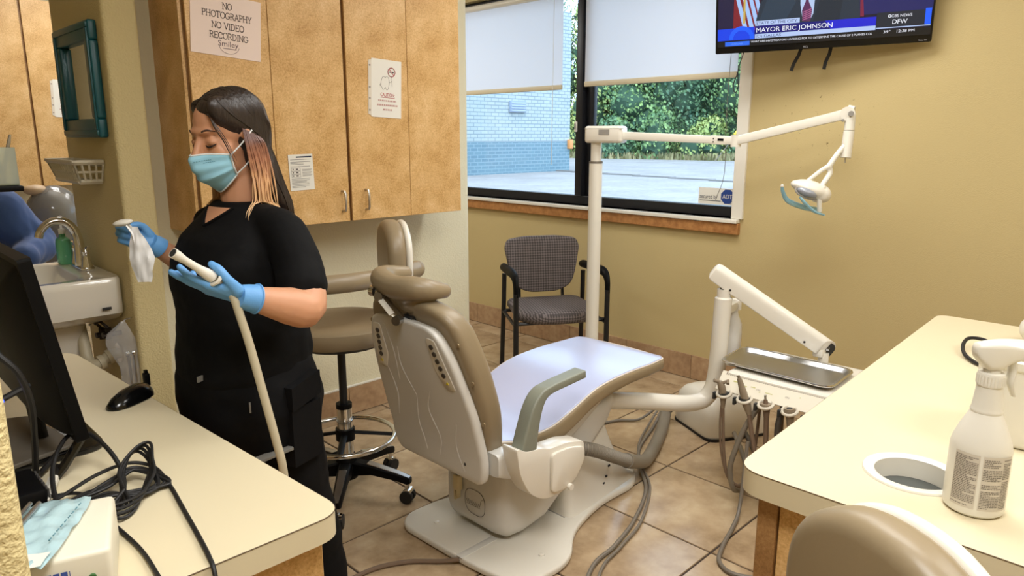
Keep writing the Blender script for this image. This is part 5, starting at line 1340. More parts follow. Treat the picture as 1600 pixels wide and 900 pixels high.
# faucet
fc = thing('faucet', 'chrome gooseneck faucet with two lever handles on the wash basin', 'faucet', (.86, 3.58, .922))
part('base', prism(round_poly([(.832, 3.48), (.888, 3.48), (.888, 3.68), (.832, 3.68)], .026, 5), .922, .938, .005, 2), M['chrome'], fc)
part('spout', tube(catmull([(.858, 3.58, .935), (.858, 3.58, 1.02), (.850, 3.581, 1.085), (.822, 3.584, 1.128), (.785, 3.588, 1.140), (.748, 3.592, 1.128), (.722, 3.596, 1.10), (.712, 3.598, 1.072)], 6), [.026, .021, .019, .018, .017, .016, .016, .0165], 14), M['chrome'], fc)
for y in (3.50, 3.66):
    h = part('handle', lathe([(.022, 0), (.02, .012), (.013, .045), (.012, .06), (.016, .068), (.013, .078), (0, .08)], (.86, y, .938), 16), M['chrome'], fc)
    sub('lever', tube(catmull([(.86, y, 1.005), (.86, y - (.012 if y < 3.55 else -.012), 1.022), (.862, y - (.045 if y < 3.55 else -.045), 1.025)], 4), [.008, .007, .009], 8), M['chrome'], h)
sp_ = thing('soap_bottle', 'green liquid soap pump bottle on the basin ledge', 'bottle', (.838, 3.765, .922))
part('bottle', loft([sell(.838, 3.765, .922 + z, a, b, 3, 24) for z, a, b in ((.001, .026, .036), (.008, .03, .04), (.09, .03, .04), (.115, .026, .034), (.128, .012, .013), (.14, .012, .013))]), M['soap'], sp_)
pmp = part('pump', merge(tube([(.838, 3.765, 1.06), (.838, 3.765, 1.085)], .013, 12), tube([(.838, 3.765, 1.085), (.838, 3.765, 1.125)], .005, 8), tube([(.845, 3.76, 1.135), (.838, 3.765, 1.13), (.80, 3.775, 1.128), (.79, 3.778, 1.118)], [.013, .012, .008, .006], 10)), M['film_white'], sp_)
# trap and valves under the basin
pt = thing('drain_trap', 'pale plastic drain trap with wall flange under the basin', 'pipe', (.86, 3.42, .45))
pv = mat('yellowed_pvc', srgb(206, 196, 168), .45)
part('trap', tube(catmull([(.80, 3.50, .68), (.80, 3.46, .60), (.80, 3.43, .54), (.82, 3.40, .52), (.85, 3.40, .53), (.88, 3.40, .55), (.918, 3.40, .555)], 5), .024, 14), pv, pt)
for x, z in ((.835, .523), (.868, .542)): part('slip_nut', tube([(x, 3.40, z), (x + .02, 3.40, z + .006)], .034, 14), pv, pt)
part('wall_flange', tube([(.915, 3.40, .555), (.925, 3.40, .555)], .045, 18), M['chrome'], pt)
vv = thing('shutoff_valves', 'dark water shutoff valves and supply lines beneath the basin', 'valve', (.88, 3.40, .65))
bz = mat('dark_bronze', srgb(52, 44, 38), .4, .7)
for y, z in ((3.36, .655), (3.46, .635)):
    part('valve_body', merge(tube([(.925, y, z), (.87, y, z)], .011, 10), tube([(.875, y, z - .02), (.875, y, z + .03)], .013, 10)), bz, vv)
    part('valve_handle', tube([(.862, y, z), (.85, y, z)], .02, 12, flat=(.6, 1)), bz, vv)
    part('supply_line', tube(catmull([(.875, y, z + .03), (.85, y + .02, z + .06), (.84, y + .05, z + .045), (.855, y + .06, z + .09)], 5), .006, 8), bz, vv)
# clear pouch hanging on the wall
pb = thing('instrument_pouch', 'clear plastic pouch with instruments hanging beside the basin', 'pouch', (.87, 3.17, .46))
def bagsheet(o, xd, yd, pts, puff, nx=10, ny=14, seed=1, wr=.006):
    """pillow bag: two wrinkled faces over a tapered outline pts=[(t, s0, s1)]"""
    o, xd, yd = Vector(o), Vector(xd).normalized(), Vector(yd).normalized(); n = xd.cross(yd); v, f = [], []
    def row(t):
        for (a, s0, s1), (b, q0, q1) in zip(pts[:-1], pts[1:]):
            if t <= b + 1e-9: k = (t - a) / (b - a); return s0 + (q0 - s0) * k, s1 + (q1 - s1) * k
        return pts[-1][1:]
    t0, t1 = pts[0][0], pts[-1][0]
    for sd in (1, -1):
        base = len(v)
        for j in range(ny + 1):
            t = t0 + (t1 - t0) * j / ny; a, b = row(t)
            for i in range(nx + 1):
                s = a + (b - a) * i / nx; e = math.sin(PI * i / nx) * math.sin(PI * min(1, max(0, j / ny))) ** .5
                w_ = noise.noise(Vector((s * 45, t * 30, seed))) * wr + noise.noise(Vector((s * 110, t * 60, seed + 9))) * wr * .5
                v.append(tuple(o + xd * s + yd * t + n * (sd * puff * e + w_)))
        for j in range(ny):
            for i in range(nx):
                q = (base + j * (nx + 1) + i, base + j * (nx + 1) + i + 1, base + (j + 1) * (nx + 1) + i + 1, base + (j + 1) * (nx + 1) + i)
                f.append(q if sd > 0 else q[::-1])
    return v, f
part('plastic', bagsheet((.865, 3.165, .46), (1, .12, 0), (0, .0, 1), [(0, -.01, .075), (.10, -.015, .065), (.2, -.06, .062), (.245, -.055, .045), (.29, .01, .025)], .008, seed=3), M['film'], pb)
for s in (.025, .045): part('instrument', tube([(.865 + s, 3.17, .47), (.865 + s, 3.17, .60)], .006, 8), M['steel'], pb)
part('instrument_end', merge(*[ell((.865 + s, 3.17, .605), (.011, .008, .012), nu=10, nv=6) for s in (.022, .046)]), M['chrome'], pb)
part('hook', tube([(.925, 3.185, .755), (.895, 3.182, .752), (.885, 3.18, .745)], .003, 6), M['chrome'], pb)
# mirror
mr_ = thing('mirror', 'wall mirror in a thick teal painted frame', 'mirror', (SX, 3.56, 1.49))
ym0, ym1, zm0, zm1, fw_ = 3.215, 3.715, 1.495, 1.945, .075
def mbar(y0, y1, z0, z1): return bxx(SX - .035, SX - .001, y0, y1, z0, z1, .008, 3)
for nm, b_ in (('frame_bar', mbar(ym0, ym1, zm1 - fw_, zm1)), ('frame_bar', mbar(ym0, ym1, zm0, zm0 + fw_)), ('frame_bar', mbar(ym0, ym0 + fw_, zm0 + fw_, zm1 - fw_)), ('frame_bar', mbar(ym1 - fw_, ym1, zm0 + fw_, zm1 - fw_))):
    part(nm, b_, M['teal'], mr_)
part('frame_lip', merge(bxx(SX - .041, SX - .030, ym0 + .006, ym1 - .006, zm1 - .03, zm1 - .008, .004), bxx(SX - .041, SX - .030, ym0 + .006, ym1 - .006, zm0 + .008, zm0 + .03, .004), bxx(SX - .041, SX - .030, ym0 + .008, ym0 + .03, zm0 + .03, zm1 - .03, .004), bxx(SX - .041, SX - .030, ym1 - .03, ym1 - .008, zm0 + .03, zm1 - .03, .004)), M['teal'], mr_)
part('glass', bxx(SX - .012, SX - .008, ym0 + fw_ - .005, ym1 - fw_ + .005, zm0 + fw_ - .005, zm1 - fw_ + .005), M['mirror'], mr_, smooth=False)
# wire-slot basket under the mirror
bs = thing('wall_basket', 'white slotted plastic basket fixed to the wall below the mirror', 'basket', (.86, 3.53, 1.30))
wp = mat('white_basket_plastic', srgb(214, 206, 184), .45)
BX0, BX1, BY0, BY1, BZ0, BZ1 = .812, .922, 3.32, 3.74, 1.315, 1.405
part('rim', merge(bxx(BX0 - .008, BX1, BY0 - .008, BY0 + .008, BZ1 - .012, BZ1, .002), bxx(BX0 - .008, BX1, BY1 - .008, BY1 + .008, BZ1 - .012, BZ1, .002), bxx(BX0 - .010, BX0 + .006, BY0, BY1, BZ1 - .012, BZ1, .002), bxx(BX1 - .006, BX1 + .002, BY0, BY1, BZ1 - .03, BZ1, .002)), wp, bs)
part('floor_panel', bxx(BX0 + .025, BX1 - .003, BY0 + .03, BY1 - .03, BZ0, BZ0 + .004), wp, bs)
def slotwall(p0, p1, q0, q1, ncol, nrow):
    """bars between a bottom edge p0-p1 and a top edge q0-q1"""
    p0, p1, q0, q1 = map(Vector, (p0, p1, q0, q1)); g = []
    for i in range(ncol + 1):
        k = i / ncol; g.append(tube([p0.lerp(p1, k), q0.lerp(q1, k)], .0045, 4))
    for j in range(nrow + 1):
        k = j / nrow; g.append(tube([p0.lerp(q0, k), p1.lerp(q1, k)], .0045 if 0 < j < nrow else .010, 4))
    return merge(*g)
part('end_wall', slotwall((BX0 + .025, BY0 + .03, BZ0), (BX1 - .004, BY0 + .03, BZ0), (BX0, BY0, BZ1 - .01), (BX1, BY0, BZ1 - .01), 4, 2), wp, bs)
part('end_wall', slotwall((BX0 + .025, BY1 - .03, BZ0), (BX1 - .004, BY1 - .03, BZ0), (BX0, BY1, BZ1 - .01), (BX1, BY1, BZ1 - .01), 4, 2), wp, bs)
part('front_wall', slotwall((BX0 + .025, BY0 + .03, BZ0), (BX0 + .025, BY1 - .03, BZ0), (BX0, BY0, BZ1 - .01), (BX0, BY1, BZ1 - .01), 12, 2), wp, bs)
# rack with a black shelf, pen cup and clear holder (at the photo's left edge)
rk = thing('equipment_rack', 'black rack shelf reaching in from the left photo edge', 'rack', (.05, 2.7, 0))
for x, y in ((-.28, 2.56), (-.28, 2.84), (.26, 2.56), (.26, 2.84)): part('post', tube([(x, y, 0), (x, y, 1.98)], .013, 8), M['black_metal'], rk)
for z in (.25, .80, 1.34): part('shelf', bxx(-.30, .484 if z > 1 else .28, 2.54, 2.86, z, z + .016, .003), M['black_pl'], rk)
part('top_shelf', bxx(-.30, .28, 2.54, 2.86, 1.96, 1.976, .003), M['black_pl'], rk)
pc = thing('pen_cup', 'clear greenish acrylic cup of pens on the black rack shelf', 'cup', (.44, 2.61, 1.357))
part('cup', merge(bxx(.395, .481, 2.573, 2.577, 1.3575, 1.468), bxx(.395, .481, 2.651, 2.655, 1.3575, 1.468), bxx(.395, .399, 2.577, 2.651, 1.3575, 1.468), bxx(.477, .481, 2.577, 2.651, 1.3575, 1.468), bxx(.395, .481, 2.573, 2.655, 1.3572, 1.3615)), M['acrylic'], pc, smooth=False)
for k, (a, b) in enumerate((((.44, 2.60, 1.363), (.478, 2.595, 1.505)), ((.455, 2.63, 1.363), (.43, 2.60, 1.49)), ((.42, 2.60, 1.363), (.405, 2.63, 1.50)))):
    part('pen', tube([a, Vector(a).lerp(Vector(b), .85), b], [.005, .005, .003], 8), [M['steel'], M['black_pl'], M['ink_navy']][k], pc)
# next bay: plastic-covered chair back
pcv = thing('covered_chair', 'grey dental chair headrest under clear plastic in the next bay', 'dental chair', (1.05, 4.72, 0))
part('pad', remesh(merge(ell((1.03, 4.75, 1.06), (.115, .10, .14)), ell((1.06, 4.76, .93), (.13, .1, .16))), .01, 4), mat('grey_vinyl', srgb(120, 110, 98), .5), pcv)
part('plastic_cover', remesh(merge(ell((1.035, 4.74, 1.065), (.145, .125, .165)), ell((1.06, 4.75, .92), (.15, .12, .18))), .012, 3), M['film'], pcv)
part('headrest', ell((.955, 4.74, 1.205), (.06, .06, .03)), mat('beige_pad', srgb(206, 176, 140), .5), pcv)
part('stem', tube([(1.06, 4.76, 0), (1.06, 4.76, .85)], .06, 14), M['white_pl'], pcv)
part('foot', lathe([(.26, 0), (.26, .02), (.08, .05)], (1.06, 4.76, 0), 28), M['plate_white'], pcv)
# ------------------------------------------------------------------ things on the right counter
rt2 = Vector((.7071, -.7071, 0))
bc_ = Vector((1.385, .238, ZC))
bo_ = thing('spray_bottle', 'white trigger spray bottle with printed label on the right counter', 'bottle', bc_)
prof = [(0, .0005), (.040, .0005), (.046, .006), (.047, .014), (.0465, .118), (.044, .130), (.036, .152), (.028, .170), (.0235, .180), (.0245, .183), (.0235, .186), (.0225, .19), (.0205, .215), (.0185, .228), (.0185, .232)]
part('bottle', lathe(prof, bc_, 40), M['bottle_white'], bo_)
col_ = part('collar', lathe([(.0185, .226), (.0205, .228), (.0205, .247), (.0195, .25), (.012, .251)], bc_, 28), M['bottle_white'], bo_)
sub('collar_rib', merge(*[tube([bc_ + V(.0206 * math.cos(a), .0206 * math.sin(a), .230), bc_ + V(.0206 * math.cos(a), .0206 * math.sin(a), .246)], .0011, 4) for a in [2 * PI * k / 26 for k in range(26)]]), M['bottle_white'], col_)
fm = frame(bc_ + V(0, 0, .25), rt2, zd=(0, 0, 1))
hs = []
for x, zc, hw, hh in ((-.034, .040, .008, .006), (-.030, .038, .012, .013), (-.012, .030, .016, .024), (.006, .030, .017, .025), (.024, .034, .014, .017), (.040, .034, .012, .013), (.046, .034, .013, .014), (.056, .034, .012, .013), (.058, .034, .007, .008)):
    hs.append([tuple(fm @ Vector((x, a, zc + b))) for a, b in round_poly([(-hw, -hh), (hw, -hh), (hw, hh), (-hw, hh)], min(hw, hh) * .6, 3)])
hd2 = part('spray_head', loft(hs), M['bottle_white'], bo_)
sub('head_neck', xf(tube([(0, 0, -.002), (0, 0, .02)], .0135, 14), fm), M['bottle_white'], hd2)
part('trigger', xf(tube(catmull([(.030, 0, .022), (.034, 0, .004), (.033, 0, -.018), (.042, 0, -.042)], 5), [.009, .008, .007, .005], 8, flat=(.6, 1.3)), fm), M['bottle_white'], bo_)
def curved(c, r_, a0, a1, z0, z1, n=14):
    v = []; f = []
    for i in range(n + 1):
        a = R(a0 + (a1 - a0) * i / n)
        v += [(c[0] + r_ * math.cos(a), c[1] + r_ * math.sin(a), c[2] + z0), (c[0] + r_ * math.cos(a), c[1] + r_ * math.sin(a), c[2] + z1)]
    for i in range(n): f.append((2 * i, 2 * i + 2, 2 * i + 3, 2 * i + 1))
    return v, f
def print_rows(c, r_, a0, a1, z0, z1, nrow, fill, seed):
    rn = random.Random(seed); g = []
    dz = (z1 - z0) / nrow
    for k in range(nrow):
        if rn.random() < .06: continue
        a = a0; end = a0 + (a1 - a0) * (1 if rn.random() < .75 else rn.uniform(.4, .9))
        while a < end:
            w_ = rn.uniform(1.2, 5); b = min(a + w_, end); g.append(curved(c, r_, a, b, z0 + k * dz, z0 + k * dz + dz * fill, 2)); a = b + .9
    return merge(*g)
for a0, a1, sd in ((146, 190, 1), (200, 236, 2), (238, 258, 3)):
    lb_ = part('label', curved(bc_, .0474, a0 - 2, a1 + 2, .018, .116), M['label_tint'], bo_)
    sub('label_print', print_rows(bc_, .0477, a0, a1, .022, .112, 30, .58, sd), mat('label_grey_print', srgb(128, 120, 110), .7), lb_, smooth=False)
# wipes tub
tc_ = Vector((1.82, .238, ZC))
tb_ = thing('wipes_tub', 'round white wipes tub with printed instructions behind the spray bottle', 'tub', tc_)
part('tub', lathe([(0, .0005), (.092, .0005), (.098, .005), (.1, .012), (.1, .165), (.103, .168), (.103, .174)], tc_, 48), M['bottle_white'], tb_)
lid = part('lid', lathe([(.1, .170), (.107, .171), (.108, .186), (.104, .19), (.082, .191), (.08, .196), (.06, .197), (0, .197)], tc_, 48), M['bottle_white'], tb_)
sub('flip_cap', xf(lathe([(.05, 0), (.05, .005), (.045, .007), (0, .007)], (0, 0, 0), 28), Matrix.Translation(tc_ + V(-.01, .01, .197))), M['bottle_white'], lid)
sub('tub_lettering', merge(curved(tc_, .1004, 221, 236, .126, .1285), print_rows(tc_, .1004, 224, 246, .095, .123, 10, .5, 7), print_rows(tc_, .1004, 205, 216, .03, .118, 22, .5, 8), print_rows(tc_, .1004, 222, 246, .045, .052, 2, .5, 9), print_rows(tc_, .1004, 222, 236, .024, .03, 2, .5, 10), print_rows(tc_, .1004, 222, 246, .012, .015, 1, .6, 11)), M['ink'], lid, smooth=False)
# litter pictogram: ring, bar and two figures
ca = 226; cz = .073; gl_ = []
def tp_(da, dz, r_=.1006): return (tc_.x + r_ * math.cos(R(ca + da)), tc_.y + r_ * math.sin(R(ca + da)), tc_.z + cz + dz)
def tline(p, q, w_): return tube([tp_(*p), tp_(*q)], w_, 4)
ringp = [tp_(6.2 * math.cos(2 * PI * k / 24), .0108 * math.sin(2 * PI * k / 24)) for k in range(24)]
sub('pictogram', merge(tube(ringp, .0007, 4, closed=True), tline((-4.6, .0076), (4.6, -.0076), .0005), tline((1.8, .004), (1.8, -.003), .0011), tline((1.8, .0055), (1.8, .0062), .001), tline((1.8, -.003), (.8, -.0075), .0006), tline((1.8, -.003), (3, -.0075), .0006),
    tline((1.8, .002), (-.6, -.001), .0006), tline((-2.6, -.001), (-2.6, -.0075), .0016), tline((-3.6, .0), (-1.6, .0), .0006)), M['ink_black'], lid, smooth=False)
# white device and black cable
wd = thing('white_device', 'white rounded device with a small black port behind the wipes tub', 'device', (2.66, .395, ZC))
part('housing', xf(remesh(merge(ell((0, 0, .05), (.062, .052, .046)), ell((.05, -.05, .05), (.06, .055, .048)), bxx(-.03, .08, -.07, .03, .004, .03)), .006, 5), Matrix.Translation((2.68, .355, ZC))), M['bottle_white'], wd)
part('port', tube([(2.632, .372, ZC + .048), (2.626, .370, ZC + .048)], .007, 10), M['black_pl'], wd)
solo('black_cable', tube(catmull([(2.30, .36, ZC + .006), (2.30, .42, ZC + .006), (2.36, .475, ZC + .010), (2.43, .50, ZC + .022), (2.50, .50, ZC + .03), (2.52, .46, ZC + .026), (2.47, .44, ZC + .012), (2.40, .435, ZC + .008), (2.36, .41, ZC + .007), (2.38, .36, ZC + .007), (2.44, .30, ZC + .007)], 8), .0055, 8), M['black_rub'],
     'black cable curled on the right counter behind the spray bottle', 'cable')

# ------------------------------------------------------------------ things on the left counter
mn = thing('monitor', 'black computer monitor seen from behind on the left counter', 'monitor', (.29, 1.7, ZC))
B0 = Vector((.308, 1.47, .93)); T0 = Vector((.253, 1.47, 1.289)); upv = (T0 - B0).normalized(); yv = Vector((0, 1, 0)); nv = upv.cross(yv).normalized()   # towards -X?
if nv.x > 0: nv = -nv
HM = (T0 - B0).length; WM = .52
ms = Sheet(B0, yv, upv); ms.n = nv
part('housing', ms.slab(round_poly([(0, 0), (WM, 0), (WM, HM), (0, HM)], .006, 3), -.022, 0), M['black_pl'], mn, smooth=False)
ng = []
for d, k in ((0, .0), (.012, .012), (.030, .05), (.042, .10)):
    ng.append([ms.p(a, b, d) for a, b in round_poly([(.012 + k, .010 + k * .5), (WM - .012 - k, .010 + k * .5), (WM - .012 - k, HM - .012 - k * .8), (.012 + k, HM - .012 - k * .8)], .02, 3)])
part('rear_cover', loft(ng), M['black_pl'], mn)
part('screen', ms.quad(.012, WM - .012, .012, HM - .012, -.0225), M['black_gl'], mn, smooth=False)
part('port_strip', ms.slab([(.03, .03), (.05, .03), (.05, .11), (.03, .11)], .004, .012), M['black_gl'], mn, smooth=False)
part('stand_neck', tube([(.285, 1.73, 1.03), (.290, 1.72, .93), (.292, 1.70, .875)], .022, 8, flat=(.6, 1.6)), M['black_pl'], mn)
part('stand_base', prism(round_poly([(.20, 1.58), (.385, 1.58), (.385, 1.85), (.20, 1.85)], .04, 5), ZC + .001, ZC + .014, .004, 2), M['black_gl'], mn)
part('stand_leg', tube([(.325, 1.51, .928), (.285, 1.50, .88), (.268, 1.495, .866)], .009, 8), M['black_gl'], mn)
ms_ = thing('computer_mouse', 'glossy black computer mouse near the counter edge', 'mouse', (.513, 1.84, ZC))
dm = Vector((.85, .53, 0)).normalized()
mm_ = frame((.508, 1.838, ZC), dm, zd=(0, 0, 1))
secs = []
for x, hw, hh in ((-.066, .006, .006), (-.06, .018, .014), (-.04, .027, .026), (-.01, .031, .035), (.025, .032, .037), (.05, .027, .031), (.064, .016, .02), (.069, .005, .008)):
    secs.append([tuple(mm_ @ Vector((x, hw * math.cos(a), .002 + max(0, hh * math.sin(a)) ** 1.0 if math.sin(a) > 0 else .002))) for a in [2 * PI * k / 20 for k in range(20)]])
part('shell', loft(secs), M['black_gl'], ms_)
part('wheel', xf(tube([(-.035, -.003, .026), (-.035, .003, .026)], .008, 12), mm_), M['black_rub'], ms_)
solo('usb_receiver', merge(bxx(.572, .586, 1.925, 1.945, ZC, ZC + .034, .003), bxx(.575, .583, 1.93, 1.94, ZC + .034, ZC + .042)), M['black_pl'], 'small black upright plug standing behind the computer mouse', 'plug')
# device box with pouches on top
bz_ = thing('device_box', 'white tabletop device with blue lettering at the lower left corner', 'device', (.15, 1.08, ZC))
part('case', bxx(.045, .243, .985, 1.155, ZC + .004, ZC + .085, .008, 3), mat('ivory_case', srgb(228, 222, 202), .45), bz_)
part('foot', merge(*[tube([(x, y, ZC), (x, y, ZC + .006)], .008, 8) for x, y in ((.065, 1.0), (.225, 1.0), (.065, 1.14), (.225, 1.14))]), M['black_rub'], bz_)
bs_ = Sheet((.045, .9845, ZC + .004), (1, 0, 0), (0, 0, 1))
rn = random.Random(5); g = []
for z, x0, x1, h_ in ((.052, .092, .148, .009), (.041, .092, .158, .008), (.033, .092, .14, .003)):
    x = x0
    while x < x1: w_ = rn.uniform(.004, .008); g.append(bs_.quad(x, min(x + w_, x1), z, z + h_, .001)); x += w_ + .002
part('lettering', merge(*g), M['ink_blue'], bz_, smooth=False)
part('indicator', tube([(.218, .986, ZC + .048), (.218, .982, ZC + .048)], .005, 10), mat('green_indicator', srgb(60, 110, 60), .3), bz_)
part('dial', tube([(.10, .986, ZC + .035), (.10, .975, ZC + .035)], .012, 16), mat('grey_dial', srgb(170, 164, 150), .4), bz_)
part('amber_button', tube([(.165, .986, ZC + .034), (.165, .982, ZC + .034)], .006, 10), mat('amber_button', srgb(120, 92, 50), .4), bz_)
pk = thing('sterilization_pouch', 'pale blue sterilization pouch with steel instruments on the white device', 'pouch', (.12, 1.07, ZC + .086))
pa = Vector((.30, .95, 0)).normalized()
part('pouch', bagsheet((.118, .972, ZC + .0935), (pa.y, -pa.x, 0), (pa.x, pa.y, 0), [(0, -.045, .05), (.02, -.05, .055), (.17, -.045, .045), (.19, -.04, .04)], .006, 16, 24, 4, .006), mat('pale_blue_pouch', srgb(176, 206, 212), .22, coat=.6, bump=(40, .6, 3)), pk)
part('pouch_print', merge(*[tube([Vector((.118, .972, ZC + .1035)) + pa * (.05 + k * .012) + V(pa.y, -pa.x, 0) * .040, Vector((.118, .972, ZC + .1035)) + pa * (.056 + k * .012) + V(pa.y, -pa.x, 0) * .040], .0012, 4) for k in range(9)]), mat('teal_print', srgb(84, 128, 140), .6), pk)
part('pouch_flap', bagsheet((.118, .972, ZC + .0975), (pa.y, -pa.x, 0), (pa.x, pa.y, 0), [(-.004, -.045, .052), (.03, -.048, .05)], .0015, 8, 4, 6, .002), M['paper'], pk)
for k in (-.012, .0): part('instrument', tube([Vector((.118, .972, ZC + .105)) + pa * .02 + V(pa.y, -pa.x, 0) * (k - .012), Vector((.118, .972, ZC + .105)) + pa * .16 + V(pa.y, -pa.x, 0) * (k - .02)], .0032, 8), M['steel'], pk)
# the device stands askew: turn it and its pouch together about the same point
pv_ = Vector((.15, 1.08, 0)); mv_ = Vector((.026, .058, 0)); rz_ = Matrix.Rotation(R(-18), 3, 'Z')
for o_ in (bz_, pk):
    o_.location = pv_ + mv_ + rz_ @ (Vector(o_.location) - pv_); o_.rotation_euler = (0, 0, R(-18))
# cables
def cable(label, pts, r_, m=None, k=8, name='power_cable'):
    return solo(name, tube(catmull(pts, k), r_, 8), m or M['black_rub'], label, 'cable', 'black cables heaped behind the monitor')
zc = ZC + .005
cable('black cable arching in a big hoop below the monitor corner', [(.245, 1.29, zc), (.243, 1.37, zc + .015), (.262, 1.46, .905), (.300, 1.515, .932), (.333, 1.50, .935), (.350, 1.43, .915), (.352, 1.37, .885), (.33, 1.31, zc + .004), (.30, 1.27, zc)], .0042)
cable('black cable trailing over the front counter edge', [(.20, 1.37, zc), (.26, 1.385, zc + .012), (.318, 1.405, zc + .022), (.378, 1.425, zc + .018), (.413, 1.395, zc + .008), (.413, 1.317, zc), (.397, 1.206, zc), (.380, 1.094, zc), (.369, 1.03, zc), (.364, 1.0, zc - .012), (.362, .992, .80), (.365, .99, .55)], .0036)
cable('black cable crossing the corner of the white device to the counter edge', [(.24, 1.40, zc + .01), (.285, 1.375, zc + .006), (.293, 1.265, zc), (.301, 1.133, zc), (.296, 1.04, zc), (.294, 1.0, zc - .012), (.293, .992, .80), (.295, .99, .5)], .0034)
for i in range(4):
    o = i * .006
    cable(['outer', 'second', 'third', 'inner'][i] + ' turn of the black cable coil beside the monitor', [(.315 + o, 1.285 - o, zc + .004 * i), (.345, 1.35 + o, zc + .012 + o), (.372 + o, 1.415, zc + .03 + o), (.398 + o, 1.43 - o, zc + .034 + o), (.404, 1.385 - o, zc + .02 + o), (.375 + o, 1.33, zc + .008 + o), (.335 + o, 1.262 + o, zc + o), (.305, 1.245 + o, zc + .004 + o), (.312 + o, 1.29, zc + .012 + o)], .0030)
cable('thick black cable arching down from the left photo edge', [(.12, 1.50, 1.16), (.19, 1.44, 1.15), (.203, 1.425, 1.136), (.225, 1.42, 1.10), (.238, 1.432, 1.042), (.242, 1.474, .955), (.242, 1.505, .885), (.25, 1.53, zc + .002), (.29, 1.57, ZC + .022)], .0058)
rc = random.Random(21)
for i in range(5):
    j = lambda a=.012: rc.uniform(-a, a)
    cable(['loosest', 'flattest', 'lowest', 'tightest', 'rearmost'][i] + ' stray loop of black cable between the coil and the monitor', [(.25 + j(), 1.37 + j(), zc), (.28 + j(), 1.36 + j(), zc + .008), (.32 + j(), 1.36 + j(), zc + .016), (.36 + j(), 1.385 + j(), zc + .02), (.40 + j(), 1.365 + j(), zc + .014), (.405 + j(), 1.32 + j(), zc + .004), (.36 + j(), 1.31 + j(), zc + .006), (.32 + j(), 1.325 + j(), zc + .012), (.27 + j(), 1.345 + j(), zc + .004), (.22 + j(), 1.35 + j(), zc)], .0032)
ad = thing('cable_adapter', 'white cable adapter lying among the black cables', 'adapter', (.245, 1.43, ZC))
part('plug', tube([(.262, 1.47, ZC + .016), (.228, 1.385, ZC + .012)], .009, 6), M['bottle_white'], ad)
part('strain_relief', tube([(.264, 1.475, ZC + .017), (.278, 1.51, ZC + .022)], .005, 8), M['black_rub'], ad)
ps_ = thing('power_strip', 'black ridged power adapter beneath the monitor', 'adapter', (.16, 1.45, ZC))
part('body', bxx(.12, .235, 1.38, 1.50, ZC + .001, ZC + .04, .008), M['black_pl'], ps_)
for k in range(7): part('ridge', bxx(.236, .239, 1.39 + k * .015, 1.397 + k * .015, ZC + .008, ZC + .034), mat('grey_ridge', srgb(70, 68, 66), .5), ps_)
tbp = thing('grey_tablet', 'grey flat tablet lying under the monitor', 'tablet', (.24, 1.74, ZC))
part('slab', prism(round_poly([(.13, 1.64), (.195, 1.56), (.335, 1.60), (.30, 1.84), (.16, 1.90)], .012, 3), ZC + .015, ZC + .024, .002, 1), mat('grey_tablet', srgb(108, 102, 92), .45), tbp)
part('bumper', prism(round_poly([(.15, 1.65), (.20, 1.58), (.325, 1.61), (.29, 1.82), (.17, 1.87)], .012, 3), ZC + .001, ZC + .015), M['black_rub'], tbp)
part('led_cable', tube([(.12, 1.46, 1.03), (.20, 1.475, 1.045), (.25, 1.50, 1.055)], .006, 8), M['black_rub'], mn)
part('blue_led', tube([(.195, 1.474, 1.044), (.204, 1.476, 1.046)], .0066, 8), emis('blue_led_glow', (.05, .1, 1, 1), 4), mn)
# ------------------------------------------------------------------ woman in black scrubs
wo = thing('person', 'person in black scrubs, blue gloves and face mask holding a suction hose', 'person', (.78, 1.74, 0))
bl = Vector((.147, -.989, 0)); bf = Vector((-.989, -.147, 0)); UZ = Vector((0, 0, 1))
def B(fw_, lf, z, c=(.772, 1.735)): return Vector((c[0], c[1], 0)) + bf * fw_ + bl * lf + UZ * z
def bsec(z, a, b, off=0.0, lat=0.0, e=2.2, n=36, c=(.772, 1.735)):
    q = B(off, lat, z, c); return sell(q.x, q.y, z, a, b, e, n, (bf.x, bf.y))
LS, LE, LW = Vector((.822, 1.602, 1.270)), Vector((.795, 1.462, 1.116)), Vector((.655, 1.456, 1.161))
RS, RE, RW = Vector((.780, 1.940, 1.262)), Vector((.800, 1.93, 1.09)), Vector((.625, 1.896, 1.229))
NK = Vector((.800, 1.782, 1.32))
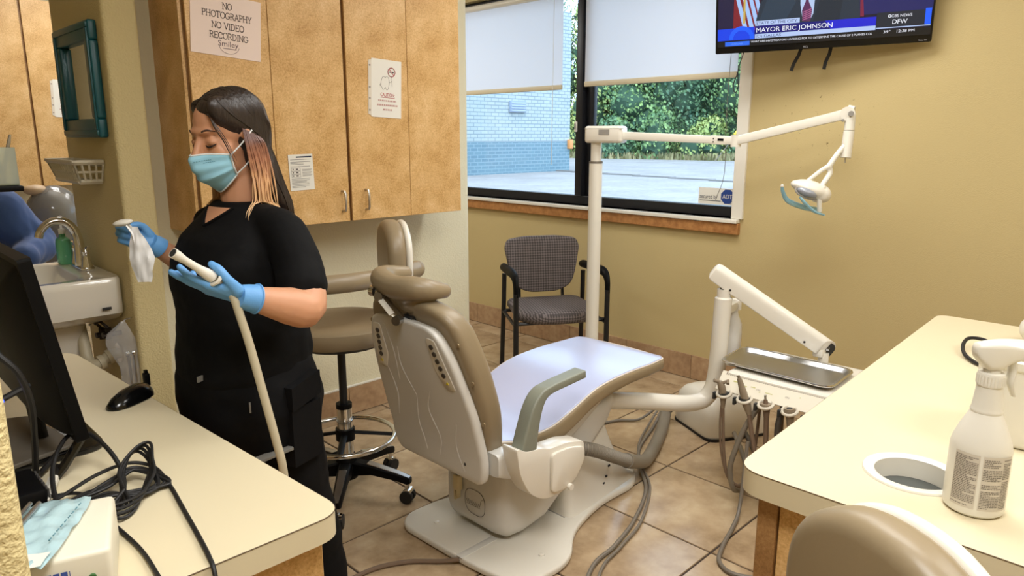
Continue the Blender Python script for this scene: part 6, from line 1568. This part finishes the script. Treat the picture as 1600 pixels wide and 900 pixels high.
# head frame
hy = R(190); hp_ = R(13)
hf = Vector((math.cos(hy) * math.cos(hp_), math.sin(hy) * math.cos(hp_), -math.sin(hp_)))
HC = Vector((.781, 1.781, 1.500)); HS = .97
hl = UZ.cross(hf).normalized(); hu = hf.cross(hl)
HM_ = frame(HC, hf, yd=hl) @ Matrix.Scale(HS, 4)
def H(x, y, z): return HM_ @ Vector((x, y, z))
def he(c, r_): return xf(ell(c, r_), HM_)
torso_in = loft([bsec(z, a - .012, b - .012, o, 0, 2.2, 36, c) for z, a, b, o, c in ((.90, .15, .17, 0, (.772, 1.735)), (1.05, .14, .165, .005, (.776, 1.742)), (1.2, .12, .15, .0, (.785, 1.755)), (1.27, .085, .12, .0, (.792, 1.77)), (1.305, .062, .075, 0, (.798, 1.78)), (1.33, .05, .055, 0, (.80, 1.782)))])
body = remesh(merge(torso_in,
    chain([NK + V(.012, 0, -.06), NK + V(.004, 0, .02), H(-.022, 0, -.07)], [.040, .050, .054], 14),
    he((-.012, 0, .033), (.090, .074, .078)), he((.026, 0, -.032), (.060, .058, .084)), he((.046, 0, -.092), (.034, .034, .024)),
    he((.046, .034, -.032), (.032, .028, .032)), he((.046, -.034, -.032), (.032, .028, .032)),
    xf(chain([(.078, 0, .012), (.092, 0, -.010), (.103, 0, -.030)], [.009, .010, .013], 10), HM_), he((.094, .012, -.034), (.011, .009, .008)), he((.094, -.012, -.034), (.011, .009, .008)),
    he((.066, 0, .028), (.021, .046, .012)), he((.066, .032, .002), (.015, .017, .011)), he((.066, -.032, .002), (.015, .017, .011)),
    he((-.008, .076, -.008), (.017, .007, .029)), he((-.008, -.076, -.008), (.017, .007, .029)),
    chain([LS, LS.lerp(LE, .5) + bf * -.012, LE, LE.lerp(LW, .35) + V(0, -.004, -.004), LE.lerp(LW, .97)], [.050, .050, .044, .043, .026], 14),
    chain([RS, RS.lerp(RE, .5), RE, RE.lerp(RW, .4), RE.lerp(RW, .97)], [.048, .047, .042, .036, .0235], 14),
    chain([B(0, .09, .85), B(-.03, .092, .55), B(-.07, .095, .30), B(-.10, .10, .09)], [.08, .065, .055, .04], 12), chain([B(0, -.09, .85), B(.02, -.092, .55), B(.02, -.095, .30), B(.02, -.10, .09)], [.08, .065, .055, .04], 12),
    ell(B(-.04, .10, .06), (.08, .035, .03)), ell(B(.08, -.10, .06), (.08, .035, .03))), .0048, 3)
skin = part('body', body, M['skin'], wo)
# closed-lid lashes, brows
dk_ = mat('dark_lash', srgb(30, 22, 20), .6)
for sg in (-1, 1):
    lash = [H(.0715 + .006, sg * .018, -.004), H(.0795, sg * .028, -.0085), H(.0775, sg * .038, -.008), H(.068, sg * .050, -.003)]
    sub('eyelashes', tube(catmull(lash, 4), [.0012, .0022, .0022, .001], 6), dk_, skin)
    br = [H(.082, sg * .014, .025), H(.081, sg * .025, .030), H(.075, sg * .038, .032), H(.063, sg * .053, .026)]
    sub('eyebrow', tube(catmull(br, 4), [.0014, .0022, .0020, .0008], 6, flat=(1.1, .7)), mat('brown_brow', srgb(62, 42, 34), .7), skin)
# scrub top: torso with sleeves
hemL = LS.lerp(LE, .72); hemR = RS.lerp(RE, .72)
tor = loft([bsec(z, a, b, o, 0, 2.3, 40, c) for z, a, b, o, c in
    ((.905, .152, .168, .0, (.756, 1.73)), (.93, .157, .171, 0, (.756, 1.73)), (1.0, .154, .168, .0, (.763, 1.737)), (1.07, .147, .163, .005, (.770, 1.744)), (1.14, .150, .163, .012, (.778, 1.752)), (1.2, .148, .166, .014, (.786, 1.757)), (1.25, .125, .168, .008, (.791, 1.765)), (1.285, .098, .150, 0, (.795, 1.772)), (1.318, .076, .110, -.004, (.799, 1.779)), (1.340, .066, .08, -.008, (.803, 1.783)))])
top_ = remesh(merge(tor, chain([LS.lerp(NK, .45) + V(0, 0, .0), LS, LS.lerp(LE, .45) + bf * -.011, hemL + bf * -.004], [.046, .054, .058, .060], 16), chain([RS.lerp(NK, .4), RS, RS.lerp(RE, .4), hemR], [.044, .048, .05, .052], 16),
    ell(B(.085, .075, 1.175, (.786, 1.757)), (.06, .07, .065)), ell(B(.085, -.075, 1.175, (.786, 1.757)), (.06, .07, .065))), .007, 4)
# soft wrinkles
wv = []
for p in top_[0]:
    q = Vector(p); d = noise.noise(Vector((q.x * 9, q.y * 9, q.z * 16))) * .006 + noise.noise(Vector((q.x * 24, q.y * 24, q.z * 40))) * .0022
    wv.append(tuple(q + (q - Vector((.78, 1.75, q.z))).normalized() * d))
tp2 = part('scrub_top', (wv, top_[1]), M['scrub'], wo)
from mathutils.bvhtree import BVHTree
tt_ = BVHTree.FromPolygons([Vector(p) for p in wv], top_[1])
def on_top(ang, z, off):
    d = bf * math.cos(R(ang)) + bl * math.sin(R(ang)); o = Vector((.80, 1.78, z))
    h_ = o; last = None
    for _ in range(6):
        hit = tt_.ray_cast(h_, d)
        if hit[0] is None: break
        last = hit[0]; h_ = hit[0] + d * .002
    return (last if last is not None else o + d * .07) + d * off
vv_, vf_ = [], []
NR = 10
for r_ in range(NR + 1):
    z = 1.286 + .042 * r_ / NR; ha = 44 * (r_ / NR)
    for c_ in range(9): vv_.append(tuple(on_top(-ha + 2 * ha * c_ / 8, z, .0022)))
for r_ in range(NR):
    for c_ in range(8): vf_.append((r_ * 9 + c_, r_ * 9 + c_ + 1, (r_ + 1) * 9 + c_ + 1, (r_ + 1) * 9 + c_))
sub('collar_skin', (vv_, vf_), M['skin'], skin)
for sg in (-1, 1): sub('neckline', tube([on_top(sg * 44 * (r_ / NR), 1.286 + .042 * r_ / NR, .002) for r_ in range(NR + 1)], .0042, 8), M['scrub'], tp2)

# trousers
trs = remesh(merge(loft([bsec(z, a, b, o, 0, 2.3, 36, (.758, 1.728)) for z, a, b, o in ((.955, .145, .165, 0), (.90, .160, .182, -.004), (.84, .166, .190, -.008), (.78, .158, .188, -.010), (.73, .13, .175, -.012))]),
    chain([B(-.01, .088, .82), B(-.045, .09, .60), B(-.085, .095, .40), B(-.12, .10, .16), B(-.13, .10, .09)], [.098, .092, .08, .072, .070], 16),
    chain([B(.01, -.088, .82), B(.03, -.09, .60), B(.03, -.095, .40), B(.025, -.10, .16), B(.025, -.10, .09)], [.098, .090, .08, .072, .070], 16)), .009, 4)
wv = []
for p in trs[0]:
    q = Vector(p); d = noise.noise(Vector((q.x * 8 + 5, q.y * 8, q.z * 13))) * .007 + noise.noise(Vector((q.x * 22, q.y * 22, q.z * 34))) * .0025
    wv.append(tuple(q + (q - Vector((.77, 1.73, q.z))).normalized() * d))
tr_ = part('trousers', (wv, trs[1]), M['scrub2'], wo)
zp = mat('grey_zip', srgb(120, 118, 112), .5)
def patch(a_deg, z0, z1, w_, rad, nm, m, cc=(.758, 1.728), lean=0):
    """thin pocket flap standing off the cloth at an angle round the body"""
    a = R(a_deg); d = bf * math.cos(a) + bl * math.sin(a); s = UZ.cross(d)
    o = Vector((cc[0], cc[1], 0)) + d * rad
    q = [o - s * w_ / 2 + UZ * z0, o + s * w_ / 2 + UZ * (z0 + lean), o + s * w_ / 2 + UZ * (z1 + lean), o - s * w_ / 2 + UZ * z1]
    v = [tuple(p) for p in q] + [tuple(p - d * .03) for p in q]
    return sub(nm, fixn(v, [(0, 1, 2, 3), (7, 6, 5, 4), (0, 4, 5, 1), (1, 5, 6, 2), (2, 6, 7, 3), (3, 7, 4, 0)]), m, tr_)
patch(100, .845, .905, .10, .200, 'pocket_flap', M['scrub2'], lean=.02)
patch(100, .70, .85, .10, .196, 'cargo_pocket', M['scrub2'])
patch(72, .735, .741, .09, .199, 'pocket_zip', zp, lean=.015)
patch(58, .865, .885, .004, .1985, 'pocket_tag', zp)
patch(20, .935, .948, .004, .178, 'pocket_tag', zp)
for sg, o in ((1, -.10), (-1, .04)):
    sh_ = part('shoe', remesh(merge(ell(B(o + .07, sg * .10, .045), (.13, .047, .04), Matrix.Rotation(R(8.5), 4, 'Z')), bxx(*(sorted((B(o + .07, sg * .10, 0).x - .12, B(o + .07, sg * .10, 0).x + .12)) + sorted((B(o, sg * .10, 0).y - .042, B(o, sg * .10, 0).y + .042)) + [.002, .03]))), .008, 4), M['black_rub'], wo)

# mask
def mpt(u, t):
    """u -1..1 ear to ear, t 0 top .. 1 bottom"""
    th = u * R(57); zt = -.022 - .012 * (1 - abs(u)) * 0 - .012 * abs(u) ** 2
    zb = -.128 + .040 * abs(u) ** 1.5
    z = zt + (zb - zt) * t
    bulge = .014 * math.sin(PI * min(1, t * 1.05)) * math.cos(u * PI / 2)
    nose_ = .024 * math.exp(-(u / .26) ** 2) * math.exp(-((t - .10) / .32) ** 2)
    under = .030 * max(0, t - .62) / .38
    rx = .098 + bulge + nose_ - under * (1 - .3 * abs(u)); ry = .078 + bulge * .4 - under * .5
    pleat = .0016 * math.sin(t * PI * 7) * (1 - abs(u) ** 4)
    return H((rx + pleat) * math.cos(th) - .004, (ry + pleat) * math.sin(th), z)
NU, NT = 28, 24
v = [tuple(mpt(-1 + 2 * i / NU, j / NT)) for j in range(NT + 1) for i in range(NU + 1)]
f = [(j * (NU + 1) + i, j * (NU + 1) + i + 1, (j + 1) * (NU + 1) + i + 1, (j + 1) * (NU + 1) + i) for j in range(NT) for i in range(NU)]
n0 = len(v)
v += [tuple(Vector(p) - (Vector(p) - HC).normalized() * .003) for p in v]
f += [tuple(reversed([n0 + a for a in q])) for q in f]
mk = part('face_mask', (v, f), M['mask'], wo, label='pale blue pleated face mask')
for t in (0, 1): sub('mask_binding', tube([mpt(-1 + 2 * i / NU, t) for i in range(NU + 1)], .0022, 6), M['mask_edge'], mk)
for u in (-1, 1):
    sub('mask_binding', tube([mpt(u, j / NT) for j in range(NT + 1)], .0026, 6), M['mask_edge'], mk)
    e = H(-.018, u * .082, .012); e2 = H(-.022, u * .080, -.03)
    sub('ear_loop', tube(catmull([mpt(u, .03), mpt(u, .03).lerp(e, .5) + (mpt(u, .03) - HC).normalized() * .006, e], 4), .0018, 6), M['mask_edge'], mk)
    sub('ear_loop', tube(catmull([mpt(u, .97), mpt(u, .97).lerp(e2, .5) + (mpt(u, .97) - HC).normalized() * .008, e2], 4), .0018, 6), M['mask_edge'], mk)
sub('mask_print', merge(*[tube([mpt(.12 + k * .05, .14), mpt(.15 + k * .05, .14)], .0011, 4) for k in range(8)] + [tube([mpt(.3 + k * .05, .2), mpt(.335 + k * .05, .2)], .0011, 4) for k in range(6)]), mat('mask_print_blue', srgb(112, 168, 192), .7), mk)

# hair
from mathutils.bvhtree import BVHTree
hb = Vector((-hf.x, -hf.y, 0)).normalized(); hL = Vector((hl.x, hl.y, 0)).normalized()
def hs_(c, wy, wx, k=28):
    return [tuple(Vector(c) + hL * (wy * math.sin(2 * PI * i / k)) + hb * (wx * math.cos(2 * PI * i / k))) for i in range(k)]
Cb = HC + hb * .045
drape = loft([hs_(Cb + hb * -.02 + V(0, 0, .05), .05, .03), hs_(Cb + hb * -.008 + V(0, 0, 0), .076, .050), hs_(Cb + hb * .010 + V(0, 0, -.06), .083, .055), hs_(Cb + hb * .030 + V(0, 0, -.12), .090, .050), hs_(Cb + hb * .052 + V(0, 0, -.17), .096, .040), hs_(Cb + hb * .063 + V(0, 0, -.20), .092, .026), hs_(Cb + hb * .069 + V(0, 0, -.218), .08, .010)])
def sidel(sg): return xf(ell((0, 0, 0), (.080 if sg > 0 else .066, .028, .040 if sg > 0 else .034), Matrix.Rotation(R(-38), 4, 'Y')), HM_ @ Matrix.Translation((.004 if sg > 0 else -.014, sg * .055, .050)))
hairg = remesh(merge(he((-.024, 0, .042), (.092, .084, .078)), he((-.002, .012, .072), (.066, .062, .042)), he((-.038, 0, .012), (.078, .085, .078)), sidel(1), sidel(-1), drape,
    xf(chain([(.030, -.062, .060), (.026, -.072, .030), (.018, -.076, .0), (.012, -.078, -.06)], [.009, .010, .010, .010], 10), HM_)), .0045, 4)
hair = part('hair', hairg, M['hair'], wo, label='long dark brown hair')
tree_h = BVHTree.FromPolygons([Vector(p) for p in hairg[0]], hairg[1])
rnd = random.Random(11)
def seat_on(pts, off):
    out = []
    for p in pts:
        co, no, ix, ds = tree_h.find_nearest(p)
        out.append(co + no * off if co is not None else p)
    return out
def clear_top(pts):
    out = []
    for p in pts:
        co, no, ix, ds = tt_.find_nearest(p)
        if co is not None and ds < .06 and (p - co).dot(no) < .005: p = co + no * .005
        out.append(p)
    return out
# dark strands combed from the parting over the head and down the back
st = []
for k in range(150):
    sg = 1 if rnd.random() < .72 else -1; q = rnd.random(); dr = rnd.random()
    s0 = H(.055 - .12 * q, sg * .006, .118); p1 = H(.050 - .12 * q, sg * .050, .098); p2 = H(.020 - .10 * q, sg * .082, .052 - .02 * q); p3 = H(-.030 - .07 * q, sg * .088, .0)
    p4 = Cb + hb * (.015 + .06 * dr) + hL * (sg * (.092 - .055 * dr)) + V(0, 0, -.07); p5 = Cb + hb * (.040 + .055 * dr) + hL * (sg * (.097 - .07 * dr)) + V(0, 0, -.15); p6 = Cb + hb * (.058 + .045 * dr) + hL * (sg * (.096 - .075 * dr)) + V(0, 0, -.212)
    C_ = seat_on(catmull([s0, p1, p2, p3, p4, p5, p6], 4), rnd.uniform(.0, .0016))
    C_.append(C_[-1] + V(0, 0, -.012 - .02 * rnd.random()) + hb * rnd.uniform(0, .01))
    st.append(tube(clear_top(C_), [.0008] + [.0018] * 8 + [.0014, .0004], 4))
sub('hair_strands', merge(*st), M['hair'], hair, kind='stuff')
st = []
for k in range(6):
    o = rnd.uniform(-.006, .006)
    st.append(tube(catmull([H(.066, .046 + o, .070), H(.066 + o, .062, .036), H(.058 + o, .072, .0), H(.050 + o, .076 + rnd.uniform(0, .004), -.04 - rnd.uniform(0, .03))], 4), [.001, .0011, .0009, .0003], 4))
sub('wisps', merge(*st), M['hair'], hair, kind='stuff')
def streak_mat():
    m, nt, b = nodes('copper_to_blond_hair')
    geo = nt.nodes.new('ShaderNodeNewGeometry'); sx = nt.nodes.new('ShaderNodeSeparateXYZ'); nt.links.new(geo.outputs['Position'], sx.inputs[0])
    n = nt.nodes.new('ShaderNodeTexNoise'); n.inputs['Scale'].default_value = 60
    nt.links.new(geo.outputs['Position'], n.inputs['Vector'])
    ad_ = nt.nodes.new('ShaderNodeMath'); ad_.operation = 'MULTIPLY_ADD'; ad_.inputs[1].default_value = .07
    nt.links.new(n.outputs['Fac'], ad_.inputs[0]); nt.links.new(sx.outputs['Z'], ad_.inputs[2])
    mr = nt.nodes.new('ShaderNodeMapRange'); mr.inputs[1].default_value = 1.33; mr.inputs[2].default_value = 1.53; nt.links.new(ad_.outputs[0], mr.inputs[0])
    cr = nt.nodes.new('ShaderNodeValToRGB'); el = cr.color_ramp.elements
    el[0].position = 0; el[0].color = srgb(214, 176, 124); el[1].position = 1; el[1].color = srgb(92, 54, 40)
    e = el.new(.45); e.color = srgb(214, 168, 122); e = el.new(.75); e.color = srgb(168, 116, 90)
    nt.links.new(mr.outputs[0], cr.inputs[0]); nt.links.new(cr.outputs[0], b.inputs['Base Color']); b.inputs['Roughness'].default_value = .4
    return m
M['streak'] = streak_mat()
near, far = [], []
for k in range(44):
    q = rnd.random(); fx = .018 - .062 * q
    s0 = H(fx * .7 - .006, .080, .022 - .03 * q); p1 = H(fx, .086 + rnd.uniform(0, .006), -.03); p2 = H(fx + .002, .084 + rnd.uniform(0, .010), -.085)
    p3 = p2 + V(0, 0, -.05) + bf * rnd.uniform(-.008, .008) + hL * rnd.uniform(-.002, .008); p4 = p3 + V(0, 0, -.065 - .065 * rnd.random()) + bf * rnd.uniform(-.006, .010) + hL * rnd.uniform(.002, .012)
    near.append(tube(clear_top(catmull([s0, p1, p2, p3, p4], 5)), [.0012, .0022, .0024, .0020, .0004], 5))
for k in range(16):
    q = rnd.random(); s0 = H(.030 - .03 * q, -.072, -.06); p1 = H(.034 - .03 * q, -.076, -.11); p2 = p1 + V(0, 0, -.055) - hL * rnd.uniform(0, .012); p3 = p2 + V(0, 0, -.02 - .02 * rnd.random())
    far.append(tube(clear_top(catmull([s0, p1, p2, p3], 5)), [.0026, .0026, .0022, .0005], 5))
sub('streaked_lock', merge(*near), M['streak'], hair, label='copper and blond streaks over the ear', kind='stuff')
sub('streaked_lock', merge(*far), M['streak'], hair, label='blond streaks beside the neck', kind='stuff')

# gloves
def hand_geo(m, side, curls, thumb, spread=6, scale=1.0):
    g = []
    def P(x, y, z): return m @ Vector((x * scale, y * side * scale, z * scale))
    g.append(xf(ell((0, 0, 0), (.052 * scale, .040 * scale, .0155 * scale)), m @ Matrix.Translation((.05 * scale, .0, 0))))
    g.append(chain([P(.0, 0, 0), P(.03, .012, -.001), P(.082, .026, .001)], [.020 * scale, .018 * scale, .0135 * scale], 10)); g.append(chain([P(.0, -.004, 0), P(.04, -.012, 0), P(.08, -.024, .001)], [.020 * scale, .018 * scale, .0125 * scale], 10))
    g.append(chain([P(-.014, 0, 0), P(-.002, 0, 0), P(.015, 0, 0)], [.029 * scale, .026 * scale, .024 * scale], 12))
    for (y, x0, L_), cu, sp in zip(((.029, .088, .072), (.010, .092, .080), (-.009, .089, .074), (-.027, .082, .058)), curls, (spread, spread * .3, -spread * .4, -spread * 1.1)):
        p = Vector((x0, y, 0)); ang = 0; pts = [P(*p)]; d0 = R(sp)
        for seg, c in zip((.46, .30, .24), cu):
            ang += R(c); d = Vector((math.cos(ang) * math.cos(d0), math.sin(d0) * math.cos(ang), -math.sin(ang))); p = p + d * L_ * seg; pts.append(P(*p))
        g.append(chain(pts, [.0112 * scale, .0102 * scale, .0095 * scale, .008 * scale], 10, 4))
    g.append(chain([P(*q) for q in thumb], [.017 * scale, .0125 * scale, .0115 * scale, .0092 * scale], 10, 4))
    return g
# left hand, palm up under the handpiece
xL = Vector((-.115, .056, .046)); npalm = Vector((.15, .40, .90))
mL = frame(LW + xL.normalized() * .012, xL, zd=-npalm)
# with z = -palm normal the thumb lies on the -y side
gL = remesh(merge(*hand_geo(mL, -1, [(8, 14, 10), (2, 8, 6), (6, 12, 8), (20, 26, 16)], [(.015, .026, -.004), (.045, .046, -.018), (.070, .050, -.036), (.090, .044, -.046)], 5, .86)), .0032, 4)
gl1 = part('glove', gL, M['glove'], wo, label='blue glove on the hand under the handpiece')
cuffd = (LW - LE).normalized()
sub('cuff', tube([LW - cuffd * .018, LW - cuffd * .010, LW + cuffd * .005, LW + cuffd * .022], [.0315, .0305, .0285, .025], 20), M['glove'], gl1)
sub('cuff_roll', tube([tuple(frame(LW - cuffd * .018, cuffd, zd=(0, 0, 1)) @ Vector((0, .0315 * math.cos(a), .0315 * math.sin(a)))) for a in [2 * PI * k / 24 for k in range(24)]], .0026, 6, closed=True), M['glove'], gl1)
# right hand, curled round the bag
xR = Vector((-.062, .034, .036)); mR = frame(RW + xR.normalized() * .010, xR, zd=(.25, .95, -.1))
gR = remesh(merge(*hand_geo(mR, 1, [(48, 72, 40), (58, 76, 42), (64, 78, 42), (70, 78, 42)], [(.018, .026, -.006), (.048, .044, -.020), (.072, .036, -.036), (.088, .020, -.046)], 2, .74)), .0030, 4)
gl2 = part('glove', gR, M['glove'], wo, label='blue glove on the hand gripping the plastic bag')
cd2 = (RW - RE).normalized()
sub('cuff', tube([RW - cd2 * .012, RW - cd2 * .006, RW + cd2 * .005, RW + cd2 * .018], [.0275, .027, .026, .023], 20), M['glove'], gl2)

# suction handpiece and hose in the left hand
palm = mL @ Vector((.085, .0, -.024))
sh_ = thing('suction_handpiece', 'white suction handpiece resting across the gloved palm', 'handpiece', palm)
tipp = Vector((.509, 1.447, 1.274)); endp = Vector((.586, 1.466, 1.214))
dv = (endp - tipp).normalized()
tk = tipp + dv * -.004
part('barrel', tube(catmull([tk, tk.lerp(endp, .12), tk.lerp(endp, .3), tk.lerp(endp, .6), tk.lerp(endp, .85), endp], 5), [.0105, .0100, .0074, .0082, .0118, .013], 16), M['bottle_white'], sh_)
part('bore', tube([tk + dv * -.0008, tk + dv * .004], .0085, 14), M['dark_int'], sh_)
fq = frame(endp, dv, zd=(0, 0, 1))
part('valve_collar', tube([fq @ Vector((.004, .020 * math.cos(a), .015 * math.sin(a))) for a in [2 * PI * k / 20 for k in range(20)]], .0042, 6, closed=True), M['bottle_white'], sh_)
hs2 = thing('suction_hose', 'beige suction hose hanging from the gloved hand past the black trousers', 'hose', (.66, 1.37, .5))
part('hose', tube(catmull([endp, endp + dv * .03 + V(0, 0, -.004), (.622, 1.455, 1.168), (.631, 1.446, 1.12), (.641, 1.436, 1.06), (.655, 1.417, .946), (.666, 1.400, .85), (.674, 1.390, .77), (.682, 1.40, .6), (.66, 1.42, .35), (.63, 1.45, .25), (.567, 1.46, .23)], 8), .0092, 12), mat('beige_hose', srgb(186, 176, 150), .5), hs2)
part('coupling', tube([endp + dv * .008, endp + dv * .034 + V(0, 0, -.003)], .0135, 14), M['bottle_white'], hs2)
# plastic bag and suction tip in the right hand
bg_ = thing('plastic_bag', 'crumpled translucent plastic bag held in the raised gloved hand', 'bag', (.575, 1.83, 1.15))
part('film', bagsheet((.564, 1.832, 1.154), (.72, -.69, 0), (0, 0, 1), [(0, -.010, .022), (.03, -.020, .028), (.06, -.024, .036), (.09, -.022, .026), (.115, -.017, .012), (.135, -.012, .003)], .008, 14, 20, 8, .006), M['film_white'], bg_)
part('fold', tube(catmull([(.546, 1.846, 1.292), (.556, 1.840, 1.27), (.558, 1.838, 1.24), (.556, 1.836, 1.20)], 5), [.004, .006, .006, .002], 8, flat=(.5, 1)), M['film_white'], bg_)
stp = thing('suction_tip', 'white oval plastic tip sticking out above the gloved fist', 'tip', (.545, 1.87, 1.285))
tmx = frame((.545, 1.866, 1.297), (.70, -.68, .16), zd=(.1, -.25, .95))
part('cap', xf(ell((0, 0, 0), (.024, .016, .008)), tmx), M['bottle_white'], stp)
part('stem', tube(catmull([(.548, 1.858, 1.296), (.562, 1.862, 1.280), (.570, 1.868, 1.255)], 4), .005, 8), M['bottle_white'], stp)

# ------------------------------------------------------------------ seated person in a blue gown, next bay
pg = thing('person', 'person in a blue gown seated in the next bay behind the wash basin', 'person', (.5, 4.45, 0))
sz = .62
hd3 = Vector((.50, 4.22, 1.46))
bodyg = remesh(merge(loft([sell(.50, 4.47 - (z - .6) * .22, z, a, b, 2.2, 28, (0, -1)) for z, a, b in ((.60, .15, .2), (.8, .14, .18), (1.0, .14, .19), (1.15, .13, .2), (1.24, .09, .16), (1.30, .06, .08))]),
    chain([(.50, 4.30, 1.25), (.50, 4.26, 1.36)], [.06, .055], 12), ell(hd3, (.075, .092, .11)), ell(hd3 + V(0, -.06, -.06), (.05, .045, .055)), chain([hd3 + V(0, -.09, .0), hd3 + V(0, -.105, -.03)], [.01, .014], 8),
    ell(hd3 + V(.076, .0, -.01), (.008, .016, .03)), ell(hd3 + V(-.076, .0, -.01), (.008, .016, .03)),
    chain([(.70, 4.32, 1.2), (.87, 4.32, .97), (.72, 4.05, .93)], [.05, .042, .028], 12), chain([(.30, 4.32, 1.2), (.14, 4.32, .97), (.30, 4.05, .93)], [.05, .042, .028], 12),
    chain([(.40, 4.45, .66), (.38, 4.05, .64), (.38, 4.06, .1)], [.08, .06, .045], 12), chain([(.60, 4.45, .66), (.62, 4.05, .64), (.62, 4.06, .1)], [.08, .06, .045], 12), ell((.38, 4.0, .05), (.045, .12, .04)), ell((.62, 4.0, .05), (.045, .12, .04))), .008, 4)
sk2 = part('body', bodyg, M['skin'], pg)
gw_ = remesh(merge(loft([sell(.50, 4.47 - (z - .6) * .22, z, a, b, 2.2, 28, (0, -1)) for z, a, b in ((.56, .19, .23), (.8, .165, .205), (1.0, .165, .215), (1.15, .15, .215), (1.235, .11, .18), (1.285, .075, .09))]),
    chain([(.60, 4.31, 1.20), (.70, 4.315, 1.155), (.765, 4.32, 1.06), (.845, 4.32, .965), (.78, 4.18, .93), (.735, 4.07, .93)], [.08, .105, .105, .092, .075, .06], 14), chain([(.38, 4.31, 1.215), (.27, 4.32, 1.175), (.20, 4.32, 1.07), (.13, 4.32, .965), (.22, 4.18, .93), (.29, 4.07, .93)], [.058, .074, .07, .068, .06, .055], 14),
    chain([(.40, 4.45, .68), (.38, 4.10, .67), (.38, 4.05, .4)], [.11, .09, .09], 12), chain([(.60, 4.45, .68), (.62, 4.10, .67), (.62, 4.05, .4)], [.11, .09, .09], 12)), .011, 3)
wv = []
for p in gw_[0]:
    q = Vector(p); d = noise.noise(Vector((q.x * 10, q.y * 10, q.z * 7))) * .018 + noise.noise(Vector((q.x * 22, q.y * 22, q.z * 9))) * .008
    wv.append(tuple(q + Vector((q.x - .5, q.y - 4.35, 0)).normalized() * d))
part('gown', (wv, gw_[1]), M['gown'], pg, label='loose blue gown')
part('collar', tube([(.50 + .085 * math.cos(a), 4.315 + .07 * math.sin(a), 1.287 + .01 * math.sin(a)) for a in [2 * PI * k / 24 for k in range(24)]], .012, 8, closed=True), M['ink_navy'], pg)
part('cap', remesh(merge(ell(hd3 + V(0, .02, .045), (.092, .10, .085))), .01, 2), M['gown'], pg)
for sg in (-1, 1): sub('glove', remesh(merge(*hand_geo(frame((.50 + sg * .22, 4.04, .93), (-sg * .6, -.8, -.05), zd=(0, 0, 1)), -sg, [(20, 25, 20)] * 4, [(.015, .026, -.004), (.045, .046, -.018), (.07, .05, -.03), (.088, .044, -.036)])), .006, 2), M['glove'], sk2)
for sg in (-1, 1): part('eye', ell(hd3 + V(sg * .03, -.082, .0), (.012, .01, .008)), dk_, pg)
make_stool('operator_stool', 'stool hidden beneath the seated person in the blue gown', (.50, 4.47), (0, -1), .56, 1.02, None, 10, False)
